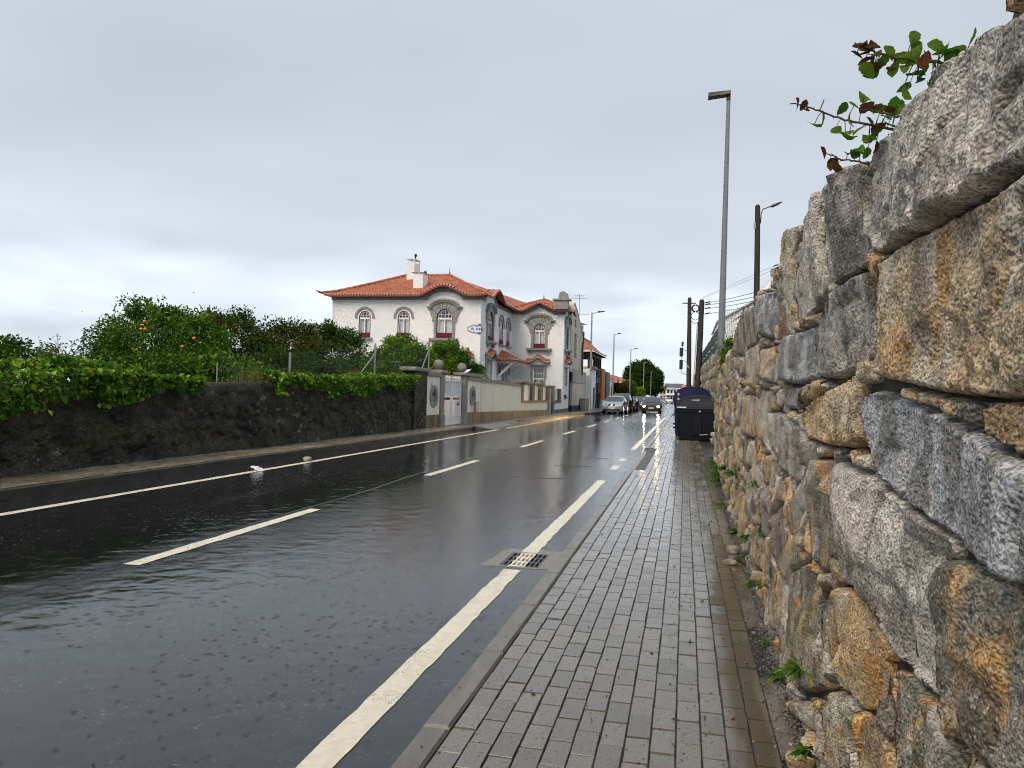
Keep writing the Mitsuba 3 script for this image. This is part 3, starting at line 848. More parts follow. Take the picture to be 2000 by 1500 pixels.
def square_window(fr, cx, hw, z0, zt, cols=4, jamb=True, body=villa):
    op = rect(cx - hw, cx + hw, z0, zt)
    w = name_of('window', body)
    gl = op.buffer(-0.07, join_style=2)
    tr = zt - 0.36 * (zt - z0)
    cut = op.difference(gl).union(rect(cx - hw, cx + hw, tr - 0.05, tr + 0.05)).union(rect(cx - 0.05, cx + 0.05, z0, tr))
    xs = np.linspace(cx - hw + 0.07, cx + hw - 0.07, cols + 1)[1:-1]
    for q in xs:
        cut = cut.union(rect(q - 0.016, q + 0.016, z0, zt))
    for q in list(np.linspace(z0 + 0.07, tr - 0.05, 5)[1:-1]) + [0.5 * (tr + zt)]:
        cut = cut.union(rect(cx - hw, cx + hw, q - 0.016, q + 0.016))
    put('sash', poly3(cut, fr, -0.13, -0.08), 'white_paint', w)
    put('pane', poly3(gl.buffer(0.03), fr, -0.110, -0.106), 'pane_glass', w)
    if jamb:
        j = rect(cx - hw - 0.2, cx + hw + 0.2, z0 - 0.1, zt + 0.22).difference(op)
        j = j.difference(rect(cx - hw - 0.3, cx - hw - 0.12, z0 - 0.2, zt - 0.8)).difference(rect(cx + hw + 0.12, cx + hw + 0.3, z0 - 0.2, zt - 0.8))
        put('jamb', poly3(j, fr, 0.0, 0.07), 'grey_stone', w)
        put('lintel', poly3(rect(cx - hw - 0.28, cx + hw + 0.28, zt + 0.221, zt + 0.31), fr, 0.0, 0.2), 'grey_stone', w)
    return op


# eaves lines: height of the frieze foot and of the tiles along each wall
def bell(x, c, w, h):
    t = np.clip(np.abs(np.asarray(x, float) - c) / w, 0, 1)
    return h * 0.5 * (1 + np.cos(PI * t))


def seg(x, c, w, h):
    t = np.clip(np.abs(np.asarray(x, float) - c) / w, 0, 1)
    return h * np.sqrt(np.clip(1 - t ** 2.1, 0, 1))


def tent(x, c, w, h):
    t = np.clip(np.abs(np.asarray(x, float) - c) / w, 0, 1)
    return h * (1 - t)


WALLS = {
    'front': (FRONT, -25.15, -13.95, lambda x: 7.98 + seg(x, -16.58, 1.24, 0.57), lambda x: 8.24 + bell(x, -16.58, 2.0, 0.70)),
    'street': (STREET, 51.5, 61.0, lambda y: 7.98 + seg(y, 54.0, 1.5, 0.60), lambda y: 8.26 + bell(y, 54.2, 2.3, 0.72)),
    'wing': (WING, -13.95, -9.6, lambda x: 7.95 + tent(x, -11.57, 1.2, 0.60), lambda x: 8.26 + tent(x, -11.55, 1.35, 0.66)),
    'side': (SIDE, 61.0, 64.1, lambda y: 7.95 + tent(y, 62.4, 1.2, 0.5), lambda y: 8.26 + tent(y, 62.4, 1.3, 0.55)),
}
openings = {k: [] for k in WALLS}
openings['front'] += [arch_window(FRONT, -22.60, 0.45, 5.26, 6.72, 7.20, False), arch_window(FRONT, -19.63, 0.45, 5.27, 6.72, 7.22, False),
                      arch_window(FRONT, -16.58, 0.58, 5.28, 6.72, 7.34, True)]
openings['street'] += [arch_window(STREET, 54.0, 0.80, 5.28, 6.72, 7.42, True), arch_window(STREET, 57.5, 0.58, 5.28, 6.62, 7.28, False), arch_window(STREET, 61.2 - 1.35, 0.52, 5.28, 6.62, 7.28, False)]
openings['wing'].append(arch_window(WING, -11.58, 0.47, 5.24, 6.70, 7.24, True))
openings['side'].append(arch_window(SIDE, 62.5, 0.45, 5.24, 6.70, 7.24, True))
openings['street'] += [square_window(STREET, 53.85, 0.72, 1.5, 3.68, 4), square_window(STREET, 59.9, 0.60, 1.5, 3.65, 4)]
openings['wing'].append(square_window(WING, -11.58, 0.46, 1.3, 3.62, 4))
openings['side'].append(square_window(SIDE, 62.5, 0.40, 2.4, 3.5, 2))
door_op = rect(56.75, 58.35, 0.15, 3.62)
openings['street'].append(door_op)
dkey = name_of('door', villa)
put('leaf', poly3(door_op.buffer(-0.05), STREET, -0.22, -0.14), 'red_paint', dkey)
put('frame', poly3(rect(56.5, 58.6, 0.15, 3.8).difference(door_op), STREET, 0.0, 0.09), 'grey_stone', dkey)

for nm, (fr, a, b, foot, tiles) in WALLS.items():
    xs = np.linspace(a, b, 121)
    poly = sg.Polygon([(a, 0.0), (b, 0.0)] + [(x, float(tiles(x))) for x in xs[::-1]])
    poly = poly.difference(unary_union(openings[nm])) if openings[nm] else poly
    put('wall', poly3(poly, fr, -0.30, 0.0), 'white_plaster', villa)
    # stone frieze under the eaves, block by block
    n = max(2, int(round((b - a) / 0.92)))
    for i in range(n):
        xa, xb = a + (b - a) * i / n + 0.010, a + (b - a) * (i + 1) / n - 0.010
        q = np.linspace(xa - (0.06 if i == 0 and nm in ('front',) else 0), xb, 14)
        g = sg.Polygon([(x, float(foot(x))) for x in q] + [(x, float(tiles(x)) - 0.01) for x in q[::-1]])
        put('frieze_block', poly3(g, fr, 0.0, 0.075), 'grey_stone', villa)
for q in ((-25.15, -24.85, 51.8, 72.7), (-25.15, -9.6, 72.7, 73), (-9.9, -9.6, 64.1, 64.3)):
    put('wall', MB().box(*q, 0, 8.2).out(), 'white_plaster', villa)
put('plinth', poly3(rect(61.0, 64.1, 0.0, 0.42), SIDE, 0.0, 0.04), 'stained_stone', villa)


def roof_patch(uv2xyz, u0, u1, n_course, run, pitch=0.22, name='roof_slope', lip=True):
    """A slope of barrel tiles: columns along u, courses up the slope (0..1). uv2xyz(u, t) gives points; ends may pinch to a hip."""
    us = np.arange(u0, u1 + 1e-6, pitch / 5)
    wave = 0.045 * np.abs(np.cos(PI * us / pitch)) ** 0.8
    rows = []
    for c in range(n_course):
        for tt, lift in ((c / n_course, 0.048), ((c + 1.0) / n_course, -0.02)):
            p = uv2xyz(us, np.full_like(us, tt))
            p = p + np.stack([0 * us, 0 * us, wave + lift], 1)
            rows.append(p)
    n, m = len(us), len(rows)
    i, j = np.meshgrid(np.arange(m - 1), np.arange(n - 1), indexing='ij')
    q = np.stack([i * n + j, i * n + j + 1, (i + 1) * n + j + 1, (i + 1) * n + j], -1).reshape(-1, 4)
    v = np.vstack(rows)
    f = np.vstack([q[:, [0, 1, 2]], q[:, [0, 2, 3]]])
    ar = np.linalg.norm(np.cross(v[f[:, 1]] - v[f[:, 0]], v[f[:, 2]] - v[f[:, 0]]), axis=1)
    k = put(name, trimesh.Trimesh(v, f[ar > 1e-7], process=False), 'roof_tile', villa, label='slope of red clay barrel tiles', kind='stuff')
    if lip:                                             # the pale mortar mouths of the lowest tiles and the red board below them
        mb, board = MB(), MB()
        uc = np.arange(u0 + pitch / 2, u1, pitch)
        e = uv2xyz(uc, np.zeros_like(uc))
        e2 = uv2xyz(uc, np.full_like(uc, 0.03))
        for a_, b_ in zip(e, e2):
            d = (a_ - b_) / (np.linalg.norm(a_ - b_) + 1e-9)
            mb.bar(a_ + (0, 0, 0.035) - d * 0.02, a_ + (0, 0, 0.035) + d * 0.06, 0.12, 0.085)
        put('tile_mouth', mb.out(), 'tile_lip', villa, kind='stuff')
        for a_, b_ in zip(e[:-1], e[1:]):
            if np.linalg.norm(a_ - b_) > 1e-4:
                board.bar(a_ + (0, 0, -0.055), b_ + (0, 0, -0.055), 0.16, 0.13)
        put('eave_board', board.out(), 'eave_red', villa)
    return k


ZR = 10.55


def front_slope(u, t):
    y = 50.95 + t * 6.05
    x = np.clip(u, -25.65 + 4.15 * t, -13.35 - 4.70 * t)
    z = 8.28 + (ZR - 8.28) * (t ** 1.06) + bell(x, -16.58, 2.0, 0.70) * np.clip(1 - t / 0.42, 0, 1) ** 1.2
    z = z + 0.10 * np.clip(1 - np.minimum(x + 25.65, -13.35 - x) / 0.8, 0, 1) * (1 - t) ** 4
    return np.stack([x, y, z], 1)


def street_slope(u, t):
    x = -13.35 - 4.70 * t
    y = np.clip(u, 50.95 + 6.05 * t, 64.5 - 6.05 * t)
    z = 8.28 + (ZR - 8.28) * (t ** 1.06) + bell(y, 54.2, 2.3, 0.72) * np.clip(1 - t / 0.42, 0, 1) ** 1.2
    return np.stack([x, y, z], 1)


roof_patch(front_slope, -25.65, -13.35, 17, 6)
roof_patch(street_slope, 50.95, 64.5, 15, 5)
put('roof_back', MB().add([(-25.65, 50.95, 8.28), (-21.5, 57, ZR), (-21.5, 66, ZR), (-25.65, 73.2, 8.28), (-18.05, 57, ZR), (-18.05, 66, ZR), (-9.2, 73.2, 8.28), (-13.4, 64.5, 8.3)],
                         [[0, 1, 2, 3], [3, 2, 5, 6]]).add([(-18.05, 57, ZR), (-18.05, 66, ZR), (-21.5, 66, ZR), (-21.5, 57, ZR), (-13.4, 63, 8.35), (-9.2, 73.2, 8.28)], [[0, 1, 2, 3], [0, 4, 5, 1]]).out(), 'roof_tile', villa)


def wing_front(u, t):
    y = 60.45 + t * 2.9
    x = np.clip(u, -14.2 + 2.45 * t, -9.15 - 2.45 * t)
    z = 8.28 + 1.15 * t + tent(x, -11.55, 1.35, 0.66) * np.clip(1 - t / 0.6, 0, 1)
    return np.stack([x, y, z], 1)


def wing_side(u, t):
    x = -9.15 - 2.45 * t
    y = np.clip(u, 60.45 + 2.9 * t, 64.6)
    z = 8.28 + 1.15 * t + tent(y, 62.4, 1.3, 0.55) * np.clip(1 - t / 0.6, 0, 1)
    return np.stack([x, y, z], 1)


def wing_left(u, t):
    x = -14.2 + 2.45 * t
    y = np.clip(u, 60.45 + 2.9 * t, 72)
    return np.stack([x, y, 8.28 + 1.15 * t + 0 * u], 1)


roof_patch(wing_front, -14.2, -9.15, 8, 3)
roof_patch(wing_side, 60.45, 64.6, 8, 3)
roof_patch(wing_left, 60.45, 72, 8, 3, lip=False)


def ridge(a, b, r=0.10, sag=0.0):
    n = max(3, int(np.linalg.norm(np.subtract(b, a)) / 0.4))
    p = np.linspace(a, b, 2 * n)
    rr = np.where(np.arange(2 * n) % 2, r, r * 0.82)
    return p, rr


put('ceiling', MB().box(-24.8, -14.3, 51.85, 63, 7.7, 7.9).box(-13.6, -9.95, 61.35, 64, 7.7, 7.9).box(-24.8, -14.3, 51.85, 63, 4.3, 4.5).box(-13.6, -9.95, 61.35, 64, 4.3, 4.5).out(), 'grey_stone', villa)
hip_t = np.linspace(0, 1, 26)
for sx in (-99.0, 99.0):
    q = front_slope(np.full(26, sx), hip_t) + (0, 0, 0.10)
    put('hip_tiles', MB().tube(q, np.where(np.arange(26) % 2, 0.115, 0.09), 7).out(), 'roof_tile', villa, smooth=30, label='hip tiles')
put('left_slope', MB().add([(-25.65, 50.95, 8.28), (-21.5, 57, ZR), (-25.65, 73, 8.28)] , [[0, 1, 2]]).out(), 'roof_tile', villa)
mb = MB()
for a, b in (((-21.5, 57, ZR + 0.07), (-18.05, 57, ZR + 0.07)),
             ((-14.2, 60.45, 8.4), (-11.7, 63.4, 9.5)), ((-9.1, 60.4, 8.42), (-11.65, 63.4, 9.5)), ((-11.7, 63.4, 9.5), (-11.7, 70, 9.5))):
    p, rr = ridge(a, b)
    mb.tube(p, rr, 7)
put('ridge_tiles', mb.out(), 'roof_tile', villa, smooth=30, label='ridge and hip tiles')
put('roof_horn', MB().tube([(-25.6, 51.0, 8.42), (-25.85, 50.75, 8.47), (-26.02, 50.6, 8.60)], [0.10, 0.07, 0.02], 6).out(), 'eave_red', villa, smooth=True)
for x, y, z in ((-18.05, 57, ZR), (-11.75, 63.4, 9.45)):
    put('finial', MB().tube([(x, y, z), (x, y, z + 0.16), (x, y, z + 0.2), (x, y, z + 0.28), (x, y, z + 0.34), (x, y, z + 0.6)], [0.09, 0.06, 0.03, 0.055, 0.02, 0.006], 7).out(), 'dark_metal', villa, smooth=True)


def chimney(x0, x1, y0, y1, z0, z1, cap, pot):
    c = name_of('chimney', villa)
    put('shaft', MB().box(x0, x1, y0, y1, z0, z1).out(), 'white_plaster', c)
    mb = MB()
    if cap:
        for x in (x0 + 0.06, x1 - 0.06):
            for y in (y0 + 0.06, y1 - 0.06):
                mb.box(x - 0.035, x + 0.035, y - 0.035, y + 0.035, z1, z1 + 0.26)
        mb.box(x0 - 0.04, x1 + 0.04, y0 - 0.04, y1 + 0.04, z1 + 0.26, z1 + 0.31)
        mb.add([(x0 - 0.02, y0, z1 + 0.31), (x1 + 0.02, y0, z1 + 0.31), (x1 + 0.02, y1, z1 + 0.31), (x0 - 0.02, y1, z1 + 0.31), ((x0 + x1) / 2, (y0 + y1) / 2, z1 + 0.40)], [[0, 1, 4], [1, 2, 4], [2, 3, 4], [3, 0, 4]])
        put('cap', mb.out(), 'white_plaster', c)
    else:
        put('cap', MB().box(x0 - 0.07, x1 + 0.05, y0 - 0.06, y1 + 0.06, z1, z1 + 0.07).out(), 'grey_stone', c)
    if pot:
        px, py, pz = pot
        put('cowl', MB().tube([(px, py, pz), (px, py, pz + 0.10), (px + 0.02, py, pz + 0.2), (px, py, pz + 0.33), (px, py, pz + 0.37)], [0.05, 0.05, 0.12, 0.09, 0.02], 8).out(), 'black_iron', c, smooth=True)


chimney(-21.05, -20.45, 55.6, 56.9, 9.3, 11.38, True, (-20.6, 56.2, 11.78))
chimney(-19.55, -18.82, 53.0, 54.1, 8.4, 10.13, False, (-19.45, 55.3, 10.3))
chimney(-22.3, -21.5, 59.5, 60.3, 9.5, 10.9, False, None)

# shaped gablet at the street corner of the wing
t = sg.Polygon([(-10.25, 8.35), (-9.2, 8.35), (-9.15, 8.65), (-9.25, 9.0), (-9.0, 9.04), (-9.0, 9.12), (-9.22, 9.14), (-9.32, 9.6), (-9.62, 9.76), (-9.9, 9.66), (-10.02, 9.14), (-10.42, 9.14), (-10.42, 9.04), (-10.3, 9.0), (-10.38, 8.7)])
put('gablet', poly3(t, ((0, 60.95, 0), (1, 0, 0), (0, -1, 0)), 0.0, 0.75), 'grey_stone', villa)
t2 = sg.Polygon([(-10.45, 9.03), (-9.02, 9.03), (-9.02, 9.15), (-10.45, 9.15)])
put('gablet_cornice', poly3(t2, ((0, 60.95, 0), (1, 0, 0), (0, -1, 0)), -0.05, 0.87), 'grey_stone', villa)
m = trimesh.creation.cylinder(radius=0.23, height=0.30, sections=16)
m.apply_transform(trimesh.transformations.rotation_matrix(PI / 2 - 0.3, [0, 1, 0]))
m.apply_translation((-8.95, 61.4, 8.45))
k = put('floodlight', m, 'white_paint', villa, smooth=40)
m2 = trimesh.creation.cylinder(radius=0.19, height=0.05, sections=16)
m2.apply_transform(trimesh.transformations.rotation_matrix(PI / 2 - 0.3, [0, 1, 0]))
m2.apply_translation((-8.80, 61.4, 8.40))
put('lens', m2, 'window_dark', k)


def awning(fr, c, hw, z, h, out_=0.42):
    """A little tiled roof with a bell-shaped front over a window."""
    a = name_of('awning', villa)
    xs = np.linspace(c - hw, c + hw, 33)
    zz = z + h * np.exp(-((xs - c) / (0.42 * hw)) ** 2) + 0.06 * np.abs((xs - c) / hw) ** 3
    poly = sg.Polygon(list(zip(xs, zz)) + list(zip(xs[::-1], (zz - 0.13)[::-1])))
    put('moulding', poly3(poly, fr, 0.0, out_ - 0.12), 'grey_stone', a)
    o, u, n = (np.array(q, float) for q in fr)
    mb, lipm = MB(), MB()
    for x in np.arange(c - hw + 0.07, c + hw, 0.16):
        z0 = float(np.interp(x, xs, zz))
        p0 = o + x * u + np.array([0, 0, z0 + 0.20])
        p1 = o + x * u + n * out_ + np.array([0, 0, z0 + 0.015])
        mb.tube([p0, p1], [0.088, 0.098], 8)
        lipm.tube([p1 + n * 0.002, p1 + n * 0.012], [0.07, 0.07], 8)
    put('tiles', mb.out(), 'roof_tile', a, smooth=40, kind='stuff')
    put('tile_mouth', lipm.out(), 'tile_lip', a, kind='stuff')


awning(WING, -11.6, 0.98, 4.10, 0.40)
awning(STREET, 54.2, 1.35, 4.10, 0.42)
awning(SIDE, 62.6, 0.85, 4.10, 0.40)


# porch roof over the red door
def porch(u, t):
    y = np.clip(u, 55.9 + 1.9 * t, 60.5 - 1.9 * t)
    x = -12.35 - 1.6 * t
    return np.stack([x, y, 4.05 + 0.80 * t ** 1.2 + 0 * u], 1)


roof_patch(porch, 55.9, 60.5, 5, 2, name='porch_slope')
roof_patch(lambda u, t: np.stack([np.clip(u, -13.95, -12.35 - 1.6 * t), 55.9 + 1.9 * t, 4.05 + 0.80 * t ** 1.2 + 0 * u], 1), -13.95, -12.35, 5, 2, name='porch_slope')
roof_patch(lambda u, t: np.stack([np.clip(u, -13.95, -12.35 - 1.6 * t), 60.5 - 1.9 * t, 4.05 + 0.80 * t ** 1.2 + 0 * u], 1), -13.95, -12.35, 5, 2, name='porch_slope')
mb = MB().box(-13.9, -12.45, 56.1, 60.3, 3.86, 3.99)
for y in (56.35, 59.9):
    mb.bar((-13.85, y, 2.75), (-12.7, y, 3.85), 0.17, 0.17)
    mb.box(-13.95, -13.6, y - 0.12, y + 0.12, 2.5, 2.72)
put('porch_frame', mb.out(), 'white_plaster', villa, label='pale porch beam on slanting brackets')
# the lean-to on the garden side
put('lean_to', MB().box(-19.5, -14.2, 50.5, 51.5, 0.1, 3.75).out(), 'white_plaster', villa)
roof_patch(lambda u, t: np.stack([np.clip(u, -20, -13.85 - 0.9 * t), 50.1 + 1.4 * t, 3.93 + 0.5 * t + 0 * u], 1), -20, -13.85, 4, 2, name='lean_to_slope')

# painted tile sign wrapped round the corner
sgn = thing('house_sign', 'blue and white painted tile name sign on the corner of the white villa', 'sign')


def scal(cx, cz, rx, rz, n=40, k=0.10):
    a = np.linspace(0, 2 * PI, n, endpoint=False)
    r = 1 + k * np.abs(np.sin(a * 4.0)) - k / 2
    return sg.Polygon(np.stack([cx + rx * r * np.cos(a), cz + rz * r * np.sin(a)], 1)).buffer(0)


full = scal(-14.25, 5.95, 0.66, 0.30).union(scal(-14.0, 6.22, 0.13, 0.10)).union(scal(-14.05, 5.68, 0.16, 0.10))
inner_ = full.buffer(-0.055)
marks = unary_union([rect(-14.62, -14.57, 5.88, 6.03), rect(-14.53, -14.49, 5.86, 6.04), rect(-14.46, -14.42, 5.86, 6.03), rect(-14.44, -14.36, 5.86, 5.90), scal(-14.22, 5.95, 0.06, 0.06, 12), rect(-14.10, -14.06, 5.88, 6.03),
                     scal(-14.0, 5.94, 0.055, 0.07, 12), scal(-13.84, 5.93, 0.10, 0.10, 16), scal(-14.02, 6.2, 0.09, 0.06, 12), scal(-14.06, 5.68, 0.10, 0.05, 12), scal(-14.2, 6.12, 0.10, 0.03, 12)])
for nm, poly, d0, d1, m in (('rim', full, 0.0, 0.03, 'brown_rim'), ('panel', inner_, 0.031, 0.036, 'glazed_white'), ('lettering', marks, 0.037, 0.040, 'blue_tile')):
    a_ = poly.intersection(rect(-16, -13.95 + d1, 5, 7))
    b_ = poly.intersection(rect(-13.95 + d1, -13, 5, 7))
    ms = [poly3(a_, FRONT, d0, d1)]
    if b_.area > 1e-3:
        ms.append(poly3(affinity.translate(affinity.scale(b_, 1.6, 1, origin=(-13.95, 0)), 51.5 + 13.95 - d1, 0), STREET, d0, d1))
    put(nm, trimesh.util.concatenate(ms), m, sgn)


# ------------------------------------------------------------------ garden: dark wall, gate, cream wall, trees
put('garden_ground', MB().box(-60, -10.0, -60, 26.6, -0.05, 1.30).out(), 'soil', kind='structure', label='raised garden behind the dark wall')
put('yard', sheet(-40, -9.9, 26.6, 64, 0.10), 'joint_sand', kind='structure', label='paved yard in front of the white villa')

dw = thing('garden_wall', 'long dark mossy rendered wall on the left under the ivy', 'wall')
ys = np.arange(-8, 26.36, 0.045)
zt = np.interp(ys, [-8, 10, 13.15, 17.4, 26.4], [1.45, 1.47, 1.58, 1.70, 1.94])
prof = [(0.06, -0.03), (0.03, 0.1)] + [(0, k) for k in np.linspace(0.16, 0.88, 26)] + [(-0.02, 0.94), (-0.06, 0.985), (-0.14, 1.0), (-0.25, 1.0), (-0.36, 0.985), (-0.42, 0.9), (-0.42, 0.5)]
rows = []
for dx, k in prof:
    rows.append(np.stack([-9.62 + dx + 0 * ys, ys, np.maximum(-0.03, k * zt + (0.1 if k < 0.1 else 0.13 * (1 - k)))], 1))
v = np.stack(rows, 1).reshape(-1, 3)
amp = 0.10 * vf(v, 1.3, 3) + 0.055 * vf(v, 4.6, 5) + 0.03 * vf(v, 12, 8, 2)
# rubble bedded in the old render: blocks a little proud, joints a little sunk
jr = np.random.default_rng(3)
cy_, cz_ = np.meshgrid(np.arange(-9, 27, 0.42), np.arange(-0.1, 2.3, 0.27))
cen_ = np.stack([cy_.ravel(), cz_.ravel()], 1) + jr.uniform(-0.15, 0.15, (cy_.size, 2)) * (1, 0.7)
from scipy.spatial import cKDTree
dd, ii = cKDTree(cen_ * (1, 1.4)).query(v[:, 1:3] * (1, 1.4), k=2)
edge_ = np.clip((dd[:, 1] - dd[:, 0]) / 0.10, 0, 1)
face_ = (v[:, 2] > 0.15) & (v[:, 2] < 1.9)
v[:, 0] += face_ * (0.035 * edge_ - 0.035 + 0.03 * (jr.random(len(cen_))[ii[:, 0]] - 0.5) * edge_)
v[:, 0] += amp * 0.8
v[:, 2] += (0.05 * vf(v, 2.5, 9)) * (v[:, 2] > 1.2)
n = len(prof)
i, j = np.meshgrid(np.arange(len(ys) - 1), np.arange(n - 1), indexing='ij')
q = np.stack([i * n + j, (i + 1) * n + j, (i + 1) * n + j + 1, i * n + j + 1], -1).reshape(-1, 4)
put('wall_body', trimesh.Trimesh(v, np.vstack([q[:, [0, 1, 2]], q[:, [0, 2, 3]]]), process=False), 'mossy_render', dw, smooth=True)


def rough_block(x0, x1, y0, y1, z0, z1, b=0.02):
    """A stone block with worn, rounded edges."""
    m = trimesh.creation.box(extents=(x1 - x0, y1 - y0, z1 - z0))
    m = m.subdivide().subdivide()
    w = np.array(m.vertices)
    h = np.array([(x1 - x0), (y1 - y0), (z1 - z0)]) / 2
    c = np.clip(w, -(h - b), h - b)
    d = w - c
    L = np.linalg.norm(d, axis=1, keepdims=True)
    w = c + np.where(L > 1e-9, d / np.maximum(L, 1e-9) * b, 0)
    w = w + np.array([(x0 + x1), (y0 + y1), (z0 + z1)]) / 2
    return trimesh.Trimesh(w + 0.006 * np.stack([vn(w, 9, 1), vn(w, 9, 2), vn(w, 9, 3)], 1), m.faces, process=False)


pl_ = thing('gate_pier', 'dark stained square pier with a grey capstone at the end of the mossy wall', 'pillar')
put('shaft', rough_block(-10.05, -9.55, 26.35, 27.75, -0.03, 2.26), 'mossy_render', pl_, smooth=35)
put('capstone', rough_block(-10.12, -9.47, 26.2, 27.95, 2.26, 2.43, 0.05), 'cap_stone', pl_, smooth=35)
GW = ((-9.6, 0, 0), (0, 1, 0), (1, 0, 0))


def oculus(par, cy, cz):
    e = affinity.scale(sg.Point(0, 0).buffer(1, 24), 0.47, 0.44)
    e = affinity.translate(e, cy, cz)
    qf = unary_union([affinity.translate(sg.Point(0, 0).buffer(0.15, 8), cy + 0.15 * a_, cz + 0.15 * b_) for a_, b_ in ((1, 0), (-1, 0), (0, 1), (0, -1))])
    k = put('oculus', poly3(e.difference(qf), GW, -0.31, 0.045), 'grey_stone', par)
    put('grille', poly3(rect(cy - 0.3, cy + 0.3, cz - 0.012, cz + 0.012).union(rect(cy - 0.012, cy + 0.012, cz - 0.3, cz + 0.3)), GW, -0.1, -0.08), 'white_paint', k)
    return e


cw1 = thing('panel_wall', 'short cream wall panel with an oval opening between the dark pier and the gate', 'wall')
e = oculus(cw1, 28.66, 1.35)
put('face', poly3(rect(27.76, 29.42, 0.62, 2.12).difference(e), GW, -0.30, 0.0), 'cream_plaster', cw1)
put('plinth', poly3(rect(27.76, 29.42, -0.03, 0.619), GW, -0.30, 0.035), 'stained_stone', cw1)
put('coping', rough_block(-9.95, -9.52, 27.76, 29.42, 2.12, 2.27), 'cap_stone', cw1, smooth=35)


def ball_pier(y0, y1, lab):
    p = thing('gate_post', lab, 'pillar')
    put('shaft', rough_block(-9.98, -9.54, y0, y1, 0.62, 2.26, 0.015), 'cap_stone', p, smooth=35)
    put('foot', rough_block(-10.0, -9.51, y0 - 0.03, y1 + 0.03, -0.03, 0.62, 0.015), 'cap_stone', p, smooth=35)
    yc = (y0 + y1) / 2
    put('capstone', rough_block(-10.06, -9.46, y0 - 0.13, y1 + 0.13, 2.261, 2.42, 0.05), 'cap_stone', p, smooth=35)
    m = trimesh.creation.icosphere(subdivisions=3, radius=0.215)
    m.apply_translation((-9.76, yc, 2.625))
    put('ball', m, 'cap_stone', p, smooth=True)


ball_pier(29.42, 29.92, 'stone gate post with a ball finial left of the white gate')
ball_pier(32.75, 33.30, 'stone gate post with a ball finial right of the white gate')
gt = thing('gate', 'white metal double gate with spiked bars between two ball-topped posts', 'gate')
for k, (ya, yb) in enumerate(((29.95, 31.32), (31.36, 32.72))):
    lf = name_of('leaf', gt)
    put('sheet', MB().box(-9.71, -9.69, ya + 0.04, yb - 0.04, 0.18, 1.20).out(), 'gate_white', lf)
    mb = MB()
    for y in (ya, yb - 0.05):
        mb.box(-9.73, -9.67, y, y + 0.05, 0.15, 2.03)
    for z in (0.15, 0.48, 1.13, 1.30, 1.98):
        mb.box(-9.725, -9.665, ya + 0.05, yb - 0.05, z, z + 0.05)
    put('frame', mb.out(), 'gate_white', lf)
    for y in np.linspace(ya + 0.10, yb - 0.10, 11):
        put('bar', MB().tube([(-9.70, y, 1.35), (-9.70, y, 2.10), (-9.70, y, 2.13), (-9.70, y, 2.24)], [0.013, 0.013, 0.026, 0.004], 5).out(), 'gate_white', lf)
    put('bar_backing', MB().box(-9.745, -9.735, ya + 0.05, yb - 0.05, 1.35, 2.0).out(), 'gate_white', lf)
put('letter_plate', MB().box(-9.69, -9.675, 32.2, 32.42, 0.95, 1.05).out(), 'dark_metal', gt)
sp = thing('solar_panel', 'small tilted solar panel on the wall beside the right ball post', 'solar panel')
put('panel', MB().add([(-9.95, 33.45, 2.38), (-9.6, 33.45, 2.46), (-9.6, 34.0, 2.62), (-9.95, 34.0, 2.54), (-9.95, 33.45, 2.36), (-9.6, 33.45, 2.44), (-9.6, 34.0, 2.60), (-9.95, 34.0, 2.52)], [[0, 1, 2, 3], [4, 7, 6, 5], [0, 4, 5, 1], [1, 5, 6, 2], [2, 6, 7, 3], [3, 7, 4, 0]]).out(), 'glazed_white', sp)
put('bracket', MB().bar((-9.78, 33.7, 2.25), (-9.78, 33.75, 2.5), 0.04).out(), 'grey_metal', sp)

cw = thing('boundary_wall', 'long cream plastered garden wall with a dark stone plinth along the left pavement', 'wall')
e = oculus(cw, 34.30, 1.38)
zp = lambda y: float(np.interp(y, [33, 55], [0.64, 0.42]))
put('face', poly3(sg.Polygon([(33.34, 0.5), (54.25, 0.3), (54.25, 1.02), (45.6, 1.08), (45.6, 1.98), (33.34, 2.10)]).difference(e), GW, -0.30, 0.0), 'cream_plaster', cw)
for k in range(15):
    ya, yb = 33.34 + k * 1.394, 33.34 + (k + 1) * 1.394 - 0.012
    put('plinth_stone', poly3(sg.Polygon([(ya, -0.03), (yb, -0.03), (yb, zp(yb)), (ya, zp(ya))]), GW, -0.28, 0.04), 'stained_stone', cw)
for k in range(8):
    ya, yb = 33.34 + k * 1.53, 33.34 + (k + 1) * 1.53 - 0.012
    z1, z2 = np.interp([ya, yb], [33.3, 45.6], [2.10, 1.98])
    put('coping_stone', poly3(sg.Polygon([(ya, z1), (yb, z2), (yb, z2 + 0.14), (ya, z1 + 0.14)]), GW, -0.36, 0.08), 'cap_stone', cw)
put('coping_block', rough_block(-10.0, -9.5, 33.5, 35.9, 2.245, 2.42, 0.04), 'cap_stone', cw, smooth=35)
put('openwork_rail', poly3(rect(45.3, 54.2, 0.98, 1.12), GW, -0.33, 0.05), 'stained_stone', cw)
put('end_post', poly3(rect(45.2, 45.75, 1.0, 2.05), GW, -0.3, 0.05), 'stained_stone', cw)
m = rough_block(-9.98, -9.3, 44.4, 46.3, 2.1, 2.32, 0.10)
put('mushroom_cap', m, 'stained_stone', cw, smooth=True)
for yc in (48.85, 51.75):
    k = name_of('post', cw)
    put('shaft', rough_block(-9.9, -9.55, yc - 0.42, yc + 0.42, 1.1, 2.12), 'stained_stone', k, smooth=35)
    put('cap', rough_block(-9.95, -9.50, yc - 0.5, yc + 0.5, 2.12, 2.30, 0.05), 'stained_stone', k, smooth=35)
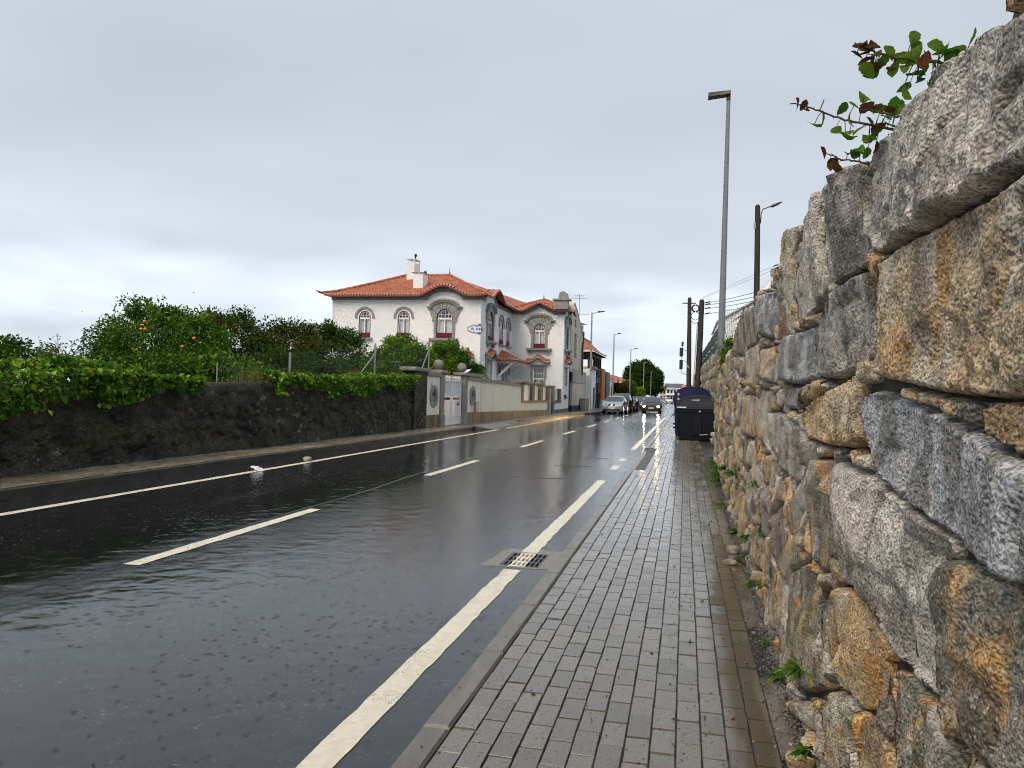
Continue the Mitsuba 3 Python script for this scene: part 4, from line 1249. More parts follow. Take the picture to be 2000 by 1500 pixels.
for yc in (54.75, 56.65):
    k = name_of('post', cw)
    put('shaft', rough_block(-9.9, -9.55, yc - 0.42, yc + 0.42, -0.03, 2.05), 'stained_stone', k, smooth=35)
    put('cap', rough_block(-9.95, -9.50, yc - 0.48, yc + 0.48, 2.05, 2.2, 0.05), 'stained_stone', k, smooth=35)
put('end_post', rough_block(-9.9, -9.55, 59.4, 60.3, 0.9, 2.0), 'stained_stone', cw, smooth=35)
for ya, yb, z in ((45.76, 48.4, 2.0), (49.3, 51.3, 1.98), (52.2, 54.3, 1.95), (57.1, 59.4, 1.88)):
    k = name_of('infill_panel', cw)
    put('sheet', MB().box(-9.76, -9.74, ya, yb, 1.1, z).out(), 'white_paint', k)
    put('rail', MB().box(-9.79, -9.71, ya, yb, z + 0.001, z + 0.05).out(), 'white_paint', k)
put('garden_door', MB().box(-9.74, -9.69, 55.18, 56.22, 0.12, 1.95).out(), 'white_paint', cw, label='narrow white metal garden door')
put('face', poly3(rect(57.08, 60.98, 0.4, 0.9), GW, -0.30, 0.0), 'white_plaster', cw)
put('plinth_stone', poly3(rect(57.08, 60.98, -0.03, 0.399), GW, -0.28, 0.04), 'stained_stone', cw)
put('low_rail', poly3(rect(57.08, 60.3, 0.9, 1.02), GW, -0.33, 0.05), 'stained_stone', cw)
eb = thing('meter_box', 'flat grey meter box fixed to the cream garden wall under its oval opening', 'meter box')
put('case', MB().box(-9.6, -9.52, 34.62, 35.2, 0.66, 1.13).out(), 'grey_metal', eb)
put('door', MB().box(-9.52, -9.512, 34.66, 35.16, 0.69, 1.10).out(), 'grey_metal', eb)
lb = thing('letter_box', 'small dark letter box on the street corner of the white villa', 'letter box')
put('case', MB().box(-9.6, -9.45, 62.0, 62.9, 1.25, 1.55).out(), 'dark_metal', lb)
put('flap', MB().box(-9.45, -9.44, 62.1, 62.8, 1.40, 1.50).out(), 'white_paint', lb)


# ------------------------------------------------------------------ foliage
leafmat('leaf', VC, 0.55, 0.42)
leafmat('leaf_matte', VC, 0.6, 0.6)
mat('bark', lambda p, n, uv: mix((0.035, 0.028, 0.02), (0.12, 0.10, 0.075), fbm(p.x * 14, p.y * 14, p.z * 4)), 0.8, bump=lambda p, n, uv: 0.01 * noise(p.x * 40, p.y * 40, p.z * 9))
mat('stem', (0.05, 0.05, 0.02), 0.6)
mat('orange_skin', (0.62, 0.20, 0.01), 0.35)


def leaf_mesh(pos, size, r, cols, droop=0.3, aspect=0.5, out_from=None):
    """Folded leaves at the points pos. cols: one colour a leaf."""
    n = len(pos)
    d = r.normal(0, 1, (n, 3))
    if out_from is not None:
        o = pos - out_from
        o /= np.linalg.norm(o, axis=1, keepdims=True) + 1e-9
        d = d * 0.8 + o
    d[:, 2] -= droop
    d /= np.linalg.norm(d, axis=1, keepdims=True)
    w = np.cross(d, r.normal(0, 1, (n, 3)) + np.array([0, 0, 1.2]))
    w /= np.linalg.norm(w, axis=1, keepdims=True) + 1e-9
    up = np.cross(w, d)
    L = (size * r.uniform(0.6, 1.3, n))[:, None]
    W = L * aspect
    v = np.stack([pos, pos + d * L * 0.45 + w * W / 2 + up * L * 0.10, pos + d * L - up * L * 0.06, pos + d * L * 0.45 - w * W / 2 + up * L * 0.10], 1).reshape(-1, 3)
    k = np.arange(n)[:, None] * 4
    f = np.vstack([k + [0, 1, 2], k + [0, 2, 3]])
    return trimesh.Trimesh(v, f, process=False), np.repeat(cols, 4, 0)


def tints(pal, n, r, k=None):
    pal = np.array(pal, float)
    i = r.integers(0, len(pal), n) if k is None else k
    return np.clip(1.22 * pal[i] * r.uniform(0.6, 1.35, (n, 1)), 0.004, 0.6)


GREEN = [(0.030, 0.085, 0.012), (0.045, 0.115, 0.016), (0.080, 0.160, 0.020), (0.020, 0.055, 0.012), (0.13, 0.20, 0.025)]
DARKG = [(0.025, 0.058, 0.012), (0.038, 0.078, 0.014), (0.05, 0.088, 0.018), (0.02, 0.042, 0.010), (0.085, 0.095, 0.025)]
LIME = [(0.09, 0.20, 0.018), (0.15, 0.26, 0.022), (0.055, 0.13, 0.014), (0.21, 0.30, 0.030), (0.03, 0.08, 0.012)]
IVY = [(0.07, 0.17, 0.018), (0.11, 0.21, 0.024), (0.04, 0.11, 0.014), (0.19, 0.27, 0.035), (0.05, 0.13, 0.018)]
BRONZE = [(0.045, 0.07, 0.014), (0.085, 0.095, 0.022), (0.13, 0.125, 0.035), (0.03, 0.05, 0.012), (0.06, 0.085, 0.018)]


def crown_points(c, rad, clumps, per, cr, r, hollow=0.55, base=-0.8):
    a = r.normal(0, 1, (clumps * 3, 3))
    a /= np.linalg.norm(a, axis=1, keepdims=True)
    a = a[a[:, 2] > base][:clumps]
    rr = hollow + (1 - hollow) * r.random(len(a)) ** 0.6
    rr *= 0.80 + 0.45 * meshkit.noise(a * 2.3 + c, 5)
    cc = np.array(c) + a * rr[:, None] * np.array(rad)
    sz = cr * r.uniform(0.6, 1.35, len(cc))
    off = r.normal(0, 1, (len(cc), per, 3))
    off /= np.maximum(np.linalg.norm(off, axis=2, keepdims=True), 1e-6)
    off *= (r.random((len(cc), per, 1)) ** 0.45) * sz[:, None, None]
    off[..., 2] *= 0.75
    return (cc[:, None] + off).reshape(-1, 3), cc, np.repeat(np.arange(len(cc)), per)


def tree(base, label, cat, c, rad, trunk, clumps, per, cr, size, pal, seed, twigs=14, group=None, m='leaf', hollow=0.55, aspect=0.5, sprays=0, low=-0.8):
    r = np.random.default_rng(seed)
    t = thing(base, label, cat, group)
    pts, cc, ci = crown_points(c, rad, clumps, per, cr, r, hollow, low)
    tone = r.integers(0, len(pal), len(cc))
    k = np.where(r.random(len(pts)) < 0.55, tone[ci], r.integers(0, len(pal), len(pts)))
    extra, shoots = [], []
    for _ in range((sprays + 1) // 2):                       # long shoots standing out of the crown
        a = r.normal(0, 1, 3)
        a[2] = abs(a[2]) * 0.8 + 0.35
        a /= np.linalg.norm(a)
        p0 = np.array(c) + a * np.array(rad) * 0.8
        L = r.uniform(0.25, 0.55) * max(cr * 2, 0.6)
        q = p0 + np.linspace(0, 1, 18)[:, None] * (a + (0, 0, 0.4)) * L
        extra.append(q[4:] + r.normal(0, 0.045, q[4:].shape))
        shoots.append(q[[0, 9, 17]])
    if extra:
        e_ = np.vstack(extra)
        pts = np.vstack([pts, e_])
        k = np.concatenate([k, r.integers(0, len(pal), len(e_))])
    lm, lc = leaf_mesh(pts, size, r, tints(pal, len(pts), r, k), 0.25, aspect, np.array(c))
    mb = MB()
    tx, ty, tz, tr = trunk
    top = np.array([c[0], c[1], c[2] - 0.25 * rad[2]])
    b0 = np.array([tx, ty, tz])
    ax = np.linspace(0, 1, 7)
    p = b0 + ax[:, None] * (top - b0) + 0.12 * np.stack([np.sin(ax * 5 + seed), np.cos(ax * 4 + seed), 0 * ax], 1) * ax[:, None]
    mb.tube(p, tr * (1 - 0.65 * ax), 8)
    put('trunk', mb.out(), 'bark', t, smooth=True)
    lb_ = MB()
    for q in cc[r.permutation(len(cc))[:twigs]]:
        s = p[r.integers(2, 7)]
        mid = (s + q) / 2 + r.normal(0, 0.06, 3) * np.linalg.norm(q - s) + (0, 0, 0.05)
        lb_.tube([s, mid, q], [tr * 0.33, tr * 0.2, tr * 0.06], 5)
    for q in shoots:
        lb_.tube([p[6], q[0], q[1], q[2]], [0.02, 0.011, 0.007, 0.003], 4)
    put('limbs', lb_.out(), 'bark', t, smooth=True)
    put('crown', lm, m, t, color=lc)
    return t, cc


t, _ = tree('orange_tree', 'broad orange tree with ripe fruit behind the ivy end of the dark wall', 'tree', (-14.45, 18.8, 2.45), (1.95, 1.5, 1.15), (-14.4, 18.8, 1.2, 0.10), 130, 210, 0.40, 0.105, GREEN, 3, sprays=10)
for x, z in ((-13.63, 3.15), (-13.72, 2.95), (-13.6, 2.95), (-12.17, 2.73), (-12.5, 2.52), (-13.84, 2.42), (-11.57, 2.27), (-11.58, 2.15), (-12.61, 2.11), (-12.57, 2.02), (-12.6, 1.93), (-11.91, 1.98), (-11.81, 1.88), (-11.56, 1.87), (-12.25, 1.72), (-11.66, 1.74)):
    m = trimesh.creation.icosphere(subdivisions=2, radius=0.043)
    m.apply_scale((1, 1, 0.94))
    m.apply_translation((x, 17.2, z))
    put('orange', m, 'orange_skin', t, smooth=True)
r = np.random.default_rng(8)
extra = np.array([(-11.9 + r.normal(0, 0.38), 17.5 + r.normal(0, 0.15), 2.05 + r.normal(0, 0.32)) for _ in range(1500)])
extra = np.vstack([extra, [(-13.5 + r.normal(0, 0.6), 17.35 + r.normal(0, 0.12), 2.4 + r.normal(0, 0.5)) for _ in range(1600)]])
lm, lc = leaf_mesh(extra, 0.10, r, tints(GREEN, len(extra), r), 0.2)
put('crown', lm, 'leaf', t, color=lc)
tree('loquat_tree', 'tall dark tree with browning leaf tips right of the orange tree', 'tree', (-14.6, 22.4, 2.75), (1.45, 1.3, 1.25), (-14.6, 22.4, 1.2, 0.12), 105, 150, 0.40, 0.13, DARKG + BRONZE[1:3], 5, sprays=12, aspect=0.42)
tree('olive_tree', 'loose bronze-leaved tree behind the first fence post', 'tree', (-12.95, 23.3, 2.55), (1.25, 1.2, 1.10), (-12.9, 23.3, 1.2, 0.09), 80, 130, 0.36, 0.12, BRONZE, 6, sprays=14, aspect=0.4)
tree('laurel_shrub', 'dark leafy shrub behind the wire fence, left of the second fence post', 'shrub', (-12.85, 26.6, 2.65), (1.15, 1.0, 1.35), (-12.8, 26.6, 1.2, 0.08), 85, 160, 0.38, 0.11, DARKG + GREEN[:2], 9, sprays=12)
tree('bronze_shrub', 'low bronze shrub with thin reddish tips behind the wire fence', 'shrub', (-13.9, 25.3, 2.2), (0.95, 0.9, 1.3), (-13.9, 25.3, 1.2, 0.07), 45, 110, 0.36, 0.10, BRONZE, 10, sprays=16, aspect=0.35)
tree('lemon_tree', 'bright green citrus tree behind the wire fence in front of the white villa', 'tree', (-11.85, 30.6, 2.35), (1.60, 1.2, 1.35), (-11.8, 30.6, 0.1, 0.10), 120, 200, 0.40, 0.12, LIME, 12, sprays=12)
tree('bay_shrub', 'deep green shrub below the villa windows behind the fence posts', 'shrub', (-13.1, 33.5, 2.4), (1.1, 1.0, 1.5), (-13.1, 33.5, 0.1, 0.09), 60, 170, 0.40, 0.11, GREEN, 14, sprays=10)
tree('camellia_tree', 'rounded green tree behind the ball-topped gate posts', 'tree', (-12.0, 38.0, 2.45), (1.15, 1.2, 1.65), (-12.0, 38.0, 0.1, 0.10), 110, 190, 0.42, 0.13, GREEN + LIME[:2], 16, sprays=8)
tree('garden_shrub', 'low green shrub above the cream wall right of the gate', 'shrub', (-10.75, 38.6, 1.9), (0.62, 0.9, 1.0), (-10.75, 38.6, 0.1, 0.06), 50, 160, 0.3, 0.11, GREEN + LIME[:1], 17, sprays=6)
tree('hydrangea_bush', 'light green leafy bush low behind the wire fence', 'shrub', (-11.2, 27.6, 1.95), (0.75, 0.6, 0.55), (-11.2, 27.6, 1.2, 0.05), 36, 120, 0.24, 0.11, GREEN, 18, sprays=4)
tree('fig_shrub', 'airy leafy shrub above the ivy at the far left', 'shrub', (-14.6, 14.0, 1.85), (0.95, 0.9, 0.55), (-14.6, 14.0, 1.2, 0.05), 40, 130, 0.30, 0.10, GREEN + DARKG[:2], 19, sprays=22)
tree('acacia_sapling', 'thin pale sapling leaning beside the shrub at the far left', 'shrub', (-12.75, 13.6, 1.95), (0.45, 0.4, 0.32), (-12.75, 13.6, 1.2, 0.03), 14, 60, 0.2, 0.09, [(0.10, 0.14, 0.05), (0.14, 0.17, 0.08), (0.07, 0.11, 0.04)], 20, sprays=10, aspect=0.4)


for k, (y, x, h, pal, lab) in enumerate(((15.4, -11.6, 0.55, GREEN, 'dark green low bush under the left half of the orange tree'), (17.0, -11.0, 0.50, GREEN, 'low green bush behind the bare stretch of the dark wall'), (19.6, -11.3, 0.8, DARKG + GREEN[:1], 'dense dark bush behind the first fence posts'),
                                 (22.0, -11.2, 0.85, DARKG + GREEN[:2], 'dense dark bush under the bronze-leaved tree'), (24.6, -11.2, 0.85, GREEN + DARKG[:2], 'green bush filling the gap by the second fence post'), (27.4, -12.2, 1.0, LIME[:1] + GREEN, 'green bush under the bright citrus tree'))):
    tree('garden_bush', lab, 'shrub', (x, y, 1.45 + h * 0.5), (0.9, 1.5, h * 0.75), (x, y, 1.2, 0.05), 60, 150, 0.32, 0.11, pal, 60 + k, sprays=8)


def ivy(label, y0, y1, top, hang, n, size, pal, seed, dens=None):
    """Ivy that lies on the wall top and trails down its face."""
    r = np.random.default_rng(seed)
    t = thing('ivy', label, 'ivy')
    y = r.uniform(y0, y1, n)
    zt_ = np.interp(y, [-8, 10, 13.15, 17.4, 26.4], [1.45, 1.47, 1.58, 1.70, 1.94])
    th = top(y) * (0.55 + 0.9 * meshkit.noise(np.stack([y * 1.3, 0 * y, 0 * y], 1), seed))
    hg = hang(y) * (0.05 + 1.9 * meshkit.noise(np.stack([y * 1.9, 0 * y + 3, 0 * y], 1), seed + 1))
    u = r.random(n)
    face = u < 0.62
    x = np.where(face, -9.57 + 0.05 + np.abs(r.normal(0, 0.09, n)), -9.62 - 0.5 * r.random(n))
    s = r.random(n)
    z = np.where(face, zt_ + 0.1 + th * 0.5 - (hg + 0.1 + th * 0.5) * s ** 1.25, zt_ + 0.05 + th * (1.15 - s * r.uniform(0.3, 1.2, n)))
    x = np.where(face, x + 0.14 * (1 - s) * 1.0, x)
    keep = (meshkit.noise(np.stack([y * 2.4, z * 3.2, 0 * y], 1), seed + 7) > 0.36) | (r.random(n) < 0.25)
    x = x + face * 0.16 * (meshkit.noise(np.stack([y * 2.1, z * 2.6, 0 * y + 5], 1), seed + 8) - 0.4)
    x, y, z, n = x[keep], y[keep], z[keep], int(keep.sum())
    k = (meshkit.noise(np.stack([y * 3, z * 4, 0 * y], 1), 4) * 4.99).astype(int)
    k = np.where(r.random(n) < 0.5, np.clip(k, 0, len(pal) - 1), r.integers(0, len(pal), n))
    lm, lc = leaf_mesh(np.stack([x, y, z], 1), size, r, tints(pal, n, r, k), 0.8, 0.75, np.stack([x - 0.5, y, z], 1))
    put('leaves', lm, 'leaf', t, color=lc)
    mb = MB()
    for q in r.uniform(y0, y1, int((y1 - y0) * 4)):
        z0 = np.interp(q, [-8, 10, 13.15, 17.4, 26.4], [1.45, 1.47, 1.58, 1.70, 1.94])
        L = hang(np.array([q]))[0] * r.uniform(0.4, 1.3)
        mb.tube([(-9.85, q, z0 + 0.08), (-9.52, q + 0.05, z0), (-9.50, q + 0.15, z0 - L)], [0.012, 0.01, 0.004], 4)
    put('stems', mb.out(), 'stem', t, kind='stuff')


ivy('thick bright ivy spilling over the dark wall at the left edge', 4.5, 13.4, lambda y: 0.30 * np.clip((13.6 - y) / 3.2, 0.2, 1.0), lambda y: 0.30 * np.clip((13.8 - y) / 2.0, 0.4, 1), 17000, 0.095, IVY, 31)
ivy('ivy fringe on the far end of the dark wall beside the grey pier', 16.6, 26.2, lambda y: 0.14 + 0 * y, lambda y: 0.26 + 0 * y, 9500, 0.09, IVY + GREEN[:2], 32)
r = np.random.default_rng(77)
mb, cols = [], []
for y0, y1, n in ((15.4, 18.6, 260), (21.2, 23.2, 220), (24.5, 25.3, 40)):
    for _ in range(n):
        p = np.array([-9.72 - 0.3 * r.random(), r.uniform(y0, y1), 1.62 + 0.03 * (y0 - 15)])
        h = r.uniform(0.15, 0.50)
        d = np.array([r.normal(0, 0.12), r.normal(0, 0.2), 1]) * h
        w = np.array([0, 0.006, 0])
        mb.append(np.array([p - w, p + w, p + d * 0.6 + w * 0.7, p + d * 0.6 - w * 0.7, p + d + (0, r.normal(0, 0.05), -0.03)]))
        cols.append(np.tile(np.array([[0.34, 0.24, 0.10]]) * r.uniform(0.6, 1.2), (5, 1)))
k = np.arange(len(mb))[:, None] * 5
put('dry_grass', trimesh.Trimesh(np.vstack(mb), np.vstack([k + [0, 1, 2], k + [0, 2, 3], k + [3, 2, 4]]), process=False), 'leaf_matte', kind='stuff', label='dry straw-coloured grass along the top of the dark wall', color=np.vstack(cols))

# wire mesh fence
mat('fence_wire', (0.07, 0.09, 0.085), 0.5)
fn = thing('wire_fence', 'grey chain-link fence on slim posts along the garden wall', 'fence')
posts = [(15.0, 2.05), (18.17, 2.46), (23.75, 3.08), (29.2, 3.68)]
for y, z in posts:
    put('post', MB().tube([(-10.02, y, 1.2), (-10.02, y, z)], 0.034 if y > 16 else 0.016, 8).out(), 'grey_metal', fn, smooth=40)
for (y, dy) in ((23.75, -1.6), (29.2, -1.5), (18.17, 0.0)):
    if dy:
        put('brace', MB().tube([(-10.02, y + dy, 1.75), (-10.02, y, 2.75 if y < 25 else 3.2)], 0.022, 6).out(), 'grey_metal', fn, smooth=40)
mb = MB()
ztop = lambda y: float(np.interp(y, [12.5, 18.17, 23.75, 29.2], [2.15, 2.40, 2.98, 3.55]))
zbot = lambda y: float(np.interp(y, [12.5, 29.2], [1.55, 2.0]))
sp_ = 0.085
for s in (-1, 1):
    y = 11.0
    while y < 31:
        pts = []
        for k in range(0, 40):
            yy, zz = y + s * k * 0.06, 1.5 + k * 0.06
            if 15.0 <= yy <= 29.2 and zbot(yy) <= zz <= ztop(yy):
                pts.append((yy, zz))
        if len(pts) > 1:
            (ya, za), (yb, zb) = pts[0], pts[-1]
            mb.add([(-10.02, ya - 0.0016, za), (-10.02, ya + 0.0016, za), (-10.02, yb + 0.0016, zb), (-10.02, yb - 0.0016, zb), (-10.018, ya, za), (-10.018, yb, zb)], [[0, 1, 5, 4], [0, 1, 2, 3]])
        y += sp_
put('mesh', mb.out(), 'fence_wire', fn, kind='stuff', label='diamond wire mesh')
mb = MB()
for y0, y1 in ((15.0, 18.17), (18.17, 23.75), (23.75, 29.2)):
    mb.bar((-10.02, y0, ztop(y0)), (-10.02, y1, ztop(y1)), 0.006)
    mb.bar((-10.02, y0, (ztop(y0) + zbot(y0)) / 2), (-10.02, y1, (ztop(y1) + zbot(y1)) / 2), 0.005)
put('strand', mb.out(), 'fence_wire', fn)


# ------------------------------------------------------------------ houses further down the street
mat('navy_paint', (0.012, 0.018, 0.05), 0.4)
mat('grey_cladding', lambda p, n, uv: mix((0.20, 0.205, 0.21), (0.27, 0.275, 0.28), smoothstep(0.3, 0.7, noise(p.y * 3.2, 1, 2))), 0.5)
mat('pale_panel', (0.42, 0.43, 0.45), 0.5)
mat('dark_wood', lambda p, n, uv: mix((0.014, 0.011, 0.009), (0.045, 0.034, 0.026), fbm(p.x * 6, p.y * 6, p.z * 1.2)), 0.55)
mat('brick_orange', lambda p, n, uv: mix((0.36, 0.11, 0.04), (0.46, 0.16, 0.06), fbm(p.x * 3, p.y * 3, p.z * 9)), 0.7)
mat('slate_grey', (0.07, 0.08, 0.09), 0.5)
ST = ((-9.55, 0, 0), (0, 1, 0), (1, 0, 0))
bh = thing('beige_house', 'modern beige house with a steep gable and narrow slot windows right behind the villa', 'house')
slot, small = rect(66.75, 68.1, 4.95, 6.95), rect(66.7, 67.6, 7.6, 8.2)
body = sg.Polygon([(64.4, 3.7), (71.6, 3.7), (71.6, 7.35), (68.2, 8.95), (66.2, 9.55), (64.4, 8.8)])
put('wall', poly3(body.difference(slot).difference(small), ST, -0.35, 0.0), 'beige_plaster', bh)
put('wall', MB().box(-20, -9.9, 64.4, 64.6, 0, 8.6).box(-20, -9.9, 71.4, 71.6, 0, 7.3).out(), 'beige_plaster', bh)
for nm, w in (('slot', slot), ('small', small)):
    k = name_of('window', bh)
    put('pane', poly3(w, ST, -0.30, -0.28), 'window_dark', k)
    put('blind', poly3(rect(w.bounds[0], w.bounds[2], w.bounds[1], w.bounds[3] - 0.25), ST, -0.26, -0.24), 'pale_panel', k)
    put('sill', poly3(rect(w.bounds[0] - 0.05, w.bounds[2] + 0.05, w.bounds[1] - 0.06, w.bounds[1]), ST, 0.0, 0.05), 'slate_grey', k)
mb = MB()
for a_, b_ in (((64.4, 8.8), (66.2, 9.55)), ((66.2, 9.55), (68.2, 8.95)), ((68.2, 8.95), (71.6, 7.35))):
    v = [(x, y, z + dz) for dz in (0.002, 0.08) for x in (-20, -9.5) for y, z in (a_, b_)]
    mb.add(v, [[0, 1, 3, 2], [4, 6, 7, 5], [0, 4, 5, 1], [2, 3, 7, 6], [0, 2, 6, 4], [1, 5, 7, 3]])
put('roof', mb.out(), 'beige_plaster', bh)
put('downpipe', MB().tube([(-9.42, 71.75, 7.5), (-9.42, 71.75, 6.6), (-9.42, 71.3, 5.8), (-9.42, 71.3, 3.4)], 0.09, 8).out(), 'dark_metal', bh, smooth=40)
put('overhang_foot', poly3(rect(64.4, 69.0, 3.5, 3.699), ST, -0.35, 0.05), 'beige_plaster', bh)

gw = thing('garage_wall', 'low beige street wall with a ribbed grey metal band on top', 'wall')
GS = ((-9.5, 0, 0), (0, 1, 0), (1, 0, 0))
put('face', poly3(rect(65.7, 74.6, 0.62, 2.62), GS, -0.3, 0.0), 'beige_plaster', gw)
put('plinth', poly3(rect(65.7, 74.6, -0.03, 0.619), GS, -0.3, 0.03), 'navy_paint', gw)
for k in range(22):
    ya = 65.7 + k * 0.405
    put('cladding_rib', poly3(rect(ya, ya + 0.385, 2.63, 3.75), GS, -0.1, 0.06), 'grey_cladding', gw)
for z0, z1 in ((0.0, 1.9), (1.93, 3.5)):
    put('panel', poly3(rect(74.7, 79.0, z0, z1), GS, -0.2, 0.03), 'pale_panel', gw)
put('doorway', poly3(rect(64.15, 65.6, 0.0, 3.4), GS, -0.28, -0.2), 'black_iron', gw, label='dark doorway beside the villa')
ub = thing('utility_cabinet', 'grey utility cabinet on the pavement before the navy plinth', 'cabinet')
put('case', rough_block(-9.4, -8.95, 70.4, 73.4, 0.12, 1.18, 0.03), 'cap_stone', ub, smooth=35)
put('lid', MB().box(-9.43, -8.92, 70.35, 73.45, 1.181, 1.24).out(), 'grey_stone', ub)

ph = thing('timber_house', 'dark timber balcony house with a red tiled roof behind the first lamp post', 'house')
put('wall', MB().box(-16, -9.6, 79.2, 84.2, 0, 4.3).out(), 'white_plaster', ph)
put('door', MB().box(-9.6, -9.55, 82.0, 83.4, 0.1, 2.4).out(), 'black_iron', ph)
put('ground_bay', MB().box(-12.5, -9.95, 84.3, 90, 0, 3.0).out(), 'dark_wood', ph, label='dark timber ground-floor bay')
for y in (84.6, 86.0, 87.4, 88.8):
    put('pilaster', MB().box(-9.95, -9.82, y, y + 0.4, 0, 2.9).out(), 'dark_wood', ph)
put('beam', MB().box(-12.5, -9.75, 84.3, 90.2, 3.0, 3.35).out(), 'dark_wood', ph)
put('balcony_floor', MB().box(-12.5, -9.65, 84.3, 90.2, 3.36, 3.5).out(), 'dark_wood', ph)
for y in np.arange(84.5, 90.1, 0.45):
    put('baluster', MB().box(-9.77, -9.69, y, y + 0.14, 3.5, 4.45).out(), 'dark_wood', ph)
put('handrail', MB().box(-9.80, -9.65, 84.3, 90.2, 4.45, 4.6).out(), 'dark_wood', ph)
for x in (-12.3, -9.8):
    for y in (79.6, 84.4, 86.3, 88.2, 90.0):
        put('post', MB().box(x - 0.14, x + 0.14, y - 0.14, y + 0.14, 3.5 if y > 84 else 4.3, 6.0).out(), 'dark_wood', ph)
put('eave_beam', MB().box(-12.7, -9.65, 79.2, 90.3, 5.75, 6.05).out(), 'dark_wood', ph)
put('inner_wall', MB().box(-13, -12.3, 79.2, 90, 3.5, 6.0).out(), 'white_plaster', ph)
put('blind', MB().box(-9.8, -9.75, 79.7, 82.3, 4.5, 5.7).out(), 'eave_red', ph, label='brown-red roller blind')
put('flower_box', MB().box(-9.7, -9.3, 79.5, 83.3, 4.305, 4.6).out(), 'eave_red', ph, label='red planter on the balcony wall')
us = np.arange(78.0, 95.6, 0.10)


def tiled(name, par, f, u0, u1, nc, m='roof_tile', pitch=0.4):
    us = np.arange(u0, u1 + 1e-6, pitch / 5)
    rows = []
    for c in range(nc):
        for tt, l in ((c / nc, 0.06), ((c + 1) / nc, 0.0)):
            rows.append(f(us, np.full_like(us, tt)) + np.stack([0 * us, 0 * us, 0.07 * np.abs(np.cos(PI * us / pitch)) + l], 1))
    n, mm = len(us), len(rows)
    i, j = np.meshgrid(np.arange(mm - 1), np.arange(n - 1), indexing='ij')
    q = np.stack([i * n + j, i * n + j + 1, (i + 1) * n + j + 1, (i + 1) * n + j], -1).reshape(-1, 4)
    v, f_ = np.vstack(rows), np.vstack([q[:, [0, 1, 2]], q[:, [0, 2, 3]]])
    ar = np.linalg.norm(np.cross(v[f_[:, 1]] - v[f_[:, 0]], v[f_[:, 2]] - v[f_[:, 0]]), axis=1)
    put(name, trimesh.Trimesh(v, f_[ar > 1e-7], process=False), m, par, kind='stuff', label='slope of red clay tiles')


tiled('roof_slope', ph, lambda u, t: np.stack([-9.15 - 1.5 * t + 0 * u, np.clip(u, 78.6 + 1.2 * t, 91.4 - 5 * t), 6.05 + 1.45 * t ** 1.3 + 0.2 * (1 - t) ** 6 * (u > 90.5)], 1), 78.6, 91.4, 5)
tiled('roof_slope', ph, lambda u, t: np.stack([np.clip(u, -15, -9.15 - 1.5 * t), 78.6 + 1.2 * t + 0 * u, 6.05 + 1.45 * t ** 1.3 + 0 * u], 1), -15, -9.15, 5)
put('soffit', MB().box(-14.5, -9.2, 78.7, 91.3, 6.0, 6.06).out(), 'dark_wood', ph)
put('ridge', MB().tube([(-10.65, 79.8, 7.56), (-10.65, 86.4, 7.56)], 0.14, 7).out(), 'roof_tile', ph, smooth=40)
an = thing('roof_aerial', 'thin rooftop television aerial above the beige house', 'aerial')
put('mast', MB().tube([(-11.3, 82, 7.3), (-11.3, 82, 12.4)], 0.035, 6).out(), 'grey_metal', an)
for z, w in ((12.2, 0.5), (11.9, 0.75), (10.2, 1.0)):
    put('boom', MB().bar((-11.3 - w, 82, z), (-11.3 + w, 82, z), 0.04).out(), 'grey_metal', an)
    for s in np.linspace(-w, w, 5):
        put('rod', MB().bar((-11.3 + s, 81.6, z + 0.05), (-11.3 + s, 82.4, z + 0.05), 0.025).out(), 'grey_metal', an)

ob = thing('brick_building', 'orange brick building with a grey end beyond the timber house', 'building')
put('brick_body', MB().box(-20, -9.6, 90.6, 94.6, 0.9, 4.75).out(), 'brick_orange', ob)
put('base', MB().box(-20, -9.8, 90.5, 94.5, 0, 1.8).out(), 'black_iron', ob)
put('grey_end', MB().box(-20, -9.45, 94.7, 99, 0, 4.5).out(), 'slate_grey', ob)
put('flue', MB().tube([(-10.8, 96, 4.5), (-10.8, 96, 5.9)], 0.12, 8).out(), 'pale_panel', ob)
for k, (y0, y1, h, lab) in enumerate(((101, 111, 4.6, 'pale house with a red roof beyond the brick building'), (140, 155, 4.6, 'small cream house with a brown roof near the round tree'))):
    wh = thing('far_house', lab, 'house')
    x1 = -9.9 - 0.4 * k
    put('wall', MB().box(-22, x1, y0, y1, 0, h - 0.6).out(), 'white_plaster' if k == 0 else 'cream_plaster', wh)
    tiled('roof_slope', wh, lambda u, t, y0=y0, y1=y1, h=h, x1=x1: np.stack([x1 + 0.6 - 3.5 * t + 0 * u, np.clip(u, y0 - 0.6 + 3 * t, y1 + 0.6 - 3 * t), h - 0.6 + 1.4 * t + 0 * u], 1), y0 - 0.6, y1 + 0.6, 4, pitch=0.6)
    tiled('roof_slope', wh, lambda u, t, y0=y0, h=h, x1=x1: np.stack([np.clip(u, -22, x1 + 0.6 - 3.5 * t), y0 - 0.6 + 3 * t + 0 * u, h - 0.6 + 1.4 * t + 0 * u], 1), -22, x1 + 0.6, 4, pitch=0.6)
    for q in range(3):
        y = y0 + 1.5 + q * (y1 - y0) / 3
        w = name_of('window', wh)
        put('pane', MB().box(x1, x1 + 0.03, y, y + 1.1, 1.4, 2.8).out(), 'window_dark', w)
        put('sill', MB().box(x1, x1 + 0.12, y - 0.1, y + 1.2, 1.28, 1.39).out(), 'grey_stone', w)
tree('street_tree', 'large round dense dark tree standing at the far end of the street', 'tree', (-11.2, 212, 5.9), (5.1, 4.6, 4.5), (-11.2, 212, 0, 0.4), 330, 120, 1.15, 0.42, DARKG[:4] + GREEN[:1], 41, sprays=0, hollow=0.7, aspect=0.7)
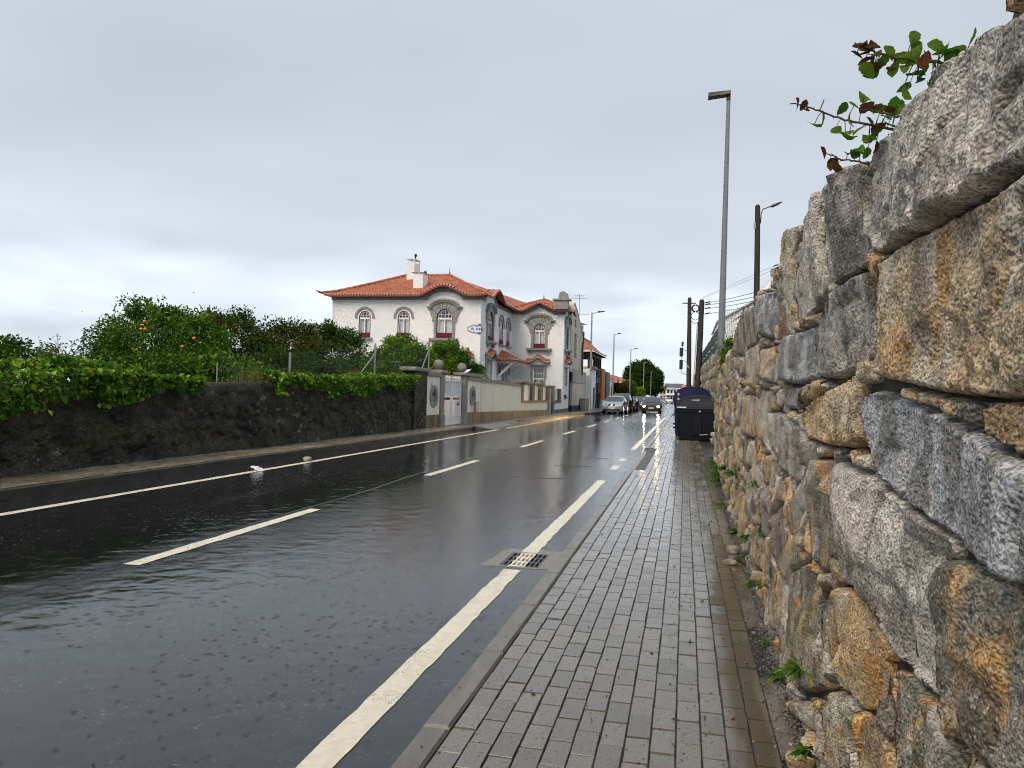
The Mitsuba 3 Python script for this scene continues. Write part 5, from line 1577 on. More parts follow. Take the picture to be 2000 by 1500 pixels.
tree('bronze_tree', 'dark red-brown bush before the far pale house', 'shrub', (-8.9, 108, 2.0), (1.0, 1.6, 1.3), (-8.9, 108, 0, 0.1), 50, 90, 0.6, 0.26, [(0.05, 0.03, 0.014), (0.03, 0.03, 0.012), (0.07, 0.05, 0.02)], 42, sprays=6)
tree('street_shrub', 'olive green hedge shrub behind the parked cars', 'shrub', (-8.9, 124, 2.2), (1.2, 2.2, 1.6), (-8.9, 124, 0, 0.1), 60, 90, 0.7, 0.28, BRONZE[:2] + GREEN[:2], 43, sprays=4)
tree('street_shrub', 'bright green bush under the round tree behind the parked cars', 'shrub', (-8.7, 140, 1.7), (1.5, 2.2, 1.5), (-8.7, 140, 0, 0.1), 60, 90, 0.7, 0.28, LIME[:3], 44, sprays=4)
# far end of the street
for k, (x0, x1, y, h, lab) in enumerate(((-9.2, -6.4, 290, 4.6, 'far pale terrace of houses left of the road end'), (-6.2, -1.0, 262, 4.9, 'far white block with balconies at the end of the road'), (-0.6, 8, 240, 4.2, 'far low house right of the road end'))):
    fb = thing('far_building', lab, 'building')
    put('wall', MB().box(x0, x1, y, y + 12, 0, h).out(), 'white_plaster' if k == 1 else 'beige_plaster', fb)
    put('roof', MB().add([(x0 - 0.5, y - 0.5, h), (x1 + 0.5, y - 0.5, h), (x1 + 0.5, y + 12.5, h), (x0 - 0.5, y + 12.5, h), (x0 - 0.5, y + 6, h + 1.4), (x1 + 0.5, y + 6, h + 1.4)], [[0, 1, 5, 4], [2, 3, 4, 5], [0, 3, 2, 1]]).add([(x0 - .5, y - .5, h), (x0 - .5, y + 6, h + 1.4), (x0 - .5, y + 12.5, h), (x1 + .5, y - .5, h), (x1 + .5, y + 6, h + 1.4), (x1 + .5, y + 12.5, h)], [[0, 1, 2], [3, 5, 4]]).out(), 'roof_tile' if k != 1 else 'slate_grey', fb)
    for q in range(int((x1 - x0) / 1.1)):
        for z in (0.9, 2.9):
            xx = x0 + 0.35 + q * 1.1
            put('window', MB().box(xx, xx + 0.6, y - 0.03, y, z, z + 1.1).out(), 'window_dark', fb)
    if k == 1:
        for z in (2.3, 4.5):
            put('balcony', MB().box(x0, x1 + 0.3, y - 1.4, y - 0.001, z, z + 0.25).out(), 'white_plaster', fb)

# street lamps on the left
mat('lamp_grey', (0.30, 0.31, 0.30), 0.45, metallic=0.3)


def street_lamp(x, y, h, arm, lab, lean=0.0, m='lamp_grey', grp='tall lamp posts along the left pavement'):
    s = thing('street_lamp', lab, 'street lamp', grp)
    put('post', MB().tube([(x, y, 0), (x, y, 0.5), (x, y, 0.52), (x + lean, y, h)], [0.12, 0.12, 0.10, 0.055], 10).out(), m, s, smooth=40)
    put('arm', MB().tube([(x + lean, y, h - 0.05), (x + lean + arm * 0.55, y, h + 0.03)], [0.04, 0.03], 6).out(), m, s, smooth=40)
    put('lantern', MB().add([(x + lean + arm * 0.5, y - 0.14, h + 0.0), (x + lean + arm * 0.5, y + 0.14, h + 0.0), (x + lean + arm * 1.08, y + 0.1, h + 0.10), (x + lean + arm * 1.08, y - 0.1, h + 0.10),
                             (x + lean + arm * 0.5, y - 0.12, h + 0.13), (x + lean + arm * 0.5, y + 0.12, h + 0.13), (x + lean + arm * 1.08, y + 0.08, h + 0.13), (x + lean + arm * 1.08, y - 0.08, h + 0.13)],
                            [[0, 3, 2, 1], [4, 5, 6, 7], [0, 1, 5, 4], [1, 2, 6, 5], [2, 3, 7, 6], [3, 0, 4, 7]]).out(), 'dark_metal', s)


street_lamp(-7.62, 63, 8.35, 1.0, 'nearest left lamp post, in front of the timber house')
street_lamp(-7.62, 83, 8.2, 0.75, 'second left lamp post, behind the parked silver car', 0.03)
street_lamp(-7.55, 108, 8.15, 1.0, 'third left lamp post, at the left edge of the round tree', 0.05)
street_lamp(-7.78, 149, 8.15, 1.0, 'fourth left lamp post, against the left half of the round tree')
street_lamp(-8.6, 200, 7.95, 1.0, 'fifth left lamp post, small against the middle of the round tree')
street_lamp(-2.95, 300, 7.4, -1.2, 'faint farthest lamp post above the end of the road', 0, 'lamp_grey', None)


# ------------------------------------------------------------------ right side beyond the near wall
def wall_far(y):
    return np.interp(y, [24, 28, 52, 90], [1.30, 1.12, 0.58, 0.35])


fw = thing('far_stone_wall', 'taller rubble stone wall behind the bins with a green fence on top', 'wall')
frng = np.random.default_rng(33)
save_wall_x, wall = wall_x, fw


def wall_x(y):
    return np.interp(y, [24, 28, 52, 90], [1.30, 1.12, 0.58, 0.35])


z, k = 0.03, 500
while z < 3.3:
    hgt = frng.uniform(0.3, 0.8)
    y = 27.6
    while y < 54:
        wd = frng.uniform(0.25, 0.7)
        zt_ = min(z + hgt, 3.32 - 0.01 * (y - 28) + 0.06 * math.sin(y * 2))
        if zt_ - z > 0.08:
            j = frng.normal(0, 0.03, 8)
            g = sg.Polygon([(y + j[0], z + j[1]), (y + wd + j[2], z + j[3]), (y + wd + j[4], zt_ + j[5]), (y + j[6], zt_ + j[7])]).buffer(-0.03).buffer(0.02, quad_segs=2)
            if g.geom_type == 'Polygon' and not g.is_empty:
                place_stone(g, ['tan', 'brown', 'ochre', 'dark', 'grey', 'tan', 'moss'][frng.integers(7)], k, h=0.11)
                k += 1
        y += wd
    z += hgt
wall_x = save_wall_x
pts = [(1.16 - 0.022 * (y - 28) if False else float(wall_far(y)) + 0.05, y) for y in (27.5, 35, 45, 54)]
mb = MB()
for (xa, ya), (xb, yb) in zip(pts[:-1], pts[1:]):
    mb.add([(xa, ya, 0), (xb, yb, 0), (xb + 0.5, yb, 0), (xa + 0.5, ya, 0), (xa, ya, 3.25), (xb, yb, 3.1), (xb + 0.5, yb, 3.1), (xa + 0.5, ya, 3.25)], [[0, 1, 5, 4], [4, 5, 6, 7], [3, 7, 6, 2], [0, 4, 7, 3], [1, 2, 6, 5]])
put('hearting', mb.out(), 'earth', fw)
put('return_face', rough_block(1.14, 6.0, 27.45, 27.95, 0, 3.28, 0.06), 'cap_stone', fw, smooth=35)
put('bank', MB().box(1.9, 60, 18.35, 27.4, -0.05, 1.2).box(1.7, 60, 28.0, 120, -0.05, 3.0).out(), 'soil', kind='structure', label='higher ground behind the far stone wall')
mat('fence_green', (0.008, 0.035, 0.022), 0.5)
mat('wire_pale', (0.20, 0.27, 0.27), 0.5)
sf = thing('slat_fence', 'dark green slatted privacy fence along the top of the far stone wall', 'fence')
for k in range(8):
    ya, yb = 28.0 + k * 2.55, 28.0 + (k + 1) * 2.55 - 0.08
    xa, xb = float(wall_far(ya)) + 0.14, float(wall_far(yb)) + 0.14
    z0 = 3.30 - 0.006 * (ya - 28)
    h = 1.0 - 0.012 * (ya - 28)
    pn = name_of('panel', sf)
    put('slats', MB().bar((xa, ya, z0 + h * 0.25), (xb, yb, z0 + h * 0.25), 0.03, h * 0.48).bar((xa, ya, z0 + h * 0.77), (xb, yb, z0 + h * 0.77), 0.03, h * 0.42).out(), 'fence_green', pn)
    put('post', MB().bar((xa, ya, z0 - 0.1), (xa, ya, z0 + h + 0.05), 0.05).out(), 'fence_green', pn)
    put('trim', MB().bar((xa, ya, z0 + h + 0.01), (xb, yb, z0 + h + 0.01), 0.05, 0.03).out(), 'wire_pale', pn)
mf = thing('mesh_fence', 'welded wire mesh fence panel right of the tall lamp post', 'fence')
for x in (1.25, 1.93, 3.9):
    put('post', MB().tube([(x, 27.8, 3.2), (x, 27.8, 4.75)], 0.03, 6).out(), 'dark_metal', mf)
mb = MB()
for x in np.arange(1.27, 3.9, 0.062):
    mb.box(x - 0.005, x + 0.005, 27.797, 27.803, 3.3, 4.70)
for z in np.arange(3.35, 4.72, 0.2):
    mb.box(1.25, 3.9, 27.793, 27.797, z - 0.006, z + 0.006)
put('mesh', mb.out(), 'wire_pale', mf, kind='stuff', label='upright and level wires of the mesh panel')
sh = thing('sports_hall', 'pale building with a sloping roof line behind the wire mesh panel', 'building')
put('gable', poly3(sg.Polygon([(2.3, 3), (9, 3), (9, 9.5), (5.8, 9.35), (2.3, 7.30)]), ((0, 60, 0), (1, 0, 0), (0, -1, 0)), -12, 0), 'white_plaster', sh)
put('roof_edge', poly3(sg.Polygon([(2.2, 7.30), (5.8, 9.42), (9, 9.55), (9, 9.7), (5.75, 9.55), (2.2, 7.42)]), ((0, 60, 0), (1, 0, 0), (0, -1, 0)), -12.2, 0.2), 'beige_plaster', sh)
mat('blue_board', (0.03, 0.12, 0.42), 0.5)
put('blue_band', poly3(rect(2.35, 9, 5.15, 5.75), ((0, 60, 0), (1, 0, 0), (0, -1, 0)), 0.0, 0.05), 'blue_board', sh)
rh = thing('right_house', 'pale house end with a tiled chimney face just above the stone wall', 'house')
put('gable', poly3(sg.Polygon([(4.1, 3), (8, 3), (8, 8.8), (4.62, 8.8), (4.55, 8.25), (4.1, 7.3)]), ((0, 45, 0), (1, 0, 0), (0, -1, 0)), -8, 0), 'white_plaster', rh)
put('chimney_face', poly3(rect(4.86, 5.6, 7.4, 8.86), ((0, 45, 0), (1, 0, 0), (0, -1, 0)), 0.0, 0.1), 'brick_orange', rh)
put('chimney_cap', poly3(rect(4.5, 4.86, 8.5, 8.9), ((0, 45, 0), (1, 0, 0), (0, -1, 0)), 0.0, 0.1), 'grey_stone', rh)

# the tall lamp post just past the near wall
mat('galvanised', lambda p, n, uv: mix((0.14, 0.16, 0.18), (0.19, 0.21, 0.235), fbm(p.x * 4, p.y * 4, p.z * 1.1)), 0.45)
mat('arrow_yellow', (0.72, 0.46, 0.02), 0.5)
tl = thing('tall_lamp', 'tall slim grey lamp post with a flat head just past the near stone wall', 'street lamp')
put('post', MB().tube([(0.845, 20, 0.05), (0.845, 20, 1.2), (0.845, 20, 1.22), (0.90, 20, 9.12)], [0.105, 0.105, 0.10, 0.047], 14).out(), 'galvanised', tl, smooth=40)
put('neck', MB().tube([(0.90, 20, 9.08), (0.90, 20, 9.22), (0.80, 20, 9.27)], [0.055, 0.06, 0.045], 10).out(), 'dark_metal', tl, smooth=40)
put('head', MB().add([(0.95, 19.88, 9.22), (0.95, 20.12, 9.22), (0.40, 20.14, 9.17), (0.40, 19.86, 9.17), (0.95, 19.9, 9.31), (0.95, 20.1, 9.31), (0.40, 20.13, 9.27), (0.40, 19.87, 9.27)],
                    [[0, 1, 2, 3], [4, 7, 6, 5], [0, 4, 5, 1], [1, 5, 6, 2], [2, 6, 7, 3], [3, 7, 4, 0]]).out(), 'dark_metal', tl)
ang = np.radians(np.linspace(-128, -62, 9))
tri_ = sg.Polygon([(-0.05, 2.30), (0.05, 2.30), (0.05, 2.46), (0.105, 2.46), (0.0, 2.62), (-0.105, 2.46), (-0.05, 2.46)])
am = poly3(tri_.segmentize(0.02), ((0, 0, 0), (1, 0, 0), (0, -1, 0)), 0, 0.002)
am = am.subdivide_to_size(0.03)
av = np.array(am.vertices)
th = av[:, 0] / 0.098 - PI / 2 + 0.0
rr = np.interp(av[:, 2], [1.2, 9.1], [0.1, 0.047]) + 0.003 - av[:, 1]
cx_ = np.interp(av[:, 2], [1.22, 9.12], [0.845, 0.90])
put('painted_arrow', trimesh.Trimesh(np.stack([cx_ + rr * np.cos(th), 20 + rr * np.sin(th), av[:, 2] + 0.02], 1), am.faces, process=False), 'arrow_yellow', tl, label='yellow way arrow painted on the post')

# poles and cables
mat('pole_wood', lambda p, n, uv: mix((0.015, 0.013, 0.011), (0.045, 0.037, 0.031), fbm(p.x * 20, p.y * 20, p.z * 2.5)), 0.7)
mat('cable_black', (0.015, 0.015, 0.016), 0.5)
wp = thing('lamp_pole', 'dark wooden pole with a thin lamp arm behind the top of the near wall', 'utility pole')
put('pole', MB().tube([(2.74, 32, 2.5), (2.66, 32, 9.28), (2.66, 32, 9.34)], [0.135, 0.098, 0.07], 12).out(), 'pole_wood', wp, smooth=40)
put('arm', MB().tube([(2.78, 32, 8.6), (2.80, 32, 9.0), (2.86, 32, 9.16), (3.2, 32, 9.28)], 0.022, 6).out(), 'dark_metal', wp, smooth=40)
put('lantern', MB().tube([(3.15, 32, 9.25), (3.22, 32, 9.28), (3.42, 32, 9.36), (3.58, 32, 9.43)], [0.03, 0.06, 0.055, 0.02], 8).out(), 'dark_metal', wp, smooth=40)
put('clip', MB().box(2.52, 2.60, 31.86, 31.9, 8.35, 8.6).out(), 'lamp_grey', wp)
p1 = thing('utility_pole', 'left pole of the dark pair, with two small black cable boxes on its side', 'utility pole')
put('pole', MB().tube([(0.19, 38, 0.0), (0.11, 38, 6.33), (0.11, 38, 6.40)], [0.132, 0.09, 0.06], 12).out(), 'pole_wood', p1, smooth=40)
put('crossarm', MB().bar((-0.22, 38, 6.12), (0.42, 38, 6.12), 0.05).out(), 'dark_metal', p1)
for z, h in ((4.35, 0.20), (3.95, 0.42), (3.35, 0.46)):
    c = name_of('cable_box', p1)
    hw = 0.05 if h < 0.3 else 0.085
    dx = -0.17 if h < 0.3 else -0.22
    put('case', rough_block(dx - hw, dx + hw, 37.9, 38.08, z - h / 2 - 0.2, z + h / 2 - 0.2, 0.02), 'cable_black', c, smooth=35)
    put('tie', MB().tube([(dx, 38, z - h / 2 - 0.2), (dx + 0.02, 38, z - h / 2 - 0.35), (0.13, 38, z - h / 2 - 0.5)], 0.012, 5).out(), 'cable_black', c)
put('band', MB().tube([(0.11, 38, 3.02), (0.15, 38, 3.06)], 0.14, 10).out(), 'lamp_grey', p1)
p2 = thing('utility_pole', 'right pole of the dark pair, leaning beside the green fence', 'utility pole')
put('pole', MB().tube([(0.60, 42, 0.0), (0.76, 42, 6.72), (0.76, 42, 6.80)], [0.20, 0.13, 0.09], 12).out(), 'pole_wood', p2, smooth=40)
put('brace_rail', MB().bar((0.38, 42, 1.5), (0.56, 42, 5.6), 0.05).out(), 'lamp_grey', p2)
for z, r_ in ((6.10, 0.175), (5.72, 0.20), (5.55, 0.21)):
    co = thing('cable_coil', {6.10: 'thick black cable coil hung high between the twin poles', 5.72: 'thinner looped cable hung below the thick coil', 5.55: 'lowest slack cable loop between the twin poles'}[z], 'cable')
    g = np.linspace(0, 2 * PI, 37) if z > 5.6 else np.linspace(PI * 0.95, PI * 2.05, 20)
    put('loop', MB().tube(np.stack([0.42 + (r_ * (1 if z < 6 else 0.95)) * np.cos(g), 40 + 0 * g, z + r_ * np.sin(g)], 1), 0.042 if z > 6 else 0.016, 6).out(), 'cable_black', co, smooth=True)
for k, (za, zb, xb, yb) in enumerate(((6.60, 5.86, 2.72, 32), (6.50, 5.68, 2.72, 32), (6.30, 5.52, 2.72, 32), (6.02, 5.36, 2.72, 32))):
    cb = thing('overhead_cable', 'overhead cable number %s from the top, running right from the twin poles' % ('one', 'two', 'three', 'four')[k], 'cable')
    labels[cb]['label'] = ('topmost', 'second highest', 'third highest', 'lowest')[k] + ' overhead cable running right from the twin poles'
    u = np.linspace(0, 1, 24)
    sag = -0.05 * 4 * u * (1 - u)
    put('wire', MB().tube(np.stack([0.80 + (xb - 0.80) * u, 42 + (yb - 42) * u, za + (zb - za) * u + sag], 1), 0.013, 5).out(), 'cable_black', cb)
    put('sleeve', MB().tube([(0.95, 41.4, za - 0.04), (1.14, 40.7, za - 0.08)], 0.035, 6).out(), 'cable_black', cb)
for k, (x0, y0, z0, x1, y1, z1) in enumerate(((0.76, 42, 6.85, 9, 20, 8.0), (0.76, 42, 6.9, 9, 20, 8.4))):
    cb = thing('service_wire', ('lower', 'upper')[k] + ' thin service wire rising right from the twin poles', 'cable')
    u = np.linspace(0, 1, 20)
    put('wire', MB().tube(np.stack([x0 + (x1 - x0) * u, y0 + (y1 - y0) * u, z0 + (z1 - z0) * u - 0.5 * u * (1 - u)], 1), 0.006, 4).out(), 'cable_black', cb)

# shrubs in the recess behind the near wall
tree('conifer_shrub', 'yellow-green feathery shrub beside the foot of the tall lamp post', 'shrub', (1.02, 19.3, 2.30), (0.15, 0.2, 0.75), (1.02, 19.3, 0.1, 0.04), 60, 110, 0.13, 0.055, LIME + GREEN[:2], 51, sprays=18, aspect=0.35)
tree('recess_weed', 'small yellowing weed left of the lamp post foot', 'plant', (0.80, 19.5, 1.55), (0.10, 0.12, 0.28), (0.86, 19.5, 0.1, 0.02), 12, 60, 0.09, 0.05, [(0.16, 0.17, 0.03), (0.10, 0.13, 0.02), (0.26, 0.2, 0.03)], 52, sprays=6, aspect=0.35)


# ------------------------------------------------------------------ vehicles
mat('silver_paint', (0.42, 0.45, 0.50), 0.25, metallic=0.5, coat=1.0)
mat('dark_paint', (0.020, 0.018, 0.022), 0.25, coat=1.0)
mat('plum_paint', (0.035, 0.020, 0.028), 0.25, coat=1.0)
mat('blue_paint', (0.05, 0.06, 0.075), 0.25, coat=1.0)
mat('car_white', (0.65, 0.66, 0.68), 0.3, coat=1.0)
mat('car_glass', (0.05, 0.075, 0.08), 0.06, spec=0.7)
mat('tyre', (0.012, 0.012, 0.012), 0.7)
mat('rim', (0.35, 0.36, 0.38), 0.3, metallic=0.8)
mat('plastic_black', (0.012, 0.012, 0.013), 0.4)
mat('plate_white', (0.62, 0.62, 0.60), 0.4)
mat('lamp_glass', (0.55, 0.57, 0.60), 0.1, spec=0.7)
SUV = dict(prof=[(0.10, .25), (0.02, .42), (0.0, .60), (0.05, .78), (0.22, .93), (0.6, 1.0), (1.15, 1.06), (1.85, 1.46), (2.25, 1.54), (3.0, 1.56), (3.9, 1.50), (4.4, 1.30), (4.58, 1.0), (4.62, .6), (4.55, .28)], w=0.93, top=0.66, belt=1.02, wheels=(0.88, 3.68), r=0.36, ws=((1.17, 1.07), (1.83, 1.45)))
VAN = dict(prof=[(0.08, .28), (0.0, .5), (0.02, .75), (0.15, .95), (0.5, 1.05), (0.95, 1.14), (1.75, 1.68), (2.2, 1.80), (3.4, 1.82), (4.5, 1.78), (4.72, 1.5), (4.78, 1.0), (4.75, .35)], w=0.93, top=0.74, belt=1.1, wheels=(0.85, 3.75), r=0.34, ws=((0.97, 1.15), (1.73, 1.67)))
HATCH = dict(prof=[(0.10, .20), (0.0, .38), (0.0, .55), (0.08, .68), (0.28, .82), (0.62, .93), (0.98, 1.00), (1.70, 1.42), (2.1, 1.51), (2.9, 1.52), (3.5, 1.42), (3.85, 1.1), (3.98, .85), (4.0, .5), (3.92, .24)], w=0.865, top=0.60, belt=0.97, wheels=(0.78, 3.22), r=0.31, ws=((1.0, 1.01), (1.68, 1.41)))


def car(label, spec, paint, x, y, yaw=0.0, lit=False, kidney=False, base='parked_car', group=None):
    t = thing(base, label, 'car', group)
    s = spec
    W = lambda z: s['w'] * (1 - 0.03 * max(0, (s['belt'] - z))) if z < s['belt'] else s['w'] - (s['w'] - s['top']) * ((z - s['belt']) / (max(q[1] for q in s['prof']) - s['belt']))
    rot = trimesh.transformations.rotation_matrix(yaw, [0, 0, 1])
    rot[:3, 3] = (x, y, 0)

    def add(nm, m, mt, par=t, **kw):
        m = m.copy()
        m.apply_transform(rot)
        return put(nm, m, mt, par, **kw)

    prof = sg.Polygon(s['prof'])
    arch = unary_union([sg.Point(q, s['r'] - 0.02).buffer(s['r'] + 0.06, 12) for q in s['wheels']])
    pf = prof.difference(arch)
    full = np.array(sg.Polygon(pf.exterior).segmentize(0.12).exterior.coords)[:-1]
    small_ = prof.buffer(-0.05)
    tri2 = trimesh.creation.triangulate_polygon(sg.Polygon(full), engine='earcut')
    slices, fr = [], [(-1.0, 0.05), (-0.96, 0.012), (-0.8, 0), (-0.4, -0.02), (0, -0.03), (0.4, -0.02), (0.8, 0), (0.96, 0.012), (1.0, 0.05)]
    cen = np.array([2.2, 0.7])
    for sx, shr in fr:
        d = full - cen
        p = full - d / np.linalg.norm(d, axis=1, keepdims=True) * shr * 1.2
        nose = np.clip(1 - full[:, 0] / 0.9, 0, 1) ** 2 * 0.22 * abs(sx) ** 3 + np.clip((full[:, 0] - 3.6) / 0.9, 0, 1) ** 2 * -0.12 * abs(sx) ** 3
        slices.append(np.stack([[sx * W(z) for z in full[:, 1]], p[:, 0] + nose, p[:, 1]], 1))
    n = len(full)
    f = []
    for k in range(len(fr) - 1):
        for i in range(n):
            j = (i + 1) % n
            f.append((k * n + i, k * n + j, (k + 1) * n + j, (k + 1) * n + i))
    v2, f2 = tri2
    mb = MB().add(np.vstack(slices), f)
    if len(v2) == n:
        mb.add(slices[0], f2).add(slices[-1], f2[:, ::-1])
    add('body', mb.out(), paint, smooth=35)
    (ya, za), (yb, zb) = s['ws']

    def band(x0, x1, off, y0, z0, y1, z1):
        xs = np.linspace(-1, 1, 9)
        nrm = np.array([0, -(z1 - z0), y1 - y0])
        nrm = nrm / np.linalg.norm(nrm) * off
        lo = np.stack([xs * x0, y0 + 0.10 * np.abs(xs) ** 3, 0 * xs + z0], 1) + nrm
        hi = np.stack([xs * x1, y1 + 0.10 * np.abs(xs) ** 3, 0 * xs + z1], 1) + nrm
        return trimesh.Trimesh(np.vstack([lo, hi]), [q for i in range(8) for q in ((i, i + 1, i + 10), (i, i + 10, i + 9))], process=False)
    add('windscreen', band(W(za) * 0.90, W(zb) * 0.92, 0.045, ya, za, yb, zb), 'car_glass', smooth=True)
    ztop = max(q[1] for q in s['prof'])
    for sx in (-1, 1):                                # side windows
        for (y0, y1, y2, y3) in ((ya + 0.42, 2.28, 2.28, yb + 0.12), (2.36, 3.28, 3.2, 2.36)):
            z0, z1 = s['belt'] + 0.03, ztop - 0.13
            p = [(sx * (W(z0) + 0.012), y0, z0), (sx * (W(z0) + 0.012), y1, z0), (sx * (W(z1) + 0.012), y2, z1), (sx * (W(z1) + 0.012), y3, z1)]
            add('side_window', trimesh.Trimesh(p, [[0, 1, 2], [0, 2, 3]], process=False), 'car_glass')
        mir = trimesh.creation.icosphere(subdivisions=1, radius=0.1)
        mir.apply_scale((1.15, 0.6, 0.75))
        mir.apply_translation((sx * (s['w'] + 0.10), ya + 0.32, s['belt'] + 0.05))
        add('mirror', mir, paint, smooth=True)
        zl = 0.73 if s is not HATCH else 0.64
        hl = trimesh.creation.icosphere(subdivisions=2, radius=0.13)
        hl.apply_scale((1.25, 0.8, 0.78))
        hl.apply_translation((sx * (s['w'] - 0.24), 0.17, zl))
        k = add('headlight', hl, 'lamp_glass', smooth=True)
        if lit:
            scene[k]['emitter'] = {'type': 'area', 'radiance': rgb(45.0, 28.0, 10.5)}
            del scene[k]['bsdf']
            px, py = (rot @ np.array([sx * (s['w'] - 0.24), 0.03, zl, 1]))[:2]
            scene[k + '_beam'] = {'type': 'spot', 'to_world': T().look_at(origin=[float(px), float(py), zl], target=[float(px) - 2.6, float(py) - 14, 0.25], up=[0, 0, 1]), 'intensity': rgb(4.5, 2.8, 1.2), 'cutoff_angle': 26, 'beam_width': 8}
        for q in s['wheels']:
            w = trimesh.creation.cylinder(radius=s['r'], height=0.22, sections=20)
            w.apply_transform(trimesh.transformations.rotation_matrix(PI / 2, [0, 1, 0]))
            w.apply_translation((sx * (s['w'] - 0.13), q, s['r']))
            kk = add('wheel', w, 'tyre', smooth=40)
            w = trimesh.creation.cylinder(radius=s['r'] * 0.64, height=0.03, sections=16)
            w.apply_transform(trimesh.transformations.rotation_matrix(PI / 2, [0, 1, 0]))
            w.apply_translation((sx * (s['w'] - 0.012), q, s['r']))
            add('rim', w, 'rim', kk, smooth=40)
    fy = -0.012
    if kidney:
        for sx in (-1, 1):
            add('grille', poly3(sg.Point(sx * 0.19, 0.74).buffer(0.1, 8).union(rect(sx * 0.19 - 0.12, sx * 0.19 + 0.12, 0.68, 0.80)).buffer(-0.02).buffer(0.02), ((0, 0.06, 0), (1, 0, 0), (0, -1, 0)), 0, 0.06), 'plastic_black')
        add('lower_intake', poly3(sg.Polygon([(-0.75, 0.28), (0.75, 0.28), (0.66, 0.46), (0.40, 0.42), (-0.40, 0.42), (-0.66, 0.46)]), ((0, 0.10, 0), (1, 0, 0), (0, -1, 0)), 0, 0.10), 'plastic_black')
        add('skid_plate', poly3(rect(-0.45, 0.45, 0.22, 0.27), ((0, 0.10, 0), (1, 0, 0), (0, -1, 0)), 0, 0.08), 'rim')
    else:
        add('grille', poly3(rect(-0.5, 0.5, 0.56, 0.66), ((0, 0.05, 0), (1, 0, 0), (0, -1, 0)), 0, 0.07), 'plastic_black')
        add('lower_intake', poly3(rect(-0.6, 0.6, 0.25, 0.38), ((0, 0.10, 0), (1, 0, 0), (0, -1, 0)), 0, 0.09), 'plastic_black')
    add('number_plate', poly3(rect(-0.26, 0.26, 0.45, 0.56), ((0, -0.02, 0), (1, 0, 0), (0, -1, 0)), 0, 0.03), 'plate_white')
    return t


PKG = 'cars parked along the left kerb'
car('silver sport utility car parked first in the row at the left kerb', SUV, 'silver_paint', -6.12, 66.2, -0.05, kidney=True, group=PKG)
car('tall black van parked right behind the silver car', VAN, 'dark_paint', -6.10, 72.6, -0.04, group=PKG)
car('dark car half hidden behind the tall black van', HATCH, 'plum_paint', -5.85, 80.0, -0.04, group=PKG)
car('blue-grey car with white roof edge parked farther along the row', HATCH, 'blue_paint', -5.45, 88.0, -0.03, group=PKG)
car('dark small car parked last in the visible row', HATCH, 'dark_paint', -5.35, 97.0, -0.03, group=PKG)
car('dark purple hatchback driving towards the camera with its headlights on', HATCH, 'plum_paint', -3.06, 73.0, 0.0, lit=True, base='oncoming_car')
car('small white car far down the road left of the bins', HATCH, 'car_white', -3.3, 195.0, 0.6, base='far_car')

# ------------------------------------------------------------------ waste containers
mat('bin_black', lambda p, n, uv: mix((0.003, 0.004, 0.008), (0.006, 0.008, 0.014), fbm(p.x * 4, p.y * 4, p.z * 4)), 0.5, spec=0.2)
mat('bin_grey', lambda p, n, uv: mix((0.024, 0.028, 0.037), (0.034, 0.039, 0.050), fbm(p.x * 5, p.y * 5, p.z * 5)), 0.42, spec=0.3)
mat('bin_blue', lambda p, n, uv: mix((0.008, 0.008, 0.050), (0.012, 0.012, 0.068), fbm(p.x * 4, p.y * 4, p.z * 4)), 0.32)
mat('sticker_white', (0.55, 0.56, 0.58), 0.4)


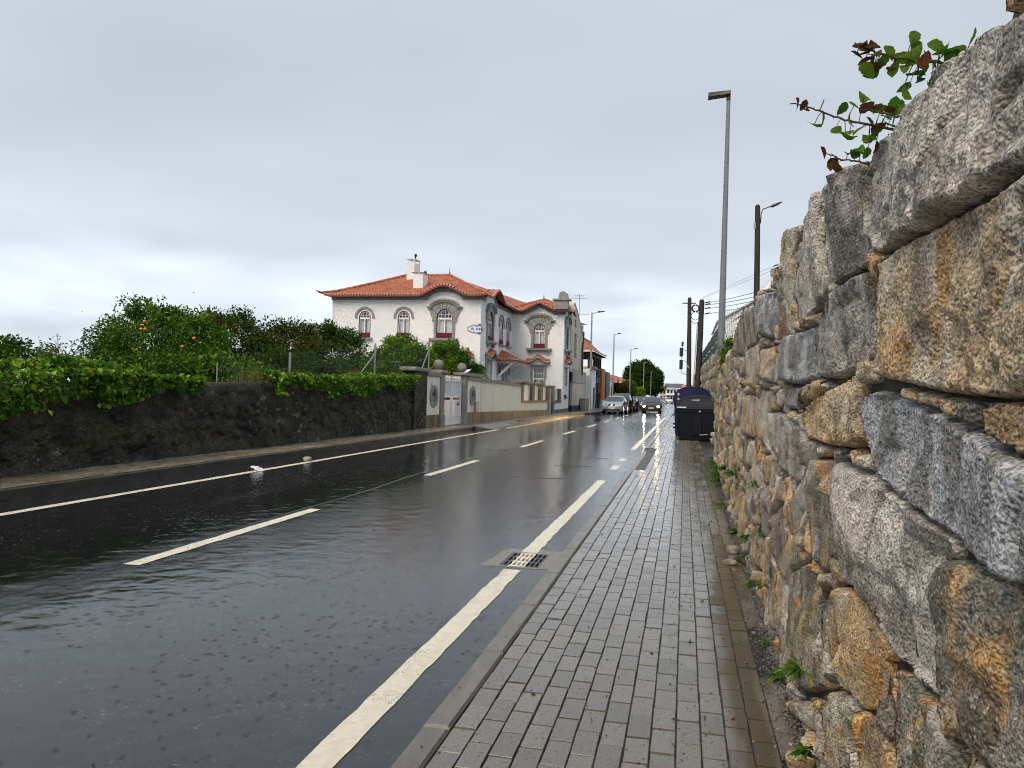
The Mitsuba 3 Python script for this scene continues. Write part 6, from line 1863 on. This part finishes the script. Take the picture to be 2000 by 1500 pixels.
def container(label, xc, y0, w, dep, zb, zl, zt, body, lid, sign):
    t = thing('waste_container', label, 'waste container')
    h = w / 2
    rings = []
    for z, k in ((0.12, 0.88), (0.24, 0.91), (zb - 0.12, 0.985), (zb - 0.10, 1.02), (zb, 1.02)):
        q = sg.box(-h * k, -dep / 2 * k, h * k, dep / 2 * k).buffer(-0.10).buffer(0.10, quad_segs=4)
        c = np.array(q.exterior.coords)[:-1]
        rings.append(np.hstack([c, np.full((len(c), 1), z)]))
    n = len(rings[0])
    v = np.vstack(rings) + (xc, y0 + dep / 2, 0)
    f = [(k * n + i, k * n + (i + 1) % n, (k + 1) * n + (i + 1) % n, (k + 1) * n + i) for k in range(4) for i in range(n)]
    mb = MB().add(v, f)
    mb.add(np.vstack([v[:n], [(xc, y0 + dep / 2, 0.12)]]), [[(i + 1) % n, i, n] for i in range(n)])
    put('body', mb.out(), body, t, smooth=35)
    a = np.linspace(0, PI, 21)
    arch = sg.Polygon([(xc - h * 1.04, zb + 0.005), (xc + h * 1.04, zb + 0.005)] + [(xc + h * 1.04 * np.sign(math.cos(q)) * abs(math.cos(q)) ** 0.8, zl + (zt - zl) * math.sin(q) ** 0.95) for q in a])
    FR = ((0, y0, 0), (1, 0, 0), (0, -1, 0))
    put('lid', poly3(arch, FR, -dep, 0.03), lid, t, smooth=30)
    rim_ = arch.buffer(0.02).difference(arch.buffer(-0.035)).intersection(rect(xc - 2, xc + 2, zl - 0.02, 9))
    put('lid_rim', poly3(rim_, FR, -0.02, 0.055), lid, t, smooth=30)
    put('lid_face', poly3(arch.buffer(-0.07), FR, 0.031, 0.045), lid, t, smooth=30)
    put('front_rib', poly3(rect(xc - 0.14, xc + 0.14, 0.3, zb - 0.16), FR, -0.02, 0.03), body, t)
    if sign:
        put('sticker', poly3(rect(xc - h * 1.05, xc - h * 1.05 + 0.34, zb + 0.02, zb + 0.085), FR, 0.046, 0.049), 'sticker_white', t)
        m = trimesh.creation.cylinder(radius=0.028, height=0.02, sections=10)
        m.apply_transform(trimesh.transformations.rotation_matrix(PI / 2, [1, 0, 0]))
        m.apply_translation((xc + 0.08, y0 - 0.03, zb - 0.06))
        put('lock', m, 'sticker_white', t)
        for q in (-0.16, -0.10, -0.05, 0.0, 0.04):
            put('emblem', poly3(rect(xc - 0.02 + q, xc + 0.015 + q, zl + 0.26, zl + 0.30), FR, 0.046, 0.0475), 'sticker_white', t)
        put('pedal', MB().tube([(xc + 0.10, y0 - 0.10, 0.30), (xc + 0.36, y0 - 0.10, 0.34)], 0.014, 6).out(), 'lamp_grey', t)
    else:
        for k, (dz, hh) in enumerate(((0.0, 0.10), (-0.16, 0.07), (-0.30, 0.10), (-0.46, 0.05))):
            put('mark', poly3(rect(xc - 0.55, xc - 0.49, zb + 0.25 + dz, zb + 0.25 + dz + hh), FR, 0.046, 0.049), 'sticker_white', t)
    for sx in (-1, 1):
        for yy in (y0 + 0.15, y0 + dep - 0.15):
            w_ = trimesh.creation.cylinder(radius=0.09, height=0.05, sections=14)
            w_.apply_transform(trimesh.transformations.rotation_matrix(PI / 2, [0, 1, 0]))
            w_.apply_translation((xc + sx * (h * 0.80), yy, 0.19))
            put('wheel', w_, 'tyre', t, smooth=40)
    for z in (0.42, 0.56):
        put('side_lug', MB().box(xc - h * 0.93 - 0.07, xc - h * 0.90, y0 + 0.1, y0 + 0.2, z - 0.03, z + 0.03).out(), body, t)


container('black waste container with a domed slate-grey lid beside the stone wall', 0.42, 26.8, 1.36, 1.0, 1.16, 1.20, 1.64, 'bin_black', 'bin_grey', True)
container('taller deep blue waste container behind the black one', 0.28, 29.5, 1.36, 1.0, 1.38, 1.44, 1.96, 'bin_blue', 'bin_blue', False)


# bramble canes and leaves, in metres
BRAMBLE=[
    ([[0.637, 1.95, 2.334], [0.588, 1.95, 2.344], [0.523, 1.95, 2.351], [0.456, 1.95, 2.368], [0.411, 1.95, 2.384], [0.375, 1.95, 2.406]], [[0.417, 1.95, 2.395], [0.38, 1.95, 2.376], [0.412, 1.95, 2.329], [0.451, 1.95, 2.375], [0.434, 1.95, 2.355], [0.479, 1.95, 2.364], [0.512, 1.95, 2.379], [0.555, 1.95, 2.379], [0.58, 1.95, 2.357], [0.49, 1.95, 2.342], [0.524, 1.95, 2.325], [0.484, 1.95, 2.291], [0.459, 1.95, 2.338], [0.545, 1.95, 2.338], [0.568, 1.95, 2.303], [0.513, 1.95, 2.306], [0.59, 1.95, 2.371], [0.501, 1.95, 2.355], [0.536, 1.95, 2.365], [0.4, 1.95, 2.394], [0.4, 1.95, 2.362]]),
    ([[0.634, 2.35, 2.31], [0.554, 2.35, 2.328], [0.472, 2.35, 2.35], [0.417, 2.35, 2.365], [0.361, 2.35, 2.391], [0.319, 2.35, 2.407], [0.281, 2.35, 2.417]], [[0.319, 2.35, 2.397], [0.364, 2.35, 2.403], [0.421, 2.35, 2.393], [0.454, 2.35, 2.401], [0.348, 2.35, 2.353], [0.37, 2.35, 2.366], [0.432, 2.35, 2.327], [0.473, 2.35, 2.332], [0.5, 2.35, 2.348], [0.514, 2.35, 2.313], [0.537, 2.35, 2.364], [0.55, 2.35, 2.343], [0.569, 2.35, 2.383], [0.494, 2.35, 2.302], [0.488, 2.35, 2.261], [0.526, 2.35, 2.384], [0.555, 2.35, 2.398], [0.445, 2.35, 2.357], [0.587, 2.35, 2.351], [0.299, 2.35, 2.414]]),
    ([[0.62, 2.3, 2.35], [0.581, 2.3, 2.338], [0.515, 2.3, 2.359], [0.488, 2.3, 2.367], [0.462, 2.3, 2.37]], [[0.475, 2.3, 2.373], [0.495, 2.3, 2.366], [0.535, 2.3, 2.365], [0.555, 2.3, 2.345], [0.574, 2.3, 2.363]]),
    ([[0.593, 2.6, 2.286], [0.522, 2.6, 2.311], [0.464, 2.6, 2.322], [0.421, 2.6, 2.342]], [[0.415, 2.6, 2.347], [0.452, 2.6, 2.331], [0.458, 2.6, 2.311], [0.437, 2.6, 2.305], [0.506, 2.6, 2.338], [0.524, 2.6, 2.34], [0.555, 2.6, 2.307]]),
]


# ------------------------------------------------------------------ plants on and by the near wall
leafmat('bramble_leaf', VC, 0.95, 0.35)
mat('bramble_cane', lambda p, n, uv: mix((0.05, 0.02, 0.015), (0.07, 0.05, 0.02), noise(p.x * 60, p.y * 60, p.z * 60)), 0.5)


def broad_leaf(c, L, r, col, curl=0.55):
    """A toothed leaf of two folded halves with a pointed tip."""
    k = 9
    u = np.linspace(0, 1, k)
    w = 0.36 * L * np.sin(PI * np.clip(u, 0, 1) ** 0.75) ** 0.8
    w = w * (1 - 0.13 * (np.arange(k) % 2)) * (u < 0.999)
    fold = r.uniform(0.1, 0.5)
    bend = r.uniform(0.0, curl)
    zc = -bend * L * u ** 2
    mid = np.stack([u * L, 0 * u, zc], 1)
    le = np.stack([u * L * 0.96, w * math.cos(fold), zc + w * math.sin(fold)], 1)
    ri = np.stack([u * L * 0.96, -w * math.cos(fold), zc + w * math.sin(fold)], 1)
    v = np.vstack([mid, le, ri])
    f = []
    for i in range(k - 1):
        f += [(i, i + 1, k + i + 1), (i, k + i + 1, k + i), (i, 2 * k + i + 1, i + 1), (i, 2 * k + i, 2 * k + i + 1)]
    d = r.normal(0, 1, 3) + (-0.35, -0.1, -0.35)
    R = trimesh.geometry.align_vectors([1, 0, 0], d / np.linalg.norm(d))[:3, :3]
    spin = trimesh.transformations.rotation_matrix(r.uniform(-1.0, 1.0), [1, 0, 0])[:3, :3]
    v = v @ spin.T @ R.T
    v = v - v[k // 2] + c
    cc = np.tile(col, (len(v), 1)) * (1 + 0.10 * r.normal(0, 1, (len(v), 1)))
    return trimesh.Trimesh(v, f, process=False), np.clip(cc, 0.004, 0.5)


r = np.random.default_rng(91)
LAB = ['upper bramble spray reaching left over the top of the near wall', 'longest bramble spray, reaching out below the upper one', 'short bramble shoot between the two longest sprays', 'lowest small bramble spray over the dark top block']
for k, (st, lv) in enumerate(BRAMBLE):
    b = thing('bramble', LAB[k], 'bramble')
    st = np.array(st)
    d = st[0] - st[1]
    st = np.vstack([st[0] + (0.16, 0.05, -0.10), st])
    u = np.linspace(0, len(st) - 1, 40)
    p = np.stack([np.interp(u, np.arange(len(st)), st[:, i]) for i in range(3)], 1) + r.normal(0, 0.0012, (40, 3))
    put('cane', MB().tube(p, np.linspace(0.0048, 0.0016, 40), 7).out(), 'bramble_cane', b, smooth=True)
    th_ = MB()
    for q in p[2::2]:
        th_.tube([q, q + r.normal(0, 0.006, 3) + (0, 0, -0.002)], [0.0013, 0.0002], 4)
    put('thorns', th_.out(), 'bramble_cane', b, kind='stuff')
    tip = st[-1]
    for c in lv:
        for rep in range(2 if k == 0 or r.random() < 0.7 else 1):
            c2 = np.array(c) + (r.normal(0, 0.022, 3) if rep else 0)
            dt = np.linalg.norm(c2 - tip)
            red = dt < 0.075 or r.random() < 0.07
            col = np.array([(0.11, 0.045, 0.02), (0.085, 0.06, 0.02)][r.integers(2)] if red else [(0.05, 0.13, 0.016), (0.08, 0.18, 0.02), (0.15, 0.24, 0.03)][r.integers(3)])
            L = r.uniform(0.036, 0.050) if red else r.uniform(0.038, 0.058)
            m, cc = broad_leaf(c2, L, r, col)
            j = put('leaf', m, 'bramble_leaf', b, color=cc, smooth=True)
            q = p[np.argmin(np.linalg.norm(p - c2, axis=1))]
            if np.linalg.norm(q - c2) > 0.02:
                put('stalk', MB().tube([q, (q + c2) / 2 + (0, 0, 0.006), c2], 0.0011, 4).out(), 'bramble_cane', j)


def weed(label, c, n, L, pal, seed, spread=0.6, out_=(-0.6, 0, 0.5), blade=0.22, cat='weed'):
    r = np.random.default_rng(seed)
    t = thing('weed', label, cat)
    vs, fs, cs = [], [], []
    for i in range(n):
        d = np.array(out_) + r.normal(0, spread, 3)
        d[2] = abs(d[2]) * 0.8 + 0.15
        d /= np.linalg.norm(d)
        l = L * r.uniform(0.5, 1.2)
        s = np.cross(d, (0, 0, 1))
        s = s / (np.linalg.norm(s) + 1e-9) + r.normal(0, 0.3, 3)
        s /= np.linalg.norm(s)
        u = np.linspace(0, 1, 6)
        mid = np.array(c) + r.normal(0, 0.012, 3) + u[:, None] * d * l + np.array([0, 0, -0.55 * l]) * (u ** 2.2)[:, None]
        w = (blade * l * np.sin(PI * (0.08 + 0.9 * u)) * 0.5 * (1 - 0.25 * (np.arange(6) % 2)))[:, None] * s
        v = np.stack([mid - w, mid + w], 1).reshape(-1, 3)
        fs.append(np.array([q for k in range(5) for q in ((2 * k, 2 * k + 1, 2 * k + 3), (2 * k, 2 * k + 3, 2 * k + 2))]) + 12 * i)
        vs.append(v)
        cs.append(np.tile(tints(pal, 1, r), (12, 1)))
    put('leaves', trimesh.Trimesh(np.vstack(vs), np.vstack(fs), process=False), 'leaf', t, color=np.vstack(cs), smooth=True)
    put('root', MB().tube([np.array(c) + (0.03, 0, -0.02), np.array(c)], [0.006, 0.004], 5).out(), 'stem', t)


G1 = GREEN[:3] + LIME[:1]
weed('bright dandelion tuft growing from the wall near its foot', (0.50, 3.45, 0.40), 55, 0.12, G1, 1, blade=0.13)
weed('broad-leaved weed below the dandelion tuft at the bottom of the picture', (0.49, 3.10, 0.22), 20, 0.085, GREEN[:3], 2, 0.5, blade=0.30)
weed('green weed with reddish stalks low at the right corner of the wall', (0.47, 1.72, 0.72), 16, 0.09, GREEN[:3] + [(0.10, 0.03, 0.02)], 3, blade=0.4)
weed('small tuft in the grit where the foot of the wall meets the pavers', (0.50, 4.75, 0.12), 36, 0.06, G1, 4, blade=0.14)
weed('leafy sprig in a joint above the small tuft', (0.50, 4.95, 0.42), 22, 0.07, GREEN[1:3] + [(0.12, 0.13, 0.02)], 5, blade=0.25)
weed('tiny clover at the wall foot farther on', (0.50, 7.1, 0.13), 34, 0.045, GREEN, 6, blade=0.4)
weed('hanging tuft of grass on the wall face in the middle distance', (0.54, 8.4, 0.75), 40, 0.22, GREEN[:3], 7, blade=0.09)
weed('grassy fringe at the wall foot in the middle distance', (0.52, 10.5, 0.14), 40, 0.20, G1, 8, blade=0.08)
for k in range(7):
    weed(('nearest', 'second nearest', 'third', 'middle', 'fifth', 'second farthest', 'farthest')[k] + ' grass tuft in the row at the wall foot before the container', (0.62 + 0.02 * k, 13.6 + 0.85 * k, 0.14), 60, 0.26, G1, 20 + k, 0.7, blade=0.07, cat='grass')
weed('small fresh green sprig on top of the wall behind the dark top block', (0.62, 3.3, 2.36), 24, 0.10, LIME, 9, 0.6, (-0.4, -0.3, 0.9), 0.4)
weed('thin reddish twig on the wall top before the wooden lamp pole', (0.72, 9.0, 2.50), 22, 0.22, [(0.20, 0.05, 0.04), (0.12, 0.04, 0.03)], 10, 0.6, (-0.8, 0, 0.6), 0.09)
weed('lone pale leaf tip at the edge of the tall upright block', (0.56, 4.95, 2.36), 5, 0.07, [(0.18, 0.17, 0.06)], 11, 0.4, (-0.8, 0, 0.5), 0.4)
tuft_spots = ((6.1, 0.9, 'grass tuft in a wall joint left of the rust-stained block'), (6.9, 0.35, 'little fern low on the wall in the middle distance'), (9.6, 1.1, 'grass tuft high on the wall face in the middle distance'), (12.0, 0.5, 'far grass tuft low on the wall face'), (5.6, 0.62, 'sprig in a joint just above the wall foot'), (4.2, 0.12, 'low weed in the grit by the pavers near the camera'), (6.2, 0.12, 'low weed in the grit farther along the pavers'), (8.6, 0.12, 'third low weed in the grit along the wall foot'))
for k, (y, z, lab) in enumerate(tuft_spots):
    weed(lab, (wall_x(y) - 0.045, y, z), 40, 0.055 + 0.008 * y, G1 + GREEN[2:4], 50 + k, 0.7, blade=(0.08, 0.2)[k % 2])
sk = thing('weed', 'tall thin seed stalk standing alone against the sky at the left', 'weed')
put('stalk', MB().tube([(-14.35, 16, 1.3), (-14.36, 16, 2.3), (-14.37, 16, 2.72)], 0.008, 5).out(), 'stem', sk)
for z in (2.42, 2.58, 2.68, 2.74):
    put('seed_head', trimesh.Trimesh(*(lambda m: (np.array(m.vertices) * (0.022, 0.022, 0.035) + (-14.37 + 0.02 * math.sin(z * 40), 16, z), m.faces))(trimesh.creation.icosphere(subdivisions=1)), process=False), 'stem', sk)

r = np.random.default_rng(55)
vs, fs = [], []
for i in range(420):
    y = 2.4 + 10 * r.random() ** 1.6
    x = r.uniform(-1.05, 0.45) if r.random() < 0.8 else r.uniform(-4.0, -1.15)
    z = PZ + 0.004 if x > -1.08 else 0.003
    L = r.uniform(0.003, 0.009) * (2.4 if r.random() < 0.06 else 1)
    a = r.uniform(0, 2 * PI)
    d, w = np.array([math.cos(a), math.sin(a), 0]) * L, np.array([-math.sin(a), math.cos(a), 0]) * L * r.uniform(0.3, 0.8)
    c = np.array([x, y, z])
    vs.append(np.array([c - d, c + w, c + d, c - w, c + (0, 0, L * 0.5)]))
    fs.append(np.array([(0, 1, 4), (1, 2, 4), (2, 3, 4), (3, 0, 4)][::1]) + 5 * i)
put('debris', trimesh.Trimesh(np.vstack(vs), np.vstack(fs)[:, ::-1], process=False), 'earth', kind='stuff', label='dark crumbs of soil and leaf washed over the pavement')


# ------------------------------------------------------------------ loose stones, litter, the drain
def pebble(label, c, s, tone, seed, sub=3, base='loose_stone'):
    m = trimesh.creation.icosphere(subdivisions=sub)
    v = np.array(m.vertices)
    v = np.sign(v) * np.abs(v) ** 0.7
    v = v * s + 0.35 * min(s) * np.stack([vf(v + seed, 1.6, 3), vf(v + seed, 1.6, 5), vf(v + seed, 1.6, 7)], 1) + np.array(c)
    t = thing(base, label, 'stone')
    put('stone', trimesh.Trimesh(v, m.faces, process=False), 'granite', t, smooth=True, uv=np.tile([[PAL[tone], 0.7]], (len(v), 1)))


pebble('rust-brown loose stone at the wall foot in the bottom corner', (0.475, 3.22, 0.135), (0.055, 0.05, 0.032), 'orange', 1)
pebble('dark loose stone at the wall foot beside the clover', (0.47, 7.5, 0.14), (0.05, 0.055, 0.04), 'dark', 2)
pebble('flat brown stone chip beside the dark loose stone', (0.42, 7.0, 0.12), (0.06, 0.05, 0.022), 'brown', 3)
pebble('pale square stone block lying in the left gutter', (-7.72, 14.85, 0.055), (0.085, 0.07, 0.05), 'tan', 4)
pebble('upper flat stone stacked by the wall before the container', (0.95, 24.2, 0.46), (0.17, 0.2, 0.07), 'grey', 5)
pebble('lower mossy stone stacked by the wall before the container', (0.97, 24.2, 0.24), (0.18, 0.2, 0.15), 'moss', 6)
r = np.random.default_rng(12)
m = trimesh.creation.icosphere(subdivisions=4)
v = np.array(m.vertices) * (0.13, 0.07, 0.035)
v[:, 2] += 0.05 * np.clip(-v[:, 0] / 0.17, -0.6, 1)
w = v + 0.035 * np.stack([vf(v, 18, 1), vf(v, 18, 2), vf(v, 18, 3)], 1)
w[:, 2] = np.maximum(w[:, 2], -0.045)
bg = thing('plastic_bag', 'crumpled white plastic bag in the left gutter by the edge line', 'bag')
mat('white_plastic', (0.62, 0.63, 0.66), 0.3)
put('bag', trimesh.Trimesh(w + (-7.62, 12.75, 0.04), m.faces, process=False), 'white_plastic', bg, smooth=True)

dg = thing('drain_grate', 'slotted cast iron drain grate crossed by the cream edge line', 'drain grate')
GX0, GX1, GY0, GY1 = -1.60, -1.24, 6.74, 7.32
slots = unary_union([affinity.skew(rect(GX0 + 0.035 + 0.041 * i, GX0 + 0.057 + 0.041 * i, GY0 + 0.035 + 0.185 * j, GY0 + 0.185 + 0.185 * j), 0, 0) for i in range(8) for j in range(3)])
plate = rect(GX0, GX1, GY0, GY1).difference(slots)


def flat(poly, z0, z1):
    ms = []
    for g in getattr(poly, 'geoms', [poly]):
        if g.area > 1e-6:
            q = trimesh.creation.extrude_polygon(g, z1 - z0, engine='earcut')
            q.apply_translation((0, 0, z0))
            ms.append(q)
    return trimesh.util.concatenate(ms)


lp_ = rect(-1.515, -1.365, 6, 8)
put('plate', flat(plate.difference(lp_), -0.03, 0.004), 'dark_metal', dg)
put('painted_bars', flat(plate.intersection(lp_), -0.03, 0.005), 'road_paint', dg, label='bars painted over by the edge line')
put('pit', MB().add([(GX0, GY0, -0.04), (GX1, GY0, -0.04), (GX1, GY1, -0.04), (GX0, GY1, -0.04), (GX0, GY0, -0.5), (GX1, GY0, -0.5), (GX1, GY1, -0.5), (GX0, GY1, -0.5)], [[4, 5, 6, 7], [0, 1, 5, 4], [1, 2, 6, 5], [2, 3, 7, 6], [3, 0, 4, 7]]).out(), 'plastic_black', dg)
mat('pad_concrete', lambda p, n, uv: mix((0.10, 0.09, 0.08), (0.24, 0.22, 0.20), noise(p.x * 110, p.y * 110, 1)), 0.3, bump=lambda p, n, uv: 0.002 * noise(p.x * 130, p.y * 130, 3))
pad = sg.Polygon([(-1.78, 6.70), (-1.72, 7.02), (-1.71, 7.38), (-1.64, 7.50), (-1.42, 7.54), (-1.20, 7.50), (-1.09, 7.52), (-1.09, 6.72), (-1.30, 6.69), (-1.60, 6.70), (-1.70, 6.68)]).difference(rect(GX0, GX1, GY0, GY1))
put('concrete_pad', flat(pad, -0.03, 0.003), 'pad_concrete', dg, label='rough pale concrete round the grate')
